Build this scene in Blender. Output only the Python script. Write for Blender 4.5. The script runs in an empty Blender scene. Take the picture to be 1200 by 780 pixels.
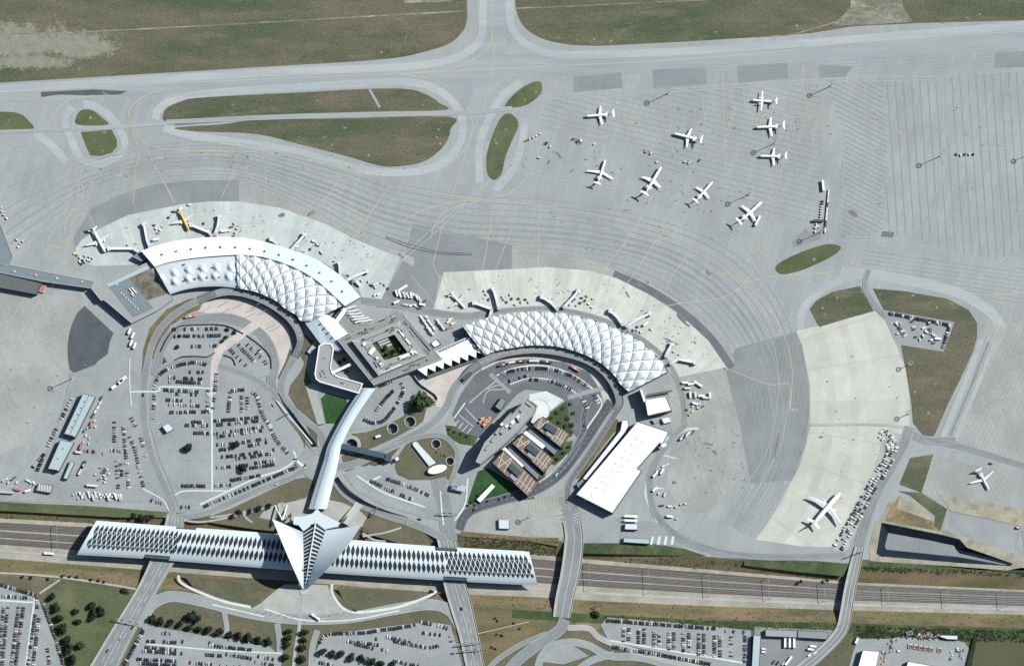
import bpy, bmesh, math, random
from math import radians, sin, cos, pi, atan2, hypot
from mathutils import Vector, Matrix
from mathutils.geometry import delaunay_2d_cdt
random.seed(7)

# ------------------------------------------------------------------ camera, sky, sun, exposure
D = 6000.0                      # height of the camera above the airport, metres
TILT = math.tan(radians(9.0))   # the camera stands to the south, lens shifted back over the field
sc = bpy.context.scene
col = sc.collection
cam_d = bpy.data.cameras.new("camera")
cam = bpy.data.objects.new("camera", cam_d); col.objects.link(cam)
cam.location = (0, -D*TILT, D); cam.rotation_euler = (0, 0, 0)
cam_d.sensor_width = 36; cam_d.lens = 36*D/1200.0
cam_d.shift_y = D*TILT/1200.0
cam_d.clip_start = 10; cam_d.clip_end = 30000
sc.camera = cam

SUN_EL, SUN_AZ = radians(42), atan2(0.914, 0.406)       # azimuth measured from +Y towards +X
w = bpy.data.worlds.new("World"); sc.world = w; w.use_nodes = True
nt = w.node_tree; bg = nt.nodes["Background"]
sky = nt.nodes.new("ShaderNodeTexSky"); sky.sky_type = 'NISHITA'; sky.sun_disc = False
sky.sun_elevation = SUN_EL; sky.sun_rotation = SUN_AZ
nt.links.new(sky.outputs[0], bg.inputs[0]); bg.inputs[1].default_value = 0.06
sd = bpy.data.lights.new("sun", 'SUN'); sd.energy = 5.0; sd.angle = radians(0.5); sd.color = (1.0, 0.965, 0.91)
sun = bpy.data.objects.new("sun", sd); col.objects.link(sun)
sv = Vector((0.914*cos(SUN_EL), 0.406*cos(SUN_EL), sin(SUN_EL)))
sun.rotation_euler = sv.to_track_quat('Z', 'Y').to_euler()
sun.location = sv*500
sc.view_settings.view_transform = 'Standard'
sc.view_settings.look = 'None'
sc.view_settings.gamma = 1
sc.view_settings.exposure = 0.25
sc.view_settings.use_curve_mapping = False
sc.cycles.max_bounces = 4; sc.cycles.diffuse_bounces = 1
sc.cycles.use_denoising = True

# ------------------------------------------------------------------ coordinates: one metre per photo pixel on the ground
def G(px, py, z=0.0): return Vector((px-600.0, 390.0-py, z))
def R(px, py, h):
    """where a point seen at photo position (px, py) stands when it is h metres above the ground"""
    x, y = px-600.0, 390.0-py
    k = h/D
    return Vector((x*(1-k), y + (-D*TILT-y)*k, h))
def lin(c):
    c /= 255.0
    return c/12.92 if c <= .04045 else ((c+.055)/1.055)**2.4
KEXP = 1.30
def S(r, g, b):
    return tuple(min(.82, lin(v)/k) for v, k in ((r, 1.33), (g, 1.29), (b, 1.31)))

# ------------------------------------------------------------------ materials
MATS = {}
def new_mat(name):
    m = bpy.data.materials.new(name); m.use_nodes = True
    MATS[name] = m
    return m, m.node_tree, m.node_tree.nodes["Principled BSDF"]
def mul(c, k): return tuple(min(1, v*k) for v in c)
def N(nt, t, **kw):
    n = nt.nodes.new(t)
    for k, v in kw.items(): setattr(n, k, v)
    return n
def noise(nt, vec, scale, detail=4, rough=.6):
    n = N(nt, "ShaderNodeTexNoise"); n.inputs["Scale"].default_value = scale
    n.inputs["Detail"].default_value = detail; n.inputs["Roughness"].default_value = rough
    nt.links.new(vec, n.inputs["Vector"]); return n.outputs[0]
def ramp(nt, fac, a, b, c1, c2):
    r = N(nt, "ShaderNodeValToRGB"); e = r.color_ramp.elements
    e[0].position = a; e[1].position = b; e[0].color = (*c1, 1); e[1].color = (*c2, 1)
    nt.links.new(fac, r.inputs[0]); return r.outputs[0]
def mixc(nt, fac, a, b, mode='MIX'):
    m = N(nt, "ShaderNodeMixRGB", blend_type=mode)
    for i, v in ((0, fac), (1, a), (2, b)):
        if hasattr(v, 'links') or hasattr(v, 'is_linked'): nt.links.new(v, m.inputs[i])
        elif i == 0: m.inputs[0].default_value = v
        else: m.inputs[i].default_value = (*v, 1)
    return m.outputs[0]
def math_(nt, op, a, b=0.0):
    m = N(nt, "ShaderNodeMath", operation=op)
    for i, v in ((0, a), (1, b)):
        if isinstance(v, (int, float)): m.inputs[i].default_value = v
        else: nt.links.new(v, m.inputs[i])
    return m.outputs[0]
def surf(name, rgb, rgb2=None, patch=.03, lo=.38, hi=.62, var=.08, fine=.45, fvar=.07, rough=.9, rgb3=None, patch3=.09, metal=0.0, slab=None, spec=.3, stretch=None):
    """weathered surface: two or three tones in patches, fine grain, optional slab tone grid"""
    m, nt, b = new_mat(name)
    pos = N(nt, "ShaderNodeNewGeometry").outputs["Position"]
    if stretch:
        mp = N(nt, "ShaderNodeMapping"); mp.inputs["Rotation"].default_value[2] = stretch[0]; mp.inputs["Scale"].default_value = stretch[1]
        nt.links.new(pos, mp.inputs[0]); pv = mp.outputs[0]
    else: pv = pos
    c2 = rgb2 or mul(rgb, 1-var*2)
    c = ramp(nt, noise(nt, pv, patch, 6, .62), lo, hi, c2, rgb)
    if rgb3: c = mixc(nt, ramp(nt, noise(nt, pv, patch3, 5, .65), .5, .68, (0,0,0), (1,1,1)), c, rgb3)
    if slab:                                   # (rotation, width, length, tone variation)
        mp = N(nt, "ShaderNodeMapping"); mp.inputs["Rotation"].default_value[2] = slab[0]
        nt.links.new(pos, mp.inputs[0])
        br = N(nt, "ShaderNodeTexBrick"); br.offset = 0
        br.inputs["Scale"].default_value = 1; br.inputs["Brick Width"].default_value = slab[1]; br.inputs["Row Height"].default_value = slab[2]
        br.inputs["Mortar Size"].default_value = .18; br.inputs["Mortar Smooth"].default_value = 0
        k = slab[3]
        br.inputs["Color1"].default_value = (1-k, 1-k, 1-k, 1); br.inputs["Color2"].default_value = (1+k*.4, 1+k*.4, 1+k*.4, 1); br.inputs["Mortar"].default_value = (.84, .84, .85, 1)
        nt.links.new(mp.outputs[0], br.inputs[0])
        c = mixc(nt, 1.0, c, br.outputs[0], 'MULTIPLY')
    g = ramp(nt, noise(nt, pos, fine, 3, .7), .3, .7, (1-fvar*1.6,)*3, (1+fvar,)*3)
    c = mixc(nt, 1.0, c, g, 'MULTIPLY')
    nt.links.new(c, b.inputs["Base Color"])
    b.inputs["Roughness"].default_value = rough; b.inputs["Metallic"].default_value = metal
    b.inputs["Specular IOR Level"].default_value = spec
    return m
def polar(name, rgb, centre, dth, dr, var=.1, fvar=.06, tint=None, lanes=False):
    """concrete poured in fan-shaped slabs round a centre"""
    m, nt, b = new_mat(name)
    c0 = G(*centre)
    pos = N(nt, "ShaderNodeNewGeometry").outputs["Position"]
    sx = N(nt, "ShaderNodeSeparateXYZ"); nt.links.new(pos, sx.inputs[0])
    x = math_(nt, 'SUBTRACT', sx.outputs[0], c0.x); y = math_(nt, 'SUBTRACT', sx.outputs[1], c0.y)
    th = math_(nt, 'ARCTAN2', y, x)
    r = math_(nt, 'SQRT', math_(nt, 'ADD', math_(nt, 'MULTIPLY', x, x), math_(nt, 'MULTIPLY', y, y)))
    ft, fr = math_(nt, 'DIVIDE', th, dth), math_(nt, 'DIVIDE', r, dr)
    it, ir = math_(nt, 'FLOOR', ft), math_(nt, 'FLOOR', fr)
    def wn(a, bb):
        cb = N(nt, "ShaderNodeCombineXYZ"); nt.links.new(a, cb.inputs[0])
        if bb is not None: nt.links.new(bb, cb.inputs[1])
        w_ = N(nt, "ShaderNodeTexWhiteNoise"); nt.links.new(cb.outputs[0], w_.inputs[0]); return w_.outputs[0]
    tone = math_(nt, 'ADD', math_(nt, 'MULTIPLY', wn(it, ir), var*.5), math_(nt, 'MULTIPLY', wn(math_(nt, 'FLOOR', math_(nt, 'DIVIDE', th, dth*2.7)), None), var))
    tone = math_(nt, 'ADD', tone, math_(nt, 'MULTIPLY', wn(math_(nt, 'FLOOR', math_(nt, 'DIVIDE', th, dth*.45)), None), var*.5))
    tone = math_(nt, 'ADD', tone, 1-var*1.05)
    if lanes: tone = math_(nt, 'SUBTRACT', tone, math_(nt, 'MULTIPLY', wn(ir, None), var*.6))
    e = math_(nt, 'MINIMUM', math_(nt, 'MULTIPLY', math_(nt, 'FRACT', ft), 6.5), math_(nt, 'MULTIPLY', math_(nt, 'FRACT', fr), dr))
    joint = math_(nt, 'SUBTRACT', 1.0, math_(nt, 'MULTIPLY', math_(nt, 'LESS_THAN', e, .3), .09))
    tone = math_(nt, 'MULTIPLY', tone, joint)
    base = ramp(nt, noise(nt, pos, .04, 5), .4, .62, tint or mul(rgb, .9), rgb)
    cb = N(nt, "ShaderNodeCombineXYZ")
    for i in range(3): nt.links.new(tone, cb.inputs[i])
    c = mixc(nt, 1.0, base, cb.outputs[0], 'MULTIPLY')
    g = ramp(nt, noise(nt, pos, .4, 4, .7), .3, .7, (1-fvar*1.6,)*3, (1+fvar,)*3)
    nt.links.new(mixc(nt, 1.0, c, g, 'MULTIPLY'), b.inputs["Base Color"])
    b.inputs["Roughness"].default_value = .9
    return m
def plain(name, rgb, rough=.6, metal=0.0, spec=.4, grain=.05, gscale=.8):
    m, nt, b = new_mat(name)
    tc = N(nt, "ShaderNodeTexCoord").outputs["Object"]
    g = ramp(nt, noise(nt, tc, gscale, 3, .6), .3, .7, mul(rgb, 1-grain), mul(rgb, 1+grain))
    nt.links.new(g, b.inputs["Base Color"])
    b.inputs["Roughness"].default_value = rough; b.inputs["Metallic"].default_value = metal; b.inputs["Specular IOR Level"].default_value = spec
    return m

M_GRASS  = surf("dry grass", S(114,110,92), S(96,100,80), patch=.012, rgb3=S(124,115,98), patch3=.03, fine=.35, fvar=.16)
M_GRASSG = surf("green grass", S(102,110,80), S(86,99,70), patch=.03, rgb3=S(118,118,92), patch3=.02, fine=.4, fvar=.16)
M_FIELD  = surf("airfield grass", S(116,111,96), S(86,98,74), patch=.012, lo=.40, hi=.6, rgb3=S(124,117,99), patch3=.04, fine=.5, fvar=.26, stretch=(radians(-3), (.45, 1.5, 1)))
M_LAWN   = surf("watered lawn", S(58,98,52), S(44,80,40), patch=.06, fine=.5, fvar=.18)
M_SOIL   = surf("bare soil", S(150,132,108), S(118,112,86), patch=.03, rgb3=S(172,146,118), patch3=.05, fine=.4, fvar=.14)
M_PALE   = surf("pale dusty soil", S(150,152,138), S(112,116,100), patch=.05, rgb3=S(180,180,164), patch3=.06, fine=.3, fvar=.2, stretch=(radians(-4), (.5, 1.4, 1)))
M_DUST   = surf("dusty hard ground", S(184,179,162), S(160,158,142), patch=.04, rgb3=S(140,138,120), patch3=.06, fine=.5, fvar=.13)
M_SLOPE  = surf("dry embankment", S(140,124,98), S(100,98,72), patch=.035, rgb3=S(116,116,82), patch3=.02, fine=.5, fvar=.2, stretch=(radians(-4), (.35, 1.6, 1)))
M_GREENS = surf("green embankment", S(82,100,64), S(64,80,52), patch=.03, rgb3=S(104,108,78), patch3=.05, fine=.5, fvar=.2)
M_BALLAST= surf("ballast", S(116,107,96), S(96,89,81), patch=.05, fine=.7, fvar=.14, stretch=(radians(-4), (.1, 1.2, 1)))
M_GRAVEL = surf("track gravel", S(186,182,170), S(160,158,148), patch=.04, fine=.5, fvar=.1)
M_APRON  = surf("apron concrete", S(174,180,182), S(162,168,172), patch=.012, rgb3=S(168,172,172), patch3=.05, fine=.6, fvar=.09, slab=(radians(15), 7.5, 30, .06))
M_APRON2 = surf("old apron concrete", S(180,182,180), S(164,167,166), patch=.02, fine=.35, fvar=.08, slab=(radians(-20), 7.5, 15, .05))
M_TAXI   = surf("taxiway asphalt", S(172,178,182), S(158,165,170), patch=.02, fine=.6, fvar=.08, stretch=(radians(-4), (.25, 2.5, 1)))
M_TAXIL  = surf("pale taxiway shoulder", S(186,192,195), S(172,179,183), patch=.02, fine=.3, fvar=.05, stretch=(radians(-4), (.3, 2.5, 1)))
M_DARK   = surf("dark apron asphalt", S(152,157,160), S(139,145,149), patch=.03, fine=.6, fvar=.10)
M_DARKER = surf("fresh dark asphalt", S(120,125,132), S(108,114,120), patch=.05, fine=.35, fvar=.08)
M_BLACK  = surf("black asphalt", S(98,104,112), S(86,92,100), patch=.06, fine=.4, fvar=.08)
M_ROAD   = surf("road asphalt", S(150,155,158), S(138,143,147), patch=.03, fine=.4, fvar=.06)
M_LOT    = surf("car park asphalt", S(168,173,175), S(154,160,164), patch=.03, fine=.4, fvar=.08)
M_PAVE   = surf("pale paving", S(188,190,186), S(172,175,172), patch=.05, fine=.5, fvar=.06)
M_PINK   = surf("pinkish plaza paving", S(216,207,203), S(200,193,189), patch=.06, fine=.5, fvar=.07)
M_WHITEP = surf("white paving", S(232,238,238), S(214,222,224), patch=.06, fine=.5, fvar=.04)
M_SLAB1  = polar("fan slabs of the second terminal", S(214,218,212), (616.7,600), .0245, 7.5, .20)
M_SLAB2  = polar("fan slabs of the first terminal", S(206,215,215), (261.6,566.4), .022, 7.5, .14)
M_SLAB3  = polar("fan slabs of the remote stand", S(213,215,207), (722,470.9), .16, 9.5, .13, lanes=True)
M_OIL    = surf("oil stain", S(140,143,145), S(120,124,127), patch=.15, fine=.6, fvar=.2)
M_LINEW  = plain("white road paint", S(222,228,226), .8)
M_LINEY  = plain("faded yellow paint", S(202,200,172), .8)
M_LINEF  = plain("worn lane paint", S(188,193,194), .8)
M_JOINT  = plain("dark joint sealant", S(150,155,157), .9, grain=.12, gscale=.05)
M_JOINT2 = plain("old joint sealant", S(158,163,165), .9, grain=.15, gscale=.05)
M_RUBBER = plain("rubber mark", S(154,159,162), .9, grain=.15, gscale=.08)
M_LINEG  = plain("mint painted walkway", S(208,226,220), .8)
M_WHITE  = surf("white roof membrane", (.79,.82,.84), (.70,.73,.75), patch=.05, lo=.35, hi=.6, fine=.5, fvar=.03, rough=.6, slab=(radians(35), 3.2, 30, .03))
M_ROOFB  = plain("brushed pale metal roof", S(218,230,240), .5, 0, .5, grain=.03)
M_ROOFS  = plain("silver metal roof", S(206,220,232), .45, 0, .5, grain=.04)
M_ROOFT  = plain("teal grey roof", S(128,142,150), .7, grain=.08, gscale=.15)
M_ROOFG  = plain("gravel roof", S(150,155,156), .9, grain=.1, gscale=.4)
M_ROOFL  = plain("light gravel roof", S(166,170,171), .9, grain=.08, gscale=.4)
M_ROOFD  = plain("slate dark roof", S(104,110,112), .85, grain=.1, gscale=.3)
M_ROOFC  = plain("pale blue sheet roof", S(186,206,212), .55, .1, grain=.04, gscale=.3)
M_BROWN  = plain("brown roof planting", S(142,122,106), .9, grain=.15, gscale=.3)
M_WALL   = plain("pale concrete wall", (.42,.43,.43), .85, grain=.05, gscale=.2)
M_WALLD  = plain("dark facade", (.07,.08,.09), .5, grain=.05)
M_GLASS  = plain("dark glazing", (.030,.036,.042), .35, 0, .5, grain=.1)
M_BAND   = plain("facade glazing", (.06,.085,.11), .2, 0, .5, grain=.1)
M_GROOVE = plain("gutter joint", (.14,.175,.21), .7)
M_TEAL   = plain("blue green glass roof", S(86,108,118), .3, .2, grain=.08)
M_STEEL  = plain("galvanised steel", (.36,.38,.40), .45, .5)
M_DSTEEL = plain("dark steel", (.09,.095,.10), .5, .4)
M_PAINT  = plain("white aircraft paint", (.80,.81,.82), .35, grain=.01)
M_YELLOW = plain("yellow aircraft paint", (.62,.44,.03), .4, grain=.02)
M_GREYP  = plain("grey aircraft paint", (.58,.60,.63), .4)
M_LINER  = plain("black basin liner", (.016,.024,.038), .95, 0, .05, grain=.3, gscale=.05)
M_RUBBERT= plain("tyre rubber", (.03,.03,.03), .8)
M_RED    = plain("faded red paint", (.42,.16,.12), .6)
M_ORANGE = plain("terracotta awning", (.55,.27,.19), .7)
M_BARK   = plain("bark", (.10,.075,.05), .9)

def soil_patch(m, patches, rgb):
    """pale worn ground inside ragged ellipses (photo x, y, half length, half width)"""
    nt = m.node_tree; b = nt.nodes["Principled BSDF"]; src = b.inputs["Base Color"].links[0].from_socket
    pos = N(nt, "ShaderNodeNewGeometry").outputs["Position"]; rag = noise(nt, pos, .05, 8, .75); mask = None
    for x, y, a, c in patches:
        sx = N(nt, "ShaderNodeSeparateXYZ"); nt.links.new(pos, sx.inputs[0]); g = G(x, y)
        u = math_(nt, 'DIVIDE', math_(nt, 'SUBTRACT', sx.outputs[0], g.x), a); v = math_(nt, 'DIVIDE', math_(nt, 'SUBTRACT', sx.outputs[1], g.y), c)
        d = math_(nt, 'SQRT', math_(nt, 'ADD', math_(nt, 'MULTIPLY', u, u), math_(nt, 'MULTIPLY', v, v)))
        k = math_(nt, 'SUBTRACT', math_(nt, 'ADD', 1.35, math_(nt, 'MULTIPLY', math_(nt, 'SUBTRACT', rag, .5), 3.2)), d)
        mask = k if mask is None else math_(nt, 'MAXIMUM', mask, k)
    f = ramp(nt, math_(nt, 'ADD', mask, math_(nt, 'MULTIPLY', math_(nt, 'SUBTRACT', noise(nt, pos, .35, 4, .7), .5), 1.6)), .2, .6, (0,0,0), (.9,.9,.9))
    tone = ramp(nt, noise(nt, pos, .12, 5, .7), .35, .65, mul(rgb, .72), rgb)
    nt.links.new(mixc(nt, f, src, tone), b.inputs["Base Color"])
soil_patch(M_FIELD, [(15,48,70,20),(85,52,50,16),(30,72,60,8)], S(158,160,146))
# ------------------------------------------------------------------ mesh helpers
class MB:
    def __init__(s): s.v, s.f, s.m = [], [], []
    def add(s, verts, faces, mat):
        o = len(s.v); s.v += [tuple(v) for v in verts]
        for f in faces: s.f.append([i+o for i in f]); s.m.append(mat)
        return s
    def quad(s, a, b, c, d, mat): return s.add([a, b, c, d], [(0,1,2,3)], mat)
    def poly(s, pts, mat): return s.add(pts, [list(range(len(pts)))], mat)
    def prism(s, pts, z0, z1, side, top, bottom=False):
        """pts: x, y outline (any winding)"""
        p = ccw([(q[0], q[1]) for q in pts]); n = len(p)
        vs = [(x, y, z0) for x, y in p] + [(x, y, z1) for x, y in p]
        for i in range(n):
            j = (i+1) % n; s.add([vs[i], vs[j], vs[n+j], vs[n+i]], [(0,1,2,3)], side)
        if top is not None: s.add(vs[n:], [list(range(n))], top)
        if bottom: s.add(vs[:n], [list(range(n))[::-1]], side)
        return s
    def box(s, c, size, mat, rz=0.0, top=None):
        cx, cy, cz = c; a, b, h = size[0]/2, size[1]/2, size[2]/2
        ca, sa = cos(rz), sin(rz)
        vs = [(cx+x*ca-y*sa, cy+x*sa+y*ca, cz+z) for z in (-h, h) for x, y in ((-a,-b),(a,-b),(a,b),(-a,b))]
        s.add(vs, [(0,3,2,1),(0,1,5,4),(1,2,6,5),(2,3,7,6),(3,0,4,7)], mat)
        s.add(vs, [(4,5,6,7)], top or mat); return s
    def tube(s, pts, rad, mat, n=8, cap=True):
        """swept round section; rad a number or one per point"""
        P = [Vector(p) for p in pts]; rr = rad if isinstance(rad, (list, tuple)) else [rad]*len(P)
        rings = []
        for i, p in enumerate(P):
            t = (P[min(i+1, len(P)-1)] - P[max(i-1, 0)]).normalized()
            u = t.cross(Vector((0,0,1)))
            if u.length < 1e-3: u = Vector((1,0,0))
            u.normalize(); v = t.cross(u)
            rings.append([p + (u*cos(2*pi*k/n) + v*sin(2*pi*k/n))*rr[i] for k in range(n)])
        vs = [q for r in rings for q in r]; fs = []
        for i in range(len(P)-1):
            for k in range(n):
                a, b = i*n+k, i*n+(k+1) % n; fs.append((a, a+n, b+n, b))
        if cap: fs += [list(range(n)), list(range((len(P)-1)*n, len(P)*n))[::-1]]
        return s.add(vs, fs, mat)
    def merge(s, o, M=None):
        k = len(s.v)
        s.v += [tuple(M @ Vector(v)) for v in o.v] if M else o.v
        s.f += [[i+k for i in f] for f in o.f]; s.m += o.m; return s
    def mesh(s, name, origin=(0,0,0), smooth=False):
        me = bpy.data.meshes.new(name)
        ox, oy, oz = origin
        me.from_pydata([(x-ox, y-oy, z-oz) for x, y, z in s.v], [], s.f)
        mats = []
        for m in s.m:
            if m not in mats: mats.append(m)
        for m in mats: me.materials.append(m)
        ix = {m: i for i, m in enumerate(mats)}
        me.polygons.foreach_set("material_index", [ix[m] for m in s.m])
        if smooth: me.polygons.foreach_set("use_smooth", [True]*len(s.f))
        me.update(); return me
    def build(s, name, parent=None, smooth=False, origin=None):
        org = origin if origin is not None else (tuple(parent.get("_o", (0,0,0))) if parent else (0,0,0))
        o = bpy.data.objects.new(name, s.mesh(name, org, smooth)); col.objects.link(o)
        if parent: o.parent = parent
        elif origin is not None: o.location = origin
        if parent: o["_o"] = org
        return o
def ccw(p):
    a = sum(p[i][0]*p[(i+1) % len(p)][1] - p[(i+1) % len(p)][0]*p[i][1] for i in range(len(p)))
    return list(p) if a > 0 else list(p)[::-1]
def spline(pts, n=8, closed=False):
    """Catmull-Rom through the points"""
    P = [tuple(map(float, p)) for p in pts]; out = []; m = len(P)
    rng = range(m if closed else m-1)
    for i in rng:
        p1, p2 = P[i], P[(i+1) % m]
        p0 = P[(i-1) % m] if (closed or i > 0) else tuple(2*a-b for a, b in zip(p1, p2))
        p3 = P[(i+2) % m] if (closed or i+2 < m) else tuple(2*b-a for a, b in zip(p1, p2))
        for k in range(n):
            t = k/n
            out.append(tuple(.5*(2*b + (c-a)*t + (2*a-5*b+4*c-d)*t*t + (3*b-a-3*c+d)*t**3) for a, b, c, d in zip(p0, p1, p2, p3)))
    if not closed: out.append(P[-1])
    return out
def resample(pts, n):
    """n+1 points evenly spaced along a polyline"""
    L = [0]
    for a, b in zip(pts, pts[1:]): L.append(L[-1] + hypot(b[0]-a[0], b[1]-a[1]))
    out, j = [], 0
    for k in range(n+1):
        d = L[-1]*k/n
        while j < len(pts)-2 and L[j+1] < d: j += 1
        t = (d-L[j])/max(1e-9, L[j+1]-L[j])
        out.append(tuple(a+(b-a)*t for a, b in zip(pts[j], pts[j+1])))
    return out
def plen(pts): return sum(hypot(b[0]-a[0], b[1]-a[1]) for a, b in zip(pts, pts[1:]))
def offset(pts, d):
    """polyline moved d to its left (x right, y up) / right for photo pixels"""
    out = []
    for i, p in enumerate(pts):
        a, b = pts[max(i-1, 0)], pts[min(i+1, len(pts)-1)]
        tx, ty = b[0]-a[0], b[1]-a[1]; l = hypot(tx, ty) or 1
        out.append((p[0]-ty/l*d, p[1]+tx/l*d))
    return out
def inside(x, y, poly):
    r = False; n = len(poly)
    for i in range(n):
        (x1, y1), (x2, y2) = poly[i][:2], poly[(i+1) % n][:2]
        if (y1 > y) != (y2 > y) and x < (x2-x1)*(y-y1)/(y2-y1)+x1: r = not r
    return r
LAYER = [0]
def lift(z):
    """neighbouring sheets of one layer lie 3 mm apart, so that none share a plane"""
    LAYER[0] += 1
    return z if z <= .05 and z >= 0 else z + .003*(LAYER[0] % 10)
def flat(mb, outer, z, mat, holes=()):
    """a flat sheet with holes, outlines in photo pixels"""
    z = lift(z)
    if not holes:
        p = ccw([(q[0]-600, 390-q[1]) for q in outer]); return mb.poly([(x, y, z) for x, y in p], mat)
    vs, es = [], []
    for lp in [outer]+list(holes):
        o = len(vs); vs += [Vector((q[0]-600, 390-q[1])) for q in lp]
        es += [(o+i, o+(i+1) % len(lp)) for i in range(len(lp))]
    V, _e, F, *_ = delaunay_2d_cdt(vs, es, [], 0, 1e-4)
    W = lambda lp: [(q[0]-600, 390-q[1]) for q in lp]
    wo, wh = W(outer), [W(h) for h in holes]
    keep = []
    for f in F:
        cx = sum(V[i].x for i in f)/len(f); cy = sum(V[i].y for i in f)/len(f)
        if inside(cx, cy, wo) and not any(inside(cx, cy, h) for h in wh): keep.append(f)
    return mb.add([(v.x, v.y, z) for v in V], keep, mat)
def ribbon(mb, pts, width, z, mat, z1=None):
    """strip along a photo-pixel polyline; z may run to z1"""
    if z1 is None: z = lift(z)
    a, b = offset(pts, width/2), offset(pts, -width/2); n = len(pts)
    zz = [z + ((z1-z)*i/(n-1) if z1 is not None else 0) for i in range(n)]
    vs = [G(*p, zz[i]) for i, p in enumerate(a)] + [G(*p, zz[i]) for i, p in enumerate(b)]
    return mb.add(vs, [(i, i+1, n+i+1, n+i) for i in range(n-1)], mat)
def dashes(mb, pts, width, z, mat, on, off):
    L = plen(pts); n = max(1, int(L/(on+off))); q = resample(pts, n*8)
    for k in range(n):
        e = max(1, round(8*on/(on+off))); ribbon(mb, q[k*8:k*8+e+1], width, z, mat)
def circle(cx, cy, r, n=24, ry=None, rot=0):
    return [(cx + r*cos(t)*cos(rot) - (ry or r)*sin(t)*sin(rot), cy + r*cos(t)*sin(rot) + (ry or r)*sin(t)*cos(rot)) for t in (2*pi*k/n for k in range(n))]

# ------------------------------------------------------------------ object bookkeeping
def tag(o, label, cat, group=None, kind=None):
    o["label"] = label; o["category"] = cat
    if group: o["group"] = group
    if kind: o["kind"] = kind
    return o
def thing(name, label, cat, loc, rz=0.0, group=None):
    o = bpy.data.objects.new(name, None); col.objects.link(o)
    o.location = loc; o.rotation_euler[2] = rz; o.empty_display_size = 2
    o["_o"] = tuple(loc) if rz == 0 else (0, 0, 0)
    return tag(o, label, cat, group)
def struct(name, mb, label, cat=None, kind='structure', smooth=False):
    return tag(mb.build(name, smooth=smooth), label, cat or name.replace('_', ' '), kind=kind)
def copy_thing(src, loc, rz, label, group=None, scale=None):
    r = src.copy(); col.objects.link(r); r.location = loc; r.rotation_euler[2] = rz
    if scale: r.scale = scale
    r["label"] = label
    if group: r["group"] = group
    for ch in src.children:
        c = ch.copy(); col.objects.link(c); c.parent = r
        for g in ch.children:
            d = g.copy(); col.objects.link(d); d.parent = c
    return r
ONES = "first second third fourth fifth sixth seventh eighth ninth tenth eleventh twelfth thirteenth fourteenth fifteenth sixteenth seventeenth eighteenth nineteenth".split()
TENS = {2: "twent", 3: "thirt", 4: "fort", 5: "fift", 6: "sixt", 7: "sevent", 8: "eight", 9: "ninet"}
def nth(i):
    """ordinal word for the i-th, counted from 1"""
    if i < 20: return ONES[i-1]
    t, u = divmod(i, 10)
    return TENS[t]+"ieth" if u == 0 else TENS[t]+"y-"+ONES[u-1]
# ------------------------------------------------------------------ ground with the railway cutting, basin, ramps and light wells cut into it
NT = [(-2600,440),(0,589),(200,603),(540,627),(620,632),(700,638),(830,654),(1000,663),(1200,671),(3800,800)]
NB = [(-2600,456),(0,606),(200,617),(540,643),(620,648),(700,655),(830,666),(1000,681),(1200,690),(3800,820)]
SB = [(-2600,500),(0,653),(200,669),(540,695),(620,698),(700,703),(830,709),(1000,714),(1200,719),(3800,850)]
ST = [(-2600,520),(0,674),(200,690),(540,709),(620,714),(700,719),(830,726),(1000,729),(1200,735),(3800,870)]
def yat(L, x):
    for a, b in zip(L, L[1:]):
        if a[0] <= x <= b[0]: return a[1]+(b[1]-a[1])*(x-a[0])/(b[0]-a[0])
ZT = -7.0
XS = [-2600, -600] + list(range(0, 1201, 20)) + [1800, 3800]
BASIN = [(1033,612),(1103,626),(1124.6,631.5),(1133,641),(1187,660),(1184,663),(1127.7,659.5),(1031,651.5),(1027,648)]
WELLS = [(460,502,6),(480.5,494,6),(511,520,5),(527.5,540,4.5),(412,521,7)]
wells = [circle(x, y, r, 20) for x, y, r in WELLS]
def cut(line, wid):
    a, b = offset(line, wid/2), offset(line, -wid/2); return a + b[::-1]
RAMP1 = resample(spline([(322,462),(340,487),(356,508),(370,526)], 6), 12)          # underpass by the big car park
RAMP2 = resample(spline([(392,561),(404,577),(425,591),(450,602),(476,610)], 6), 14)  # sunken ramp below the short-stay car park
CUT1, CUT2 = cut(RAMP1, 9), cut(RAMP2, 10)
HOLES = [BASIN, CUT1, CUT2] + wells

mb = MB()
north = [(-2600,-2600),(3800,-2600)] + [(x, yat(NT, x)) for x in XS[::-1]]
flat(mb, north, 0, M_GRASS, HOLES)
for i in range(len(XS)-1):
    x0, x1 = XS[i], XS[i+1]
    mb.quad(G(x0, yat(NT,x0)), G(x0, yat(NB,x0), ZT), G(x1, yat(NB,x1), ZT), G(x1, yat(NT,x1)), M_SLOPE)
    mb.quad(G(x0, yat(NB,x0), ZT), G(x0, yat(SB,x0), ZT), G(x1, yat(SB,x1), ZT), G(x1, yat(NB,x1), ZT), M_GRAVEL)
    mb.quad(G(x0, yat(SB,x0), ZT), G(x0, yat(ST,x0)), G(x1, yat(ST,x1)), G(x1, yat(SB,x1), ZT), M_SLOPE)
flat(mb, [(x, yat(ST, x)) for x in XS] + [(3800,3000),(-2600,3000)], 0, M_GRASS)
struct("ground", mb, "dry grass ground with a railway cutting running across it")

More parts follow.
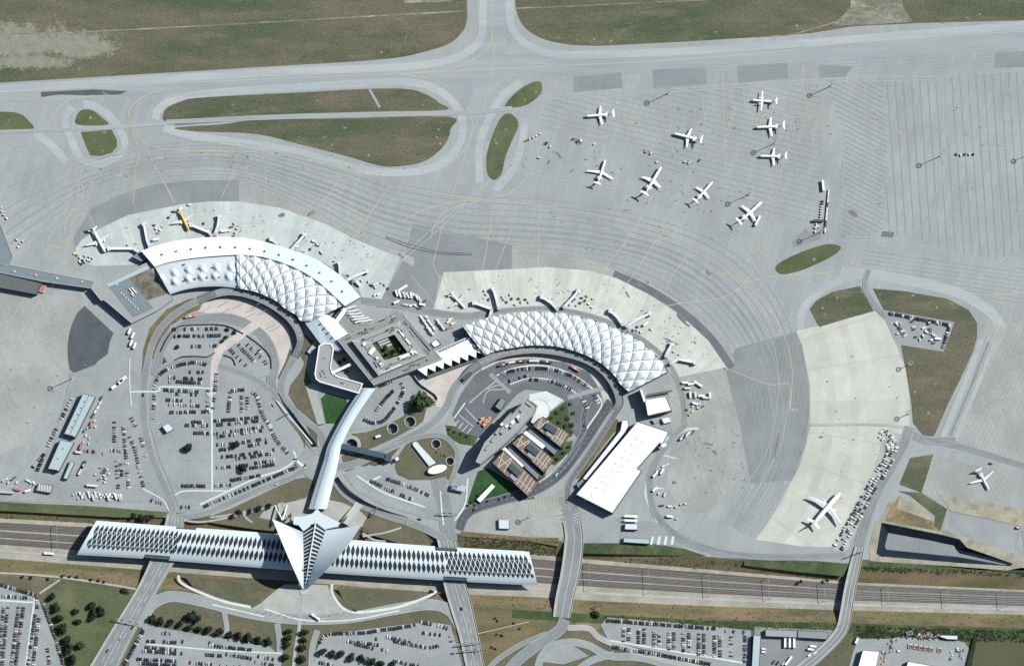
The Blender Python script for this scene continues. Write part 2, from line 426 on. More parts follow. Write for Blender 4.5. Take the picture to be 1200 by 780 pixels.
# --- apron: one sheet with the same holes, then lanes and slabs over it
mb = MB()
apr = [(-500,128),(-50,104),(0,97),(200,85),(300,79),(420,72),(470,67),(500,60),(525,52),(540,40),(547,25),(546,0),(545,-300),(606,-300),(604,0),(606,15),(615,32),(635,45),(665,52),(700,54),(800,49),(900,43),(950,39),(1000,31),(1080,27),(1200,24),(1700,0),
       (1700,690)] + [(x, yat(NT, x)-1) for x in (1700,1400,1200)] + [(1190,664),(1185,668),(1130,663),(1028,656),(1010,655),(1000,661),(830,652),(700,637),(620,630),(540,625),(200,600),(0,587),(-500,560)]
flat(mb, apr, .05, M_APRON, HOLES)
struct("apron", mb, "wide grey airport apron of concrete and asphalt around the terminals")
mb = MB()
ribbon(mb, spline([(-200,118),(0,108),(200,96),(400,85),(560,78),(800,72),(1000,57),(1400,30)], 8), 26, .09, M_TAXI)
ribbon(mb, spline([(575,-300),(576,0),(577,60),(572,110),(556,150),(545,190)], 8), 34, .10, M_TAXI)
for p in ([(-200,113),(0,104),(120,97),(300,86),(440,80),(520,72),(560,50),(566,10),(566,-100)], [(600,-100),(597,10),(606,42),(640,62),(700,64),(800,60),(950,50),(1050,42),(1400,14)],
          [(40,155),(60,170),(78,190)], [(85,125),(76,140),(84,165),(95,186),(118,192),(140,182),(146,165),(132,140),(112,125),(97,122)], [(182,140),(186,128),(205,117),(260,108),(440,97),(490,98),(520,110),(540,135),(540,165),(520,190),(480,202),(420,198),(340,176),(230,160),(192,150)],
          [(562,215),(562,170),(575,135),(590,112),(610,96)], [(615,140),(612,165),(600,200),(580,222)]):
    ribbon(mb, spline(p, 6), 9, .12, M_TAXIL)
ribbon(mb, spline([(985,318),(1010,320),(1060,328),(1120,342),(1160,365),(1175,385)], 6), 12, .12, M_TAXIL)
ribbon(mb, spline([(940,400),(938,372),(950,350),(985,328),(1012,322)], 6), 8, .12, M_TAXIL)
struct("taxiway", mb, "pale taxiway strip running along the top of the apron")
mb = MB()
flat(mb, [(87,277),(107,245),(140,228),(180,216),(230,211),(280,211),(280,239),(215,242),(150,255),(110,273),(88,292)], .13, M_DARK)
flat(mb, [(484,262),(600,287),(600,318),(582,318),(515,322),(508,364),(440,360),(447,350),(474,302)], .13, M_DARK)
flat(mb, [(280,212),(364,245),(420,275),(485,302),(485,312),(469,304),(420,284),(380,264),(330,246),(280,238)], .13, M_APRON2)
flat(mb, [(862,408),(936,388),(945,430),(949,475),(944,520),(930,562),(880,566),(868,500),(850,432)], .13, M_DARK)
flat(mb, [(600,287),(680,300),(760,330),(815,365),(855,402),(862,430),(851,434),(831,404),(795,371),(759,348),(723,330),(690,321),(640,317),(600,316)], .13, M_APRON2)
ribbon(mb, spline([(719,321),(757,338),(794,361),(831,394),(858,431)], 8), 9, .21, M_DARKER)
flat(mb, [(723,324),(759,341),(795,363),(831,396),(860,432),(849,434),(831,404),(795,371),(759,348),(720,330)], .15, M_DARKER)
flat(mb, spline([(99,358),(90,368),(83,384),(79.5,402),(79.5,420),(82,433)], 5) + [(88,438),(103,437),(109,430),(115,423),(126,415),(129,400),(133,390),(116,374)], .13, M_BLACK)
for q in ([(672,90),(728,85),(730,103),(673,108)], [(765,82),(826,79),(828,98),(766,103)], [(864,77),(922,74),(924,92),(865,97)], [(1167,62),(1260,56),(1260,76),(1165,80)], [(960,76),(1000,78),(990,90),(961,91)]): flat(mb, q, .13, M_DARK)
flat(mb, [(1034,271),(1048,272),(1046,279),(1032,278)], .13, M_DARKER)
flat(mb, [(928,283),(944,268),(950,272),(962,272),(962,280),(930,290)], .13, M_DARK)
flat(mb, [(48,108),(110,105),(150,107),(140,111),(98,112),(70,111),(48,114)], .14, M_BLACK)
ribbon(mb, [(205,144),(232,142),(259,140)], 6, .16, M_DARKER)
flat(mb, [(780,445),(850,434),(868,500),(862,566),(830,600),(800,600),(780,570),(790,500)], .11, M_APRON2)
flat(mb, [(1160,375),(1260,390),(1260,545),(1180,538),(1108,516),(1130,470),(1150,420)], .11, M_APRON2)
flat(mb, [(1094,532),(1196,558),(1185,592),(1080,577)], .13, M_APRON2)
flat(mb, [(1114,597),(1197,615),(1192,642),(1130,628),(1112,615)], .13, M_LOT)
flat(mb, [(1032,363),(1118,377),(1106,411),(1052,402)], .13, M_LOT)
flat(mb, [(-60,345),(30,345),(60,345),(90,350),(99,358),(82,375),(79,410),(82,435),(60,470),(30,520),(-60,560)], .11, M_APRON2)
struct("asphalt_patch", mb, "darker asphalt areas laid into the apron", "pavement")
for nm, m, q in (("stand_slab", M_SLAB2, [(88,291),(96,281),(110,271),(150,252),(215,239),(248,236),(280,236),(330,244),(380,262),(420,282),(469,302),(455,335),(445,354),(425,352),(418,330),(380,308),(330,292),(280,282),(200,288),(172,300),(165,310),(110,312),(92,305)]),
                 ("stand_slab", M_SLAB1, [(520,319),(582,316),(640,313),(690,317),(723,326),(759,344),(795,367),(831,400),(851,430),(790,443),(778,425),(760,408),(735,390),(700,376),(640,366),(590,367),(562,372),(508,362)]),
                 ("stand_slab", M_SLAB3, [(933,388),(980,376),(1026,365),(1036,374),(1049,402),(1061,431),(1066,464),(1066,500),(1062,525),(1040,560),(1012,600),(985,641),(940,640),(885,632),(900,612),(915,587),(938,543),(949,502),(949,451),(940,405)])):
    mb = MB(); flat(mb, q, .2, m)
    struct(nm, mb, {"fan slabs of the first terminal": "pale concrete parking slabs fanned around the upper crescent roof", "fan slabs of the second terminal": "pale concrete parking slabs fanned around the lower crescent roof", "fan slabs of the remote stand": "broad pale concrete stand under the largest airliner"}[m.name], "concrete slab")

# --- painted lines and joints of the apron
J, J2, LY, LW, RB = MB(), MB(), MB(), MB(), MB()
IN = resample(spline([(30,330),(70,285),(100,248),(140,226),(190,212),(280,211),(364,245),(430,280),(500,300),(580,304),(640,304),(723,316),(795,350),(850,402),(880,470),(880,540),(850,612)], 8), 90)
OU = resample(spline([(-40,235),(0,212),(60,196),(130,178),(200,168),(280,168),(390,192),(470,216),(560,230),(640,234),(740,250),(840,284),(900,335),(932,400),(944,475),(934,545),(880,628)], 8), 90)
for k in range(11):
    t = k/10
    q = [(a[0]+(b[0]-a[0])*t, a[1]+(b[1]-a[1])*t) for a, b in zip(IN, OU)]
    ribbon((J if k % 2 else J2), q, .55, .18+.001*k, M_JOINT if k % 2 else M_JOINT2)
    if k in (4, 5, 6): ribbon(RB, offset(q, 1.6), 1.6, .17, M_RUBBER)
for k, (a, b) in enumerate([((0,0),0)]*0): pass
def hatch(outer, ang, pitch, mb, mat, wd, z, k0=0):
    """parallel lines clipped to an outline"""
    cx = sum(p[0] for p in outer)/len(outer); cy = sum(p[1] for p in outer)/len(outer)
    c, s = cos(ang), sin(ang); r = max(hypot(p[0]-cx, p[1]-cy) for p in outer)
    n = int(r/pitch)
    for i in range(-n, n+1):
        ox, oy = cx - s*i*pitch, cy + c*i*pitch; xs = []
        m = len(outer)
        for j in range(m):
            (x1, y1), (x2, y2) = outer[j], outer[(j+1) % m]
            d = (x2-x1)*(-s) + (y2-y1)*c
            if abs(d) < 1e-9: continue
            t = ((ox-x1)*(-s) + (oy-y1)*c)/d
            if 0 <= t < 1: xs.append(((x1+(x2-x1)*t-ox)*c + (y1+(y2-y1)*t-oy)*s))
        xs.sort()
        for a, b in zip(xs[::2], xs[1::2]): ribbon(mb, [(ox+c*a, oy+s*a), (ox+c*b, oy+s*b)], wd, z, mat)
hatch([(650,112),(760,105),(960,96),(965,200),(955,268),(900,250),(800,205),(700,165),(625,145)], radians(14), 6.5, J2, M_JOINT2, .5, .172)
hatch([(968,96),(1034,92),(1040,200),(1034,272),(985,280),(985,200),(990,160)], radians(27), 5.5, J, M_JOINT, .6, .173)
hatch([(1040,92),(1098,90),(1106,180),(1090,282),(1038,275)], radians(86), 9.5, J, M_JOINT, .7, .174)
hatch([(1110,88),(1300,80),(1290,230),(1175,305),(1094,290),(1110,180)], radians(86), 9.5, J, M_JOINT, .7, .174)
hatch([(1010,290),(1090,300),(1180,315),(1260,300),(1260,370),(1160,350),(1080,325),(1010,312)], radians(8), 5, J2, M_JOINT2, .5, .173)
hatch([(1160,380),(1250,390),(1250,540),(1180,536),(1110,514),(1132,468)], radians(116), 5, J2, M_JOINT2, .7, .173)
hatch([(1096,534),(1195,558),(1184,590),(1082,576)], radians(112), 3.4, J, M_JOINT, .7, .173)
hatch([(800,100),(1160,80),(1200,60),(800,76)], radians(-3.5), 4, J2, M_JOINT2, .4, .165)
hatch([(0,212),(70,190),(170,160),(150,230),(100,245),(80,300),(30,330),(10,300)], radians(-28), 5.5, J2, M_JOINT2, .45, .166)
hatch([(868,420),(934,400),(946,450),(940,540),(882,560),(878,480)], radians(100), 5, J2, M_JOINT2, .5, .176)
for r_ in (88, 101, 114, 127, 140, 152): ribbon(J2, [(700+r_*cos(t), 520-r_*sin(t)) for t in [radians(-48)+k*radians(92)/40 for k in range(41)]], .5, .168, M_JOINT2)
struct("pavement_joint_lines", J, "dark sealed joints between the apron lanes", "joint lines")
struct("old_joint_lines", J2, "faint older joints following the curve of the apron", "joint lines")
struct("rubber_trace_lines", RB, "dark rubber traces along the curved taxi lane", "tyre marks")
Y = lambda p, wd=.6, n=6: ribbon(LY, spline(p, n), wd, .24, M_LINEY)
Wt = lambda p, wd=.6, n=6: ribbon(LW, spline(p, n), wd, .25, M_LINEF if wd < 1 else M_LINEG)
for p in ([(575,-60),(577,40),(578,70),(570,115),(556,150),(545,180),(540,200)], [(578,40),(570,58),(545,75),(520,82),(480,86)], [(580,40),(592,62),(615,73),(645,76)], [(470,86),(510,95),(540,115),(553,140),(553,155)], [(600,88),(580,100),(572,115)], [(553,155),(548,170),(535,185),(520,198)],
          [(-60,112),(0,108),(60,105),(200,98),(350,91),(480,86),(600,80),(760,72),(900,62),(1000,50),(1260,33)], [(0,115),(40,118),(58,132),(66,150),(75,180),(84,200)], [(150,148),(152,128),(170,112),(190,106)], [(154,150),(162,162),(180,172),(210,176),(300,178)], [(158,152),(172,175),(184,200),(205,238)], [(155,152),(163,180),(160,195)], [(110,112),(80,118),(62,135),(65,150)], [(120,108),(146,124),(155,148)],
          [(86,200),(92,216),(88,240),(76,262),(78,285),(88,305),(90,325)], [(90,210),(98,222),(96,235),(112,268)], [(186,200),(205,238)], [(158,195),(156,240)], [(275,200),(259,232)],
          [(311,195),(311,275)], [(399,208),(380,235),(356,260)], [(455,220),(415,277)], [(541,200),(525,240),(512,290),(508,310),(515,325)], [(640,200),(632,245),(631,350)], [(765,228),(735,280),(690,335),(650,355)], [(600,268),(587,300),(575,330)], [(577,240),(572,280),(565,318)], [(770,280),(740,325),(725,345)], [(804,300),(780,335)], [(920,180),(890,300),(855,345),(800,355),(770,360)],
          [(280,172),(400,196),(480,220),(560,234),(640,242),(740,262),(830,296),(880,338),(915,385),(928,430),(926,480)], [(840,320),(870,330),(900,325),(960,320),(1010,317),(1070,325),(1130,342),(1180,345),(1240,335)], [(868,348),(900,362),(916,385)], [(1180,345),(1184,370),(1160,420),(1130,470)],
          [(600,246),(550,235),(500,245),(470,260)], [(560,236),(525,246),(510,262),(505,280)], [(926,480),(924,450),(900,450),(850,430),(840,420)], [(975,385),(1000,350),(1010,330)],
          [(652,90),(653,113)], [(748,83),(749,100)], [(846,78),(850,200)], [(940,75),(942,110),(955,180)], [(1185,345),(1200,330)]): Y(p)
for k in range(9):   # lead-in lines of the business jet stands
    x = 640+k*38; Y([(x+20,118+(-.3*k)),(x+24,150),(x+30,165)], .5)
for p in ([(600,118),(640,112),(720,110),(800,104),(900,97),(1000,91),(1095,90),(1180,84),(1280,76)], [(610,122),(640,117),(720,113),(800,107),(900,101),(990,96),(1090,94)], [(632,118),(632,146)], [(682,113),(686,155)], [(721,112),(727,165)], [(781,108),(788,180)], [(821,106),(832,195)], [(870,103),(880,180)], [(921,101),(933,200)], [(986,100),(990,160),(988,195),(984,270)],
          [(1098,92),(1104,110),(1104,160),(1100,200),(1090,280)], [(1108,92),(1110,160),(1105,200),(1097,270),(1092,290)], [(1110,176),(1190,174)], [(1168,150),(1174,200),(1180,250)], [(990,278),(1040,278),(1060,284),(1120,295),(1170,305),(1182,292),(1195,245),(1215,200)], [(985,282),(1040,283),(1110,297),(1165,308),(1180,300)],
          [(610,125),(618,122),(630,120)], [(602,205),(605,180),(612,150),(622,130)], [(625,146),(680,160),(760,180),(850,215),(930,245),(955,262)], [(640,155),(700,168),(830,212)],
          [(600,200),(660,212),(720,222),(780,240),(850,272),(885,300),(897,310),(896,330),(880,345)], [(600,193),(660,208),(722,218),(790,240),(852,268),(890,295),(901,312)],
          [(570,232),(600,225),(622,200)], [(430,330),(470,300),(510,265),(550,232),(600,190)], [(436,334),(478,300),(515,268),(545,240)], [(480,320),(500,345),(512,360)],
          [(44,200),(60,240),(72,285),(90,315),(95,330)], [(48,196),(62,235),(80,246),(98,244)], [(0,285),(8,302),(15,310),(30,316),(40,316)], [(0,160),(20,160),(32,172),(42,200)], [(38,180),(44,160),(55,156),(70,172)],
          [(280,262),(310,262)], [(860,590),(880,560),(900,525),(910,480),(912,440),(905,400),(885,365)], [(870,600),(895,560),(915,520),(925,470)], [(795,470),(800,430),(790,410)],
          [(0,575),(20,565),(38,540),(55,510),(70,475),(78,450),(84,438)], [(0,400),(10,380),(22,360),(30,345)], [(14,580),(40,545),(60,505),(80,455)], [(3,430),(30,380),(46,350)], [(0,460),(30,410),(40,390)],
          [(800,505),(815,501),(818,501)]): Wt(p)
Wt([(818,502),(805,503),(790,512),(775,530),(765,545),(757,570),(758,585),(766,603),(770,612)], 2.4)
Wt([(777,533),(792,537)], 1.4); Wt([(759,572),(778,572)], 1.4)
ribbon(RB2 := MB(), spline([(452,279),(480,290),(515,297),(553,299)], 6), 1.0, .22, M_BLACK); ribbon(RB2, spline([(452,277),(482,287),(516,295),(553,297)], 6), .8, .22, M_BLACK)
struct("drain_channel_lines", RB2, "two dark drainage channels in the grey apron between the terminals", "drain")
for x, y in ((285,197),(396,207),(455,220),(541,213),(707,267),(734,270),(775,280),(849,320),(707,160),(138,205),(185,185),(80,300),(245,240),(67,290),(810,300),(930,480),(1000,470),(1030,225),(1055,155),(955,490),(1007,545)):
    for k in range(5): ribbon(LY, [(x-4+2*k, y-1+random.uniform(-1,1)), (x-3+2*k, y+1.4+random.uniform(-1,1))], .8, .245, M_LINEY)
# dashed service road edges
for p in ([(440,305),(420,330),(405,345)], [(430,255),(395,228)], [(960,470),(1060,472)], [(935,402),(1040,401)], [(945,95),(948,118)]): dashes(LY, resample(p, 40), .7, .246, M_LINEY, 2, 2)
struct("taxi_line_marking", LY, "faded yellow taxi lines and stand marks painted on the apron", "taxi lines")
struct("service_lane_marking", LW, "white painted edges of the apron service lanes", "lane lines")
mb = MB()
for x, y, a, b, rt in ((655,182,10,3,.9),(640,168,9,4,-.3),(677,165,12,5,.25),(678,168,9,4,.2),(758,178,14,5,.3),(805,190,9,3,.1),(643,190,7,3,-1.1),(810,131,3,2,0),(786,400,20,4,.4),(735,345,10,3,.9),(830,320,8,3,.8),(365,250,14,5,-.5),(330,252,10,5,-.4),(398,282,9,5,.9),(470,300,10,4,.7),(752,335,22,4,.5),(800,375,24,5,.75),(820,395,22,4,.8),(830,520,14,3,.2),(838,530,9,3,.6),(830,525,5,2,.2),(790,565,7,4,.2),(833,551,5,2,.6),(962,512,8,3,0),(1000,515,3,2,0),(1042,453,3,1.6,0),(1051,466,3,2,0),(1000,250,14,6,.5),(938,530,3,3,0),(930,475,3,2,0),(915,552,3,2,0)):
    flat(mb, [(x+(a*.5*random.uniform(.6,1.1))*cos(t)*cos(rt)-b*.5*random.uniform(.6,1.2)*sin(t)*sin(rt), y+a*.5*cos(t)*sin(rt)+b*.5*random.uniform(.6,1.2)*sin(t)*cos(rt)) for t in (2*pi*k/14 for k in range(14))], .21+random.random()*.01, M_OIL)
ro = random.Random(21)
for k in range(420):
    zone = ro.choice(((600,340,60,18),(700,350,70,20),(800,395,30,25),(250,258,110,14),(390,290,50,18),(700,200,120,22),(800,230,90,20),(860,150,120,30),(1000,180,160,60),(990,500,40,90),(840,540,40,40),(700,270,140,25),(300,190,200,20),(60,480,50,60)))
    x, y = zone[0]+ro.uniform(-1,1)*zone[2], zone[1]+ro.uniform(-1,1)*zone[3]; a, b, rt_ = ro.uniform(.5,2.6), ro.uniform(.3,.9), ro.uniform(-.9,.9)
    flat(mb, [(x+a*cos(t)*cos(rt_)*j-b*sin(t)*sin(rt_), y+a*cos(t)*sin(rt_)*j+b*sin(t)*cos(rt_)) for t, j in ((2*pi*i/9, ro.uniform(.6,1.3)) for i in range(9))], .225, M_OIL)
struct("oil_stain_patches", mb, "dark oily stains on the apron stands", "stains")

# --- grass islands
mb = MB()
isl = [[(-400,128),(-60,131),(0,131),(22,133),(33,141),(38,152),(0,154),(-60,156),(-400,160)], [(91,146),(90,136),(96,129),(108,129.5),(118,137),(126,146)], [(95,155),(131,152),(137,164),(137,172),(131,179),(118,183),(106,182),(100,169)],
       [(192,141),(192,132),(198,125),(212,119),(230,115),(300,111),(360,108),(440,104),(480,105),(500,111),(515,121),(521,129),(430,131),(300,135),(205,141)],
       [(205,150),(259,146),(300,141),(400,139),(526,137),(528,151),(523,167),(510,181),(492,191),(464,195),(443,193.6),(403,182),(351,169),(300,157),(231,154)],
       [(592,124),(600,113),(612,103),(626,96),(634,97),(635,107),(628,116),(615,124),(600,126)], [(570,190),(572,175),(580,152),(588,137),(597,133),(606,140),(607,150),(600,165),(592,185),(588,203),(580,211),(572,205)],
       [(909,313),(920,304),(945,293),(970,286),(985,289),(980,297),(960,308),(935,318),(915,321)], [(949,362),(957,352),(975,342),(1008,335),(1013,345),(1024,364),(960,383)],
       [(1023,338),(1060,341),(1110,350),(1135,363),(1145,378),(1145,395),(1140,412),(1125,445),(1110,475),(1095,510),(1086,515),(1070,495),(1068,470),(1063,440),(1056,404),(1106,412),(1119,377),(1036,363)],
       [(1067,536),(1094,532),(1080,577),(1054,567)]]
for k, q in enumerate(isl):
    if k in (0,1,3,4,5,6,7): q = spline(q, 4, True)
    flat(mb, q, .3, M_GRASSG if k in (0,1,2,6,7,5) else M_FIELD)
q0 = [(-2500,-2500),(545,-2500)]+spline([(546,-30),(547,0),(547,25),(540,40),(525,52),(500,60),(470,67),(420,72)], 5)+[(300,79),(200,85),(0,97),(-500,128),(-2500,200)]
q1 = [(606,-2500)]+spline([(604,-30),(604,0),(606,15),(615,32),(635,45),(665,52),(700,54)], 5)+[(800,49),(900,43),(950,39),(1000,31),(1080,27),(1200,24),(1700,0),(3000,-60),(3000,-2500)]
flat(mb, q0, .3, M_FIELD); flat(mb, q1, .3, M_FIELD)
struct("grass_islands", mb, "brownish mown airfield grass between the taxiways", "grass", kind='stuff')
mb = MB()
def blob(cx, cy, a, b, rot=0, n=26, j=.22): return [(cx+(a*cos(t)*cos(rot)-b*sin(t)*sin(rot))*k, cy+(a*cos(t)*sin(rot)+b*sin(t)*cos(rot))*k) for t, k in ((2*pi*i/n, 1+random.uniform(-j, j)) for i in range(n))]
flat(mb, [(1003,-60),(996,10),(984,22),(976,30),(1020,29),(1070,25.5),(1058,8),(1050,-60)], .33, M_PALE)
flat(mb, [(470,-4),(530,-5),(530,2),(475,4)], .33, M_PALE)
for p, wd in (([(-50,41),(60,39),(130,36),(300,27),(420,20),(548,13)], 1.3), ([(604,10),(660,8),(740,4),(830,0)], 1.0), ([(460,21),(474,26),(477,38),(474,52)], .8), ([(980,26),(930,40),(900,43)], 1.2)): ribbon(mb, spline(p, 6), wd, .34, M_PALE)
struct("bare_ground_patches", mb, "pale bare soil and worn tracks in the airfield grass", "bare soil")
mb = MB()
pads = [(93,81),(447,61),(468,60),(655,45),(676,47),(696,46),(716,48),(741,47),(839,38),(894,31),(934,30),(1105,26),(1134,21),(1148,17),(10,141),(106,138),(123,155),(120,177),(273,123),(297,131),(372,118),(495,123),(404,150),(380,161),(389,170),(432,182),(516,144),(514,152),(512,161),(516,168),(593,152),(582,168),(580,164),(615,117),(628,108),(954,304),(981,349),(964,361),(966,368),(1009,342),(1031,345),(1070,346),(1098,360),(1116,356),(1096,450),(1088,484),(1072,459),(535,7)]
for x, y in pads: flat(mb, blob(x, y, random.uniform(1.2,2.2), random.uniform(1.0,1.7), 0, 10, .15), .36, M_PALE)
struct("light_pad_patches", mb, "small pale pads around the taxiway lights in the grass", "pads")

# --- the land round the terminals: grass, plazas, car parks and roads on top of the apron
mb = MB()
def gr(q, m=M_GRASS, z=.30, holes=()): flat(mb, q, z, m, holes)
gr([(0,588),(0,598),(140,606),(200,606),(200,600),(100,592)], M_GRASSG)
gr([(348,410),(357,425),(352,436),(340,452),(338,462),(347,477),(373,499),(380,497),(372,466),(362,440),(358,430),(360,412),(368,400),(358,392),(352,398)])
gr([(336,404),(343,412),(334,430),(327,444),(324,440),(330,424)], M_GRASS)
gr([(258,347),(232,354),(205,366),(186,384),(176,410),(171,440),(166,440),(168,410),(176,384),(196,362),(222,350)], M_SLOPE)
gr([(246,349),(246,357),(222,367),(200,382),(186,402),(180,420),(176,420),(181,400),(196,377),(218,362)], M_SLOPE)
gr([(376,467),(383,460),(405,466),(407,472),(394,496),(382,496)], M_LAWN)
gr([(314,432),(318,430),(316,452),(312,446)], M_LAWN)
gr([(181,415),(193,412),(200,420),(184,432)], M_GREENS)
gr([(412,508),(430,506),(455,497),(473,487),(484,472),(484,462),(500,458),(515,466),(510,480),(490,498),(462,513),(438,524),(425,528)], M_GRASS, .30, [wells[0], wells[1]])
gr([(463,548),(463,540),(475,522),(486,511),(500,507),(515,508),(530,518),(537,535),(534,552),(528,562),(505,562),(480,562),(466,556)], M_GRASS, .30, [wells[2], wells[3]])
gr([(400,535),(410,526),(430,528),(425,540),(404,546)], M_GRASS)
gr([(425,542),(445,534),(470,522),(455,540),(440,546)], M_SLOPE)
gr([(403,542),(425,538),(432,545),(412,550),(405,552)], M_SLOPE)
gr([(336,492),(344,494),(358,514),(358,525),(346,512)], M_SLOPE)
gr([(352,482),(372,502),(372,524),(364,510)], M_GRASS)
gr([(250,603),(272,595),(310,577),(345,561),(366,558),(368,570),(358,583),(335,589),(312,594),(290,597),(262,607)])
gr([(396,560),(410,574),(432,590),(455,600),(480,612),(498,625),(505,640),(480,640),(440,628),(424,622),(428,608),(418,596),(400,588),(380,584),(386,575)], M_GRASS, .30, [CUT2])
gr([(246,612),(258,602),(288,600),(318,596),(322,608),(322,622),(300,620)], M_GRASS)
gr([(522,498),(545,500),(560,512),(555,522),(540,520),(525,512)], M_GREENS)
gr([(560,552),(572,548),(630,585),(600,586),(570,590),(552,596),(548,588)], M_LAWN)
gr([(640,486),(668,466),(676,480),(680,500),(668,512),(655,505),(640,490)], M_GREENS)
gr([(645,520),(672,516),(668,530),(650,545),(640,540)], M_GREENS); gr([(620,548),(642,545),(638,560),(622,575),(616,570)], M_GREENS)
gr([(708,478),(716,470),(720,478),(700,502),(680,530),(664,556),(658,560),(672,530),(690,505)], M_GRASS)
gr([(722,490),(728,496),(705,525),(680,560),(668,562),(690,530)], M_SLOPE)
gr([(540,628),(620,634),(655,640),(655,630),(620,627),(540,618)], M_SLOPE); gr([(684,636),(760,636),(800,642),(828,651),(760,650),(684,648)], M_GREENS)
gr([(872,655),(960,657),(995,660),(988,675),(920,668),(872,662)], M_GREENS)
gr([(1010,665),(1024,656),(1130,665),(1200,672),(1300,676),(1300,670),(1200,668)], M_GREENS)
gr([(1040,590),(1052,582),(1075,590),(1096,610),(1098,622),(1036,606)], M_DUST, .31); gr([(1052,575),(1080,577),(1110,596),(1102,622),(1094,616),(1096,604),(1066,580)], M_GRASSG, .32); gr([(1040,600),(1055,580),(1050,595),(1098,612),(1100,622),(1038,610)], M_SOIL, .315)
gr([(1100,578),(1190,595),(1260,560),(1260,640),(1200,642),(1196,616),(1114,598)], M_DUST, .29)
gr([(1018,640),(1026,612),(1036,605),(1110,622),(1135,630),(1200,652),(1200,664),(1180,668),(1130,664),(1020,657)], M_DUST, .29, [BASIN])
struct("lawn_areas", mb, "dry lawns and planted slopes between the terminal roads", "grass", kind='stuff')
mb = MB()
def pv(q, m, z=.34, holes=()): flat(mb, q, z, m, holes)
pv([(240,350),(262,346),(290,350),(318,364),(338,384),(342,400),(334,425),(324,444),(320,440),(324,420),(320,400),(308,386),(290,376),(262,368),(232,366)], M_PINK)
pv([(484,437),(500,443),(545,424),(560,418),(552,430),(535,455),(524,478),(512,476),(508,468),(500,462),(492,452)], M_PINK)
pv([(358,452),(372,497),(381,496),(371,462),(376,455),(368,448)], M_PAVE); pv([(620,462),(640,458),(663,466),(636,488),(622,488)], M_WHITEP)
pv([(304,606),(312,594),(335,589),(360,584),(380,584),(402,589),(420,597),(430,606),(424,616),(380,618),(330,612)], M_PAVE)
pv([(292,714),(306,706),(322,692),(334,684),(384,685),(388,697),(400,712),(414,718),(356,722),(300,716)], M_PAVE, .30)
pv([(500,478),(520,470),(528,480),(520,495),(500,508),(485,515),(478,508),(495,497)], M_PAVE, .32)
for q in ([(560,427),(562,424),(580,415),(620,411),(655,414),(690,425),(710,445),(714,468),(708,474),(703,456),(690,436),(660,424),(620,420),(585,424),(565,434)],): pv(q, M_PINK, .40)
pv([(246,462),(247,425),(252,408),(300,374),(308,380),(262,412),(255,430),(253,462)], M_PINK, .5)
struct("plaza_paving", mb, "pinkish and white paved plazas by the terminal fronts", "paving")

ROADS, RM = MB(), MB()
def road(p, wd, m=M_ROAD, z=.44, line='c', n=8, edge=True):
    q = spline(p, n) if len(p) > 2 else resample(p, 10)
    ribbon(ROADS, q, wd, z, m)
    if edge:
        for s in (wd/2-.5, -wd/2+.5): ribbon(RM, offset(q, s), .4, z+.05, M_LINEF)
    if line == 'c': dashes(RM, resample(q, 80), .3, z+.05, M_LINEF, 3, 4)
def lot(q, m=M_LOT, z=.38, holes=()): flat(ROADS, q, z, m, holes)
# big car park inside the upper crescent, and the staff yard beside it
lot([(176,452),(184,434),(200,424),(232,420),(262,428),(300,446),(322,466),(346,500),(356,520),(352,548),(310,566),(240,597),(212,600),(204,580),(188,540),(176,500)], M_LOT, .38, [CUT1])
lot([(189,412),(196,397),(210,382),(250,381),(284,389),(306,404),(318,424),(314,440),(300,443),(270,432),(250,420),(215,418),(196,425)], M_LOT)
lot([(84,438),(130,420),(165,440),(170,480),(175,530),(192,575),(195,586),(100,590),(0,586),(0,578),(40,555),(64,510)], M_LOT, .36)
lot([(412,505),(402,500),(432,452),(450,448),(482,435),(490,448),(496,462),(484,462),(480,478),(455,496)], M_LOT)
lot([(402,556),(420,546),(440,547),(470,562),(500,572),(512,585),(516,610),(496,606),(450,592),(418,575)], M_LOT, .38, [CUT2])
lot([(540,612),(560,600),(600,588),(640,582),(660,572),(670,600),(668,630),(620,629),(540,622)], M_APRON2, .33)
lot([(672,590),(690,588),(720,606),(770,612),(800,640),(760,636),(690,636),(680,630)], M_LOT, .33)
# lower crescent forecourt in dark asphalt
lot([(530,486),(540,462),(556,440),(575,426),(620,418),(660,422),(690,434),(704,454),(704,476),(690,498),(676,512),(668,500),(664,470),(640,458),(616,456),(606,462),(560,512),(540,506)], M_DARKER, .40)
# southern car parks
lot([(-200,640),(0,683),(44,699),(60,740),(80,800),(-200,800)]); lot([(150,800),(152,765),(172,732),(240,744),(316,757),(330,770),(328,800)]); lot([(366,800),(370,762),(380,745),(420,738),(500,728),(528,732),(536,760),(546,800)])
lot([(704,732),(712,723),(790,729),(880,738),(880,800),(800,770),(740,757),(712,748)]); lot([(884,734),(975,738),(985,745),(960,765),(935,800),(884,800)], M_ROAD); lot([(1000,762),(1006,748),(1040,748),(1090,742),(1130,752),(1140,765),(1130,800),(990,800)], M_LOT)
lot([(1036,502),(1060,510),(1056,530),(1036,563),(1008,612),(992,646),(974,645),(1002,598),(1022,556),(1032,525)], M_PAVE, .36)
ribbon(ROADS, [(1150,398),(1128,455),(1104,514)], 7, .33, M_TAXIL); ribbon(ROADS, [(1159,400),(1136,458),(1111,517)], 2.5, .33, M_DARK); ribbon(ROADS, [(1165,402),(1142,460),(1117,518)], 5, .33, M_TAXIL)
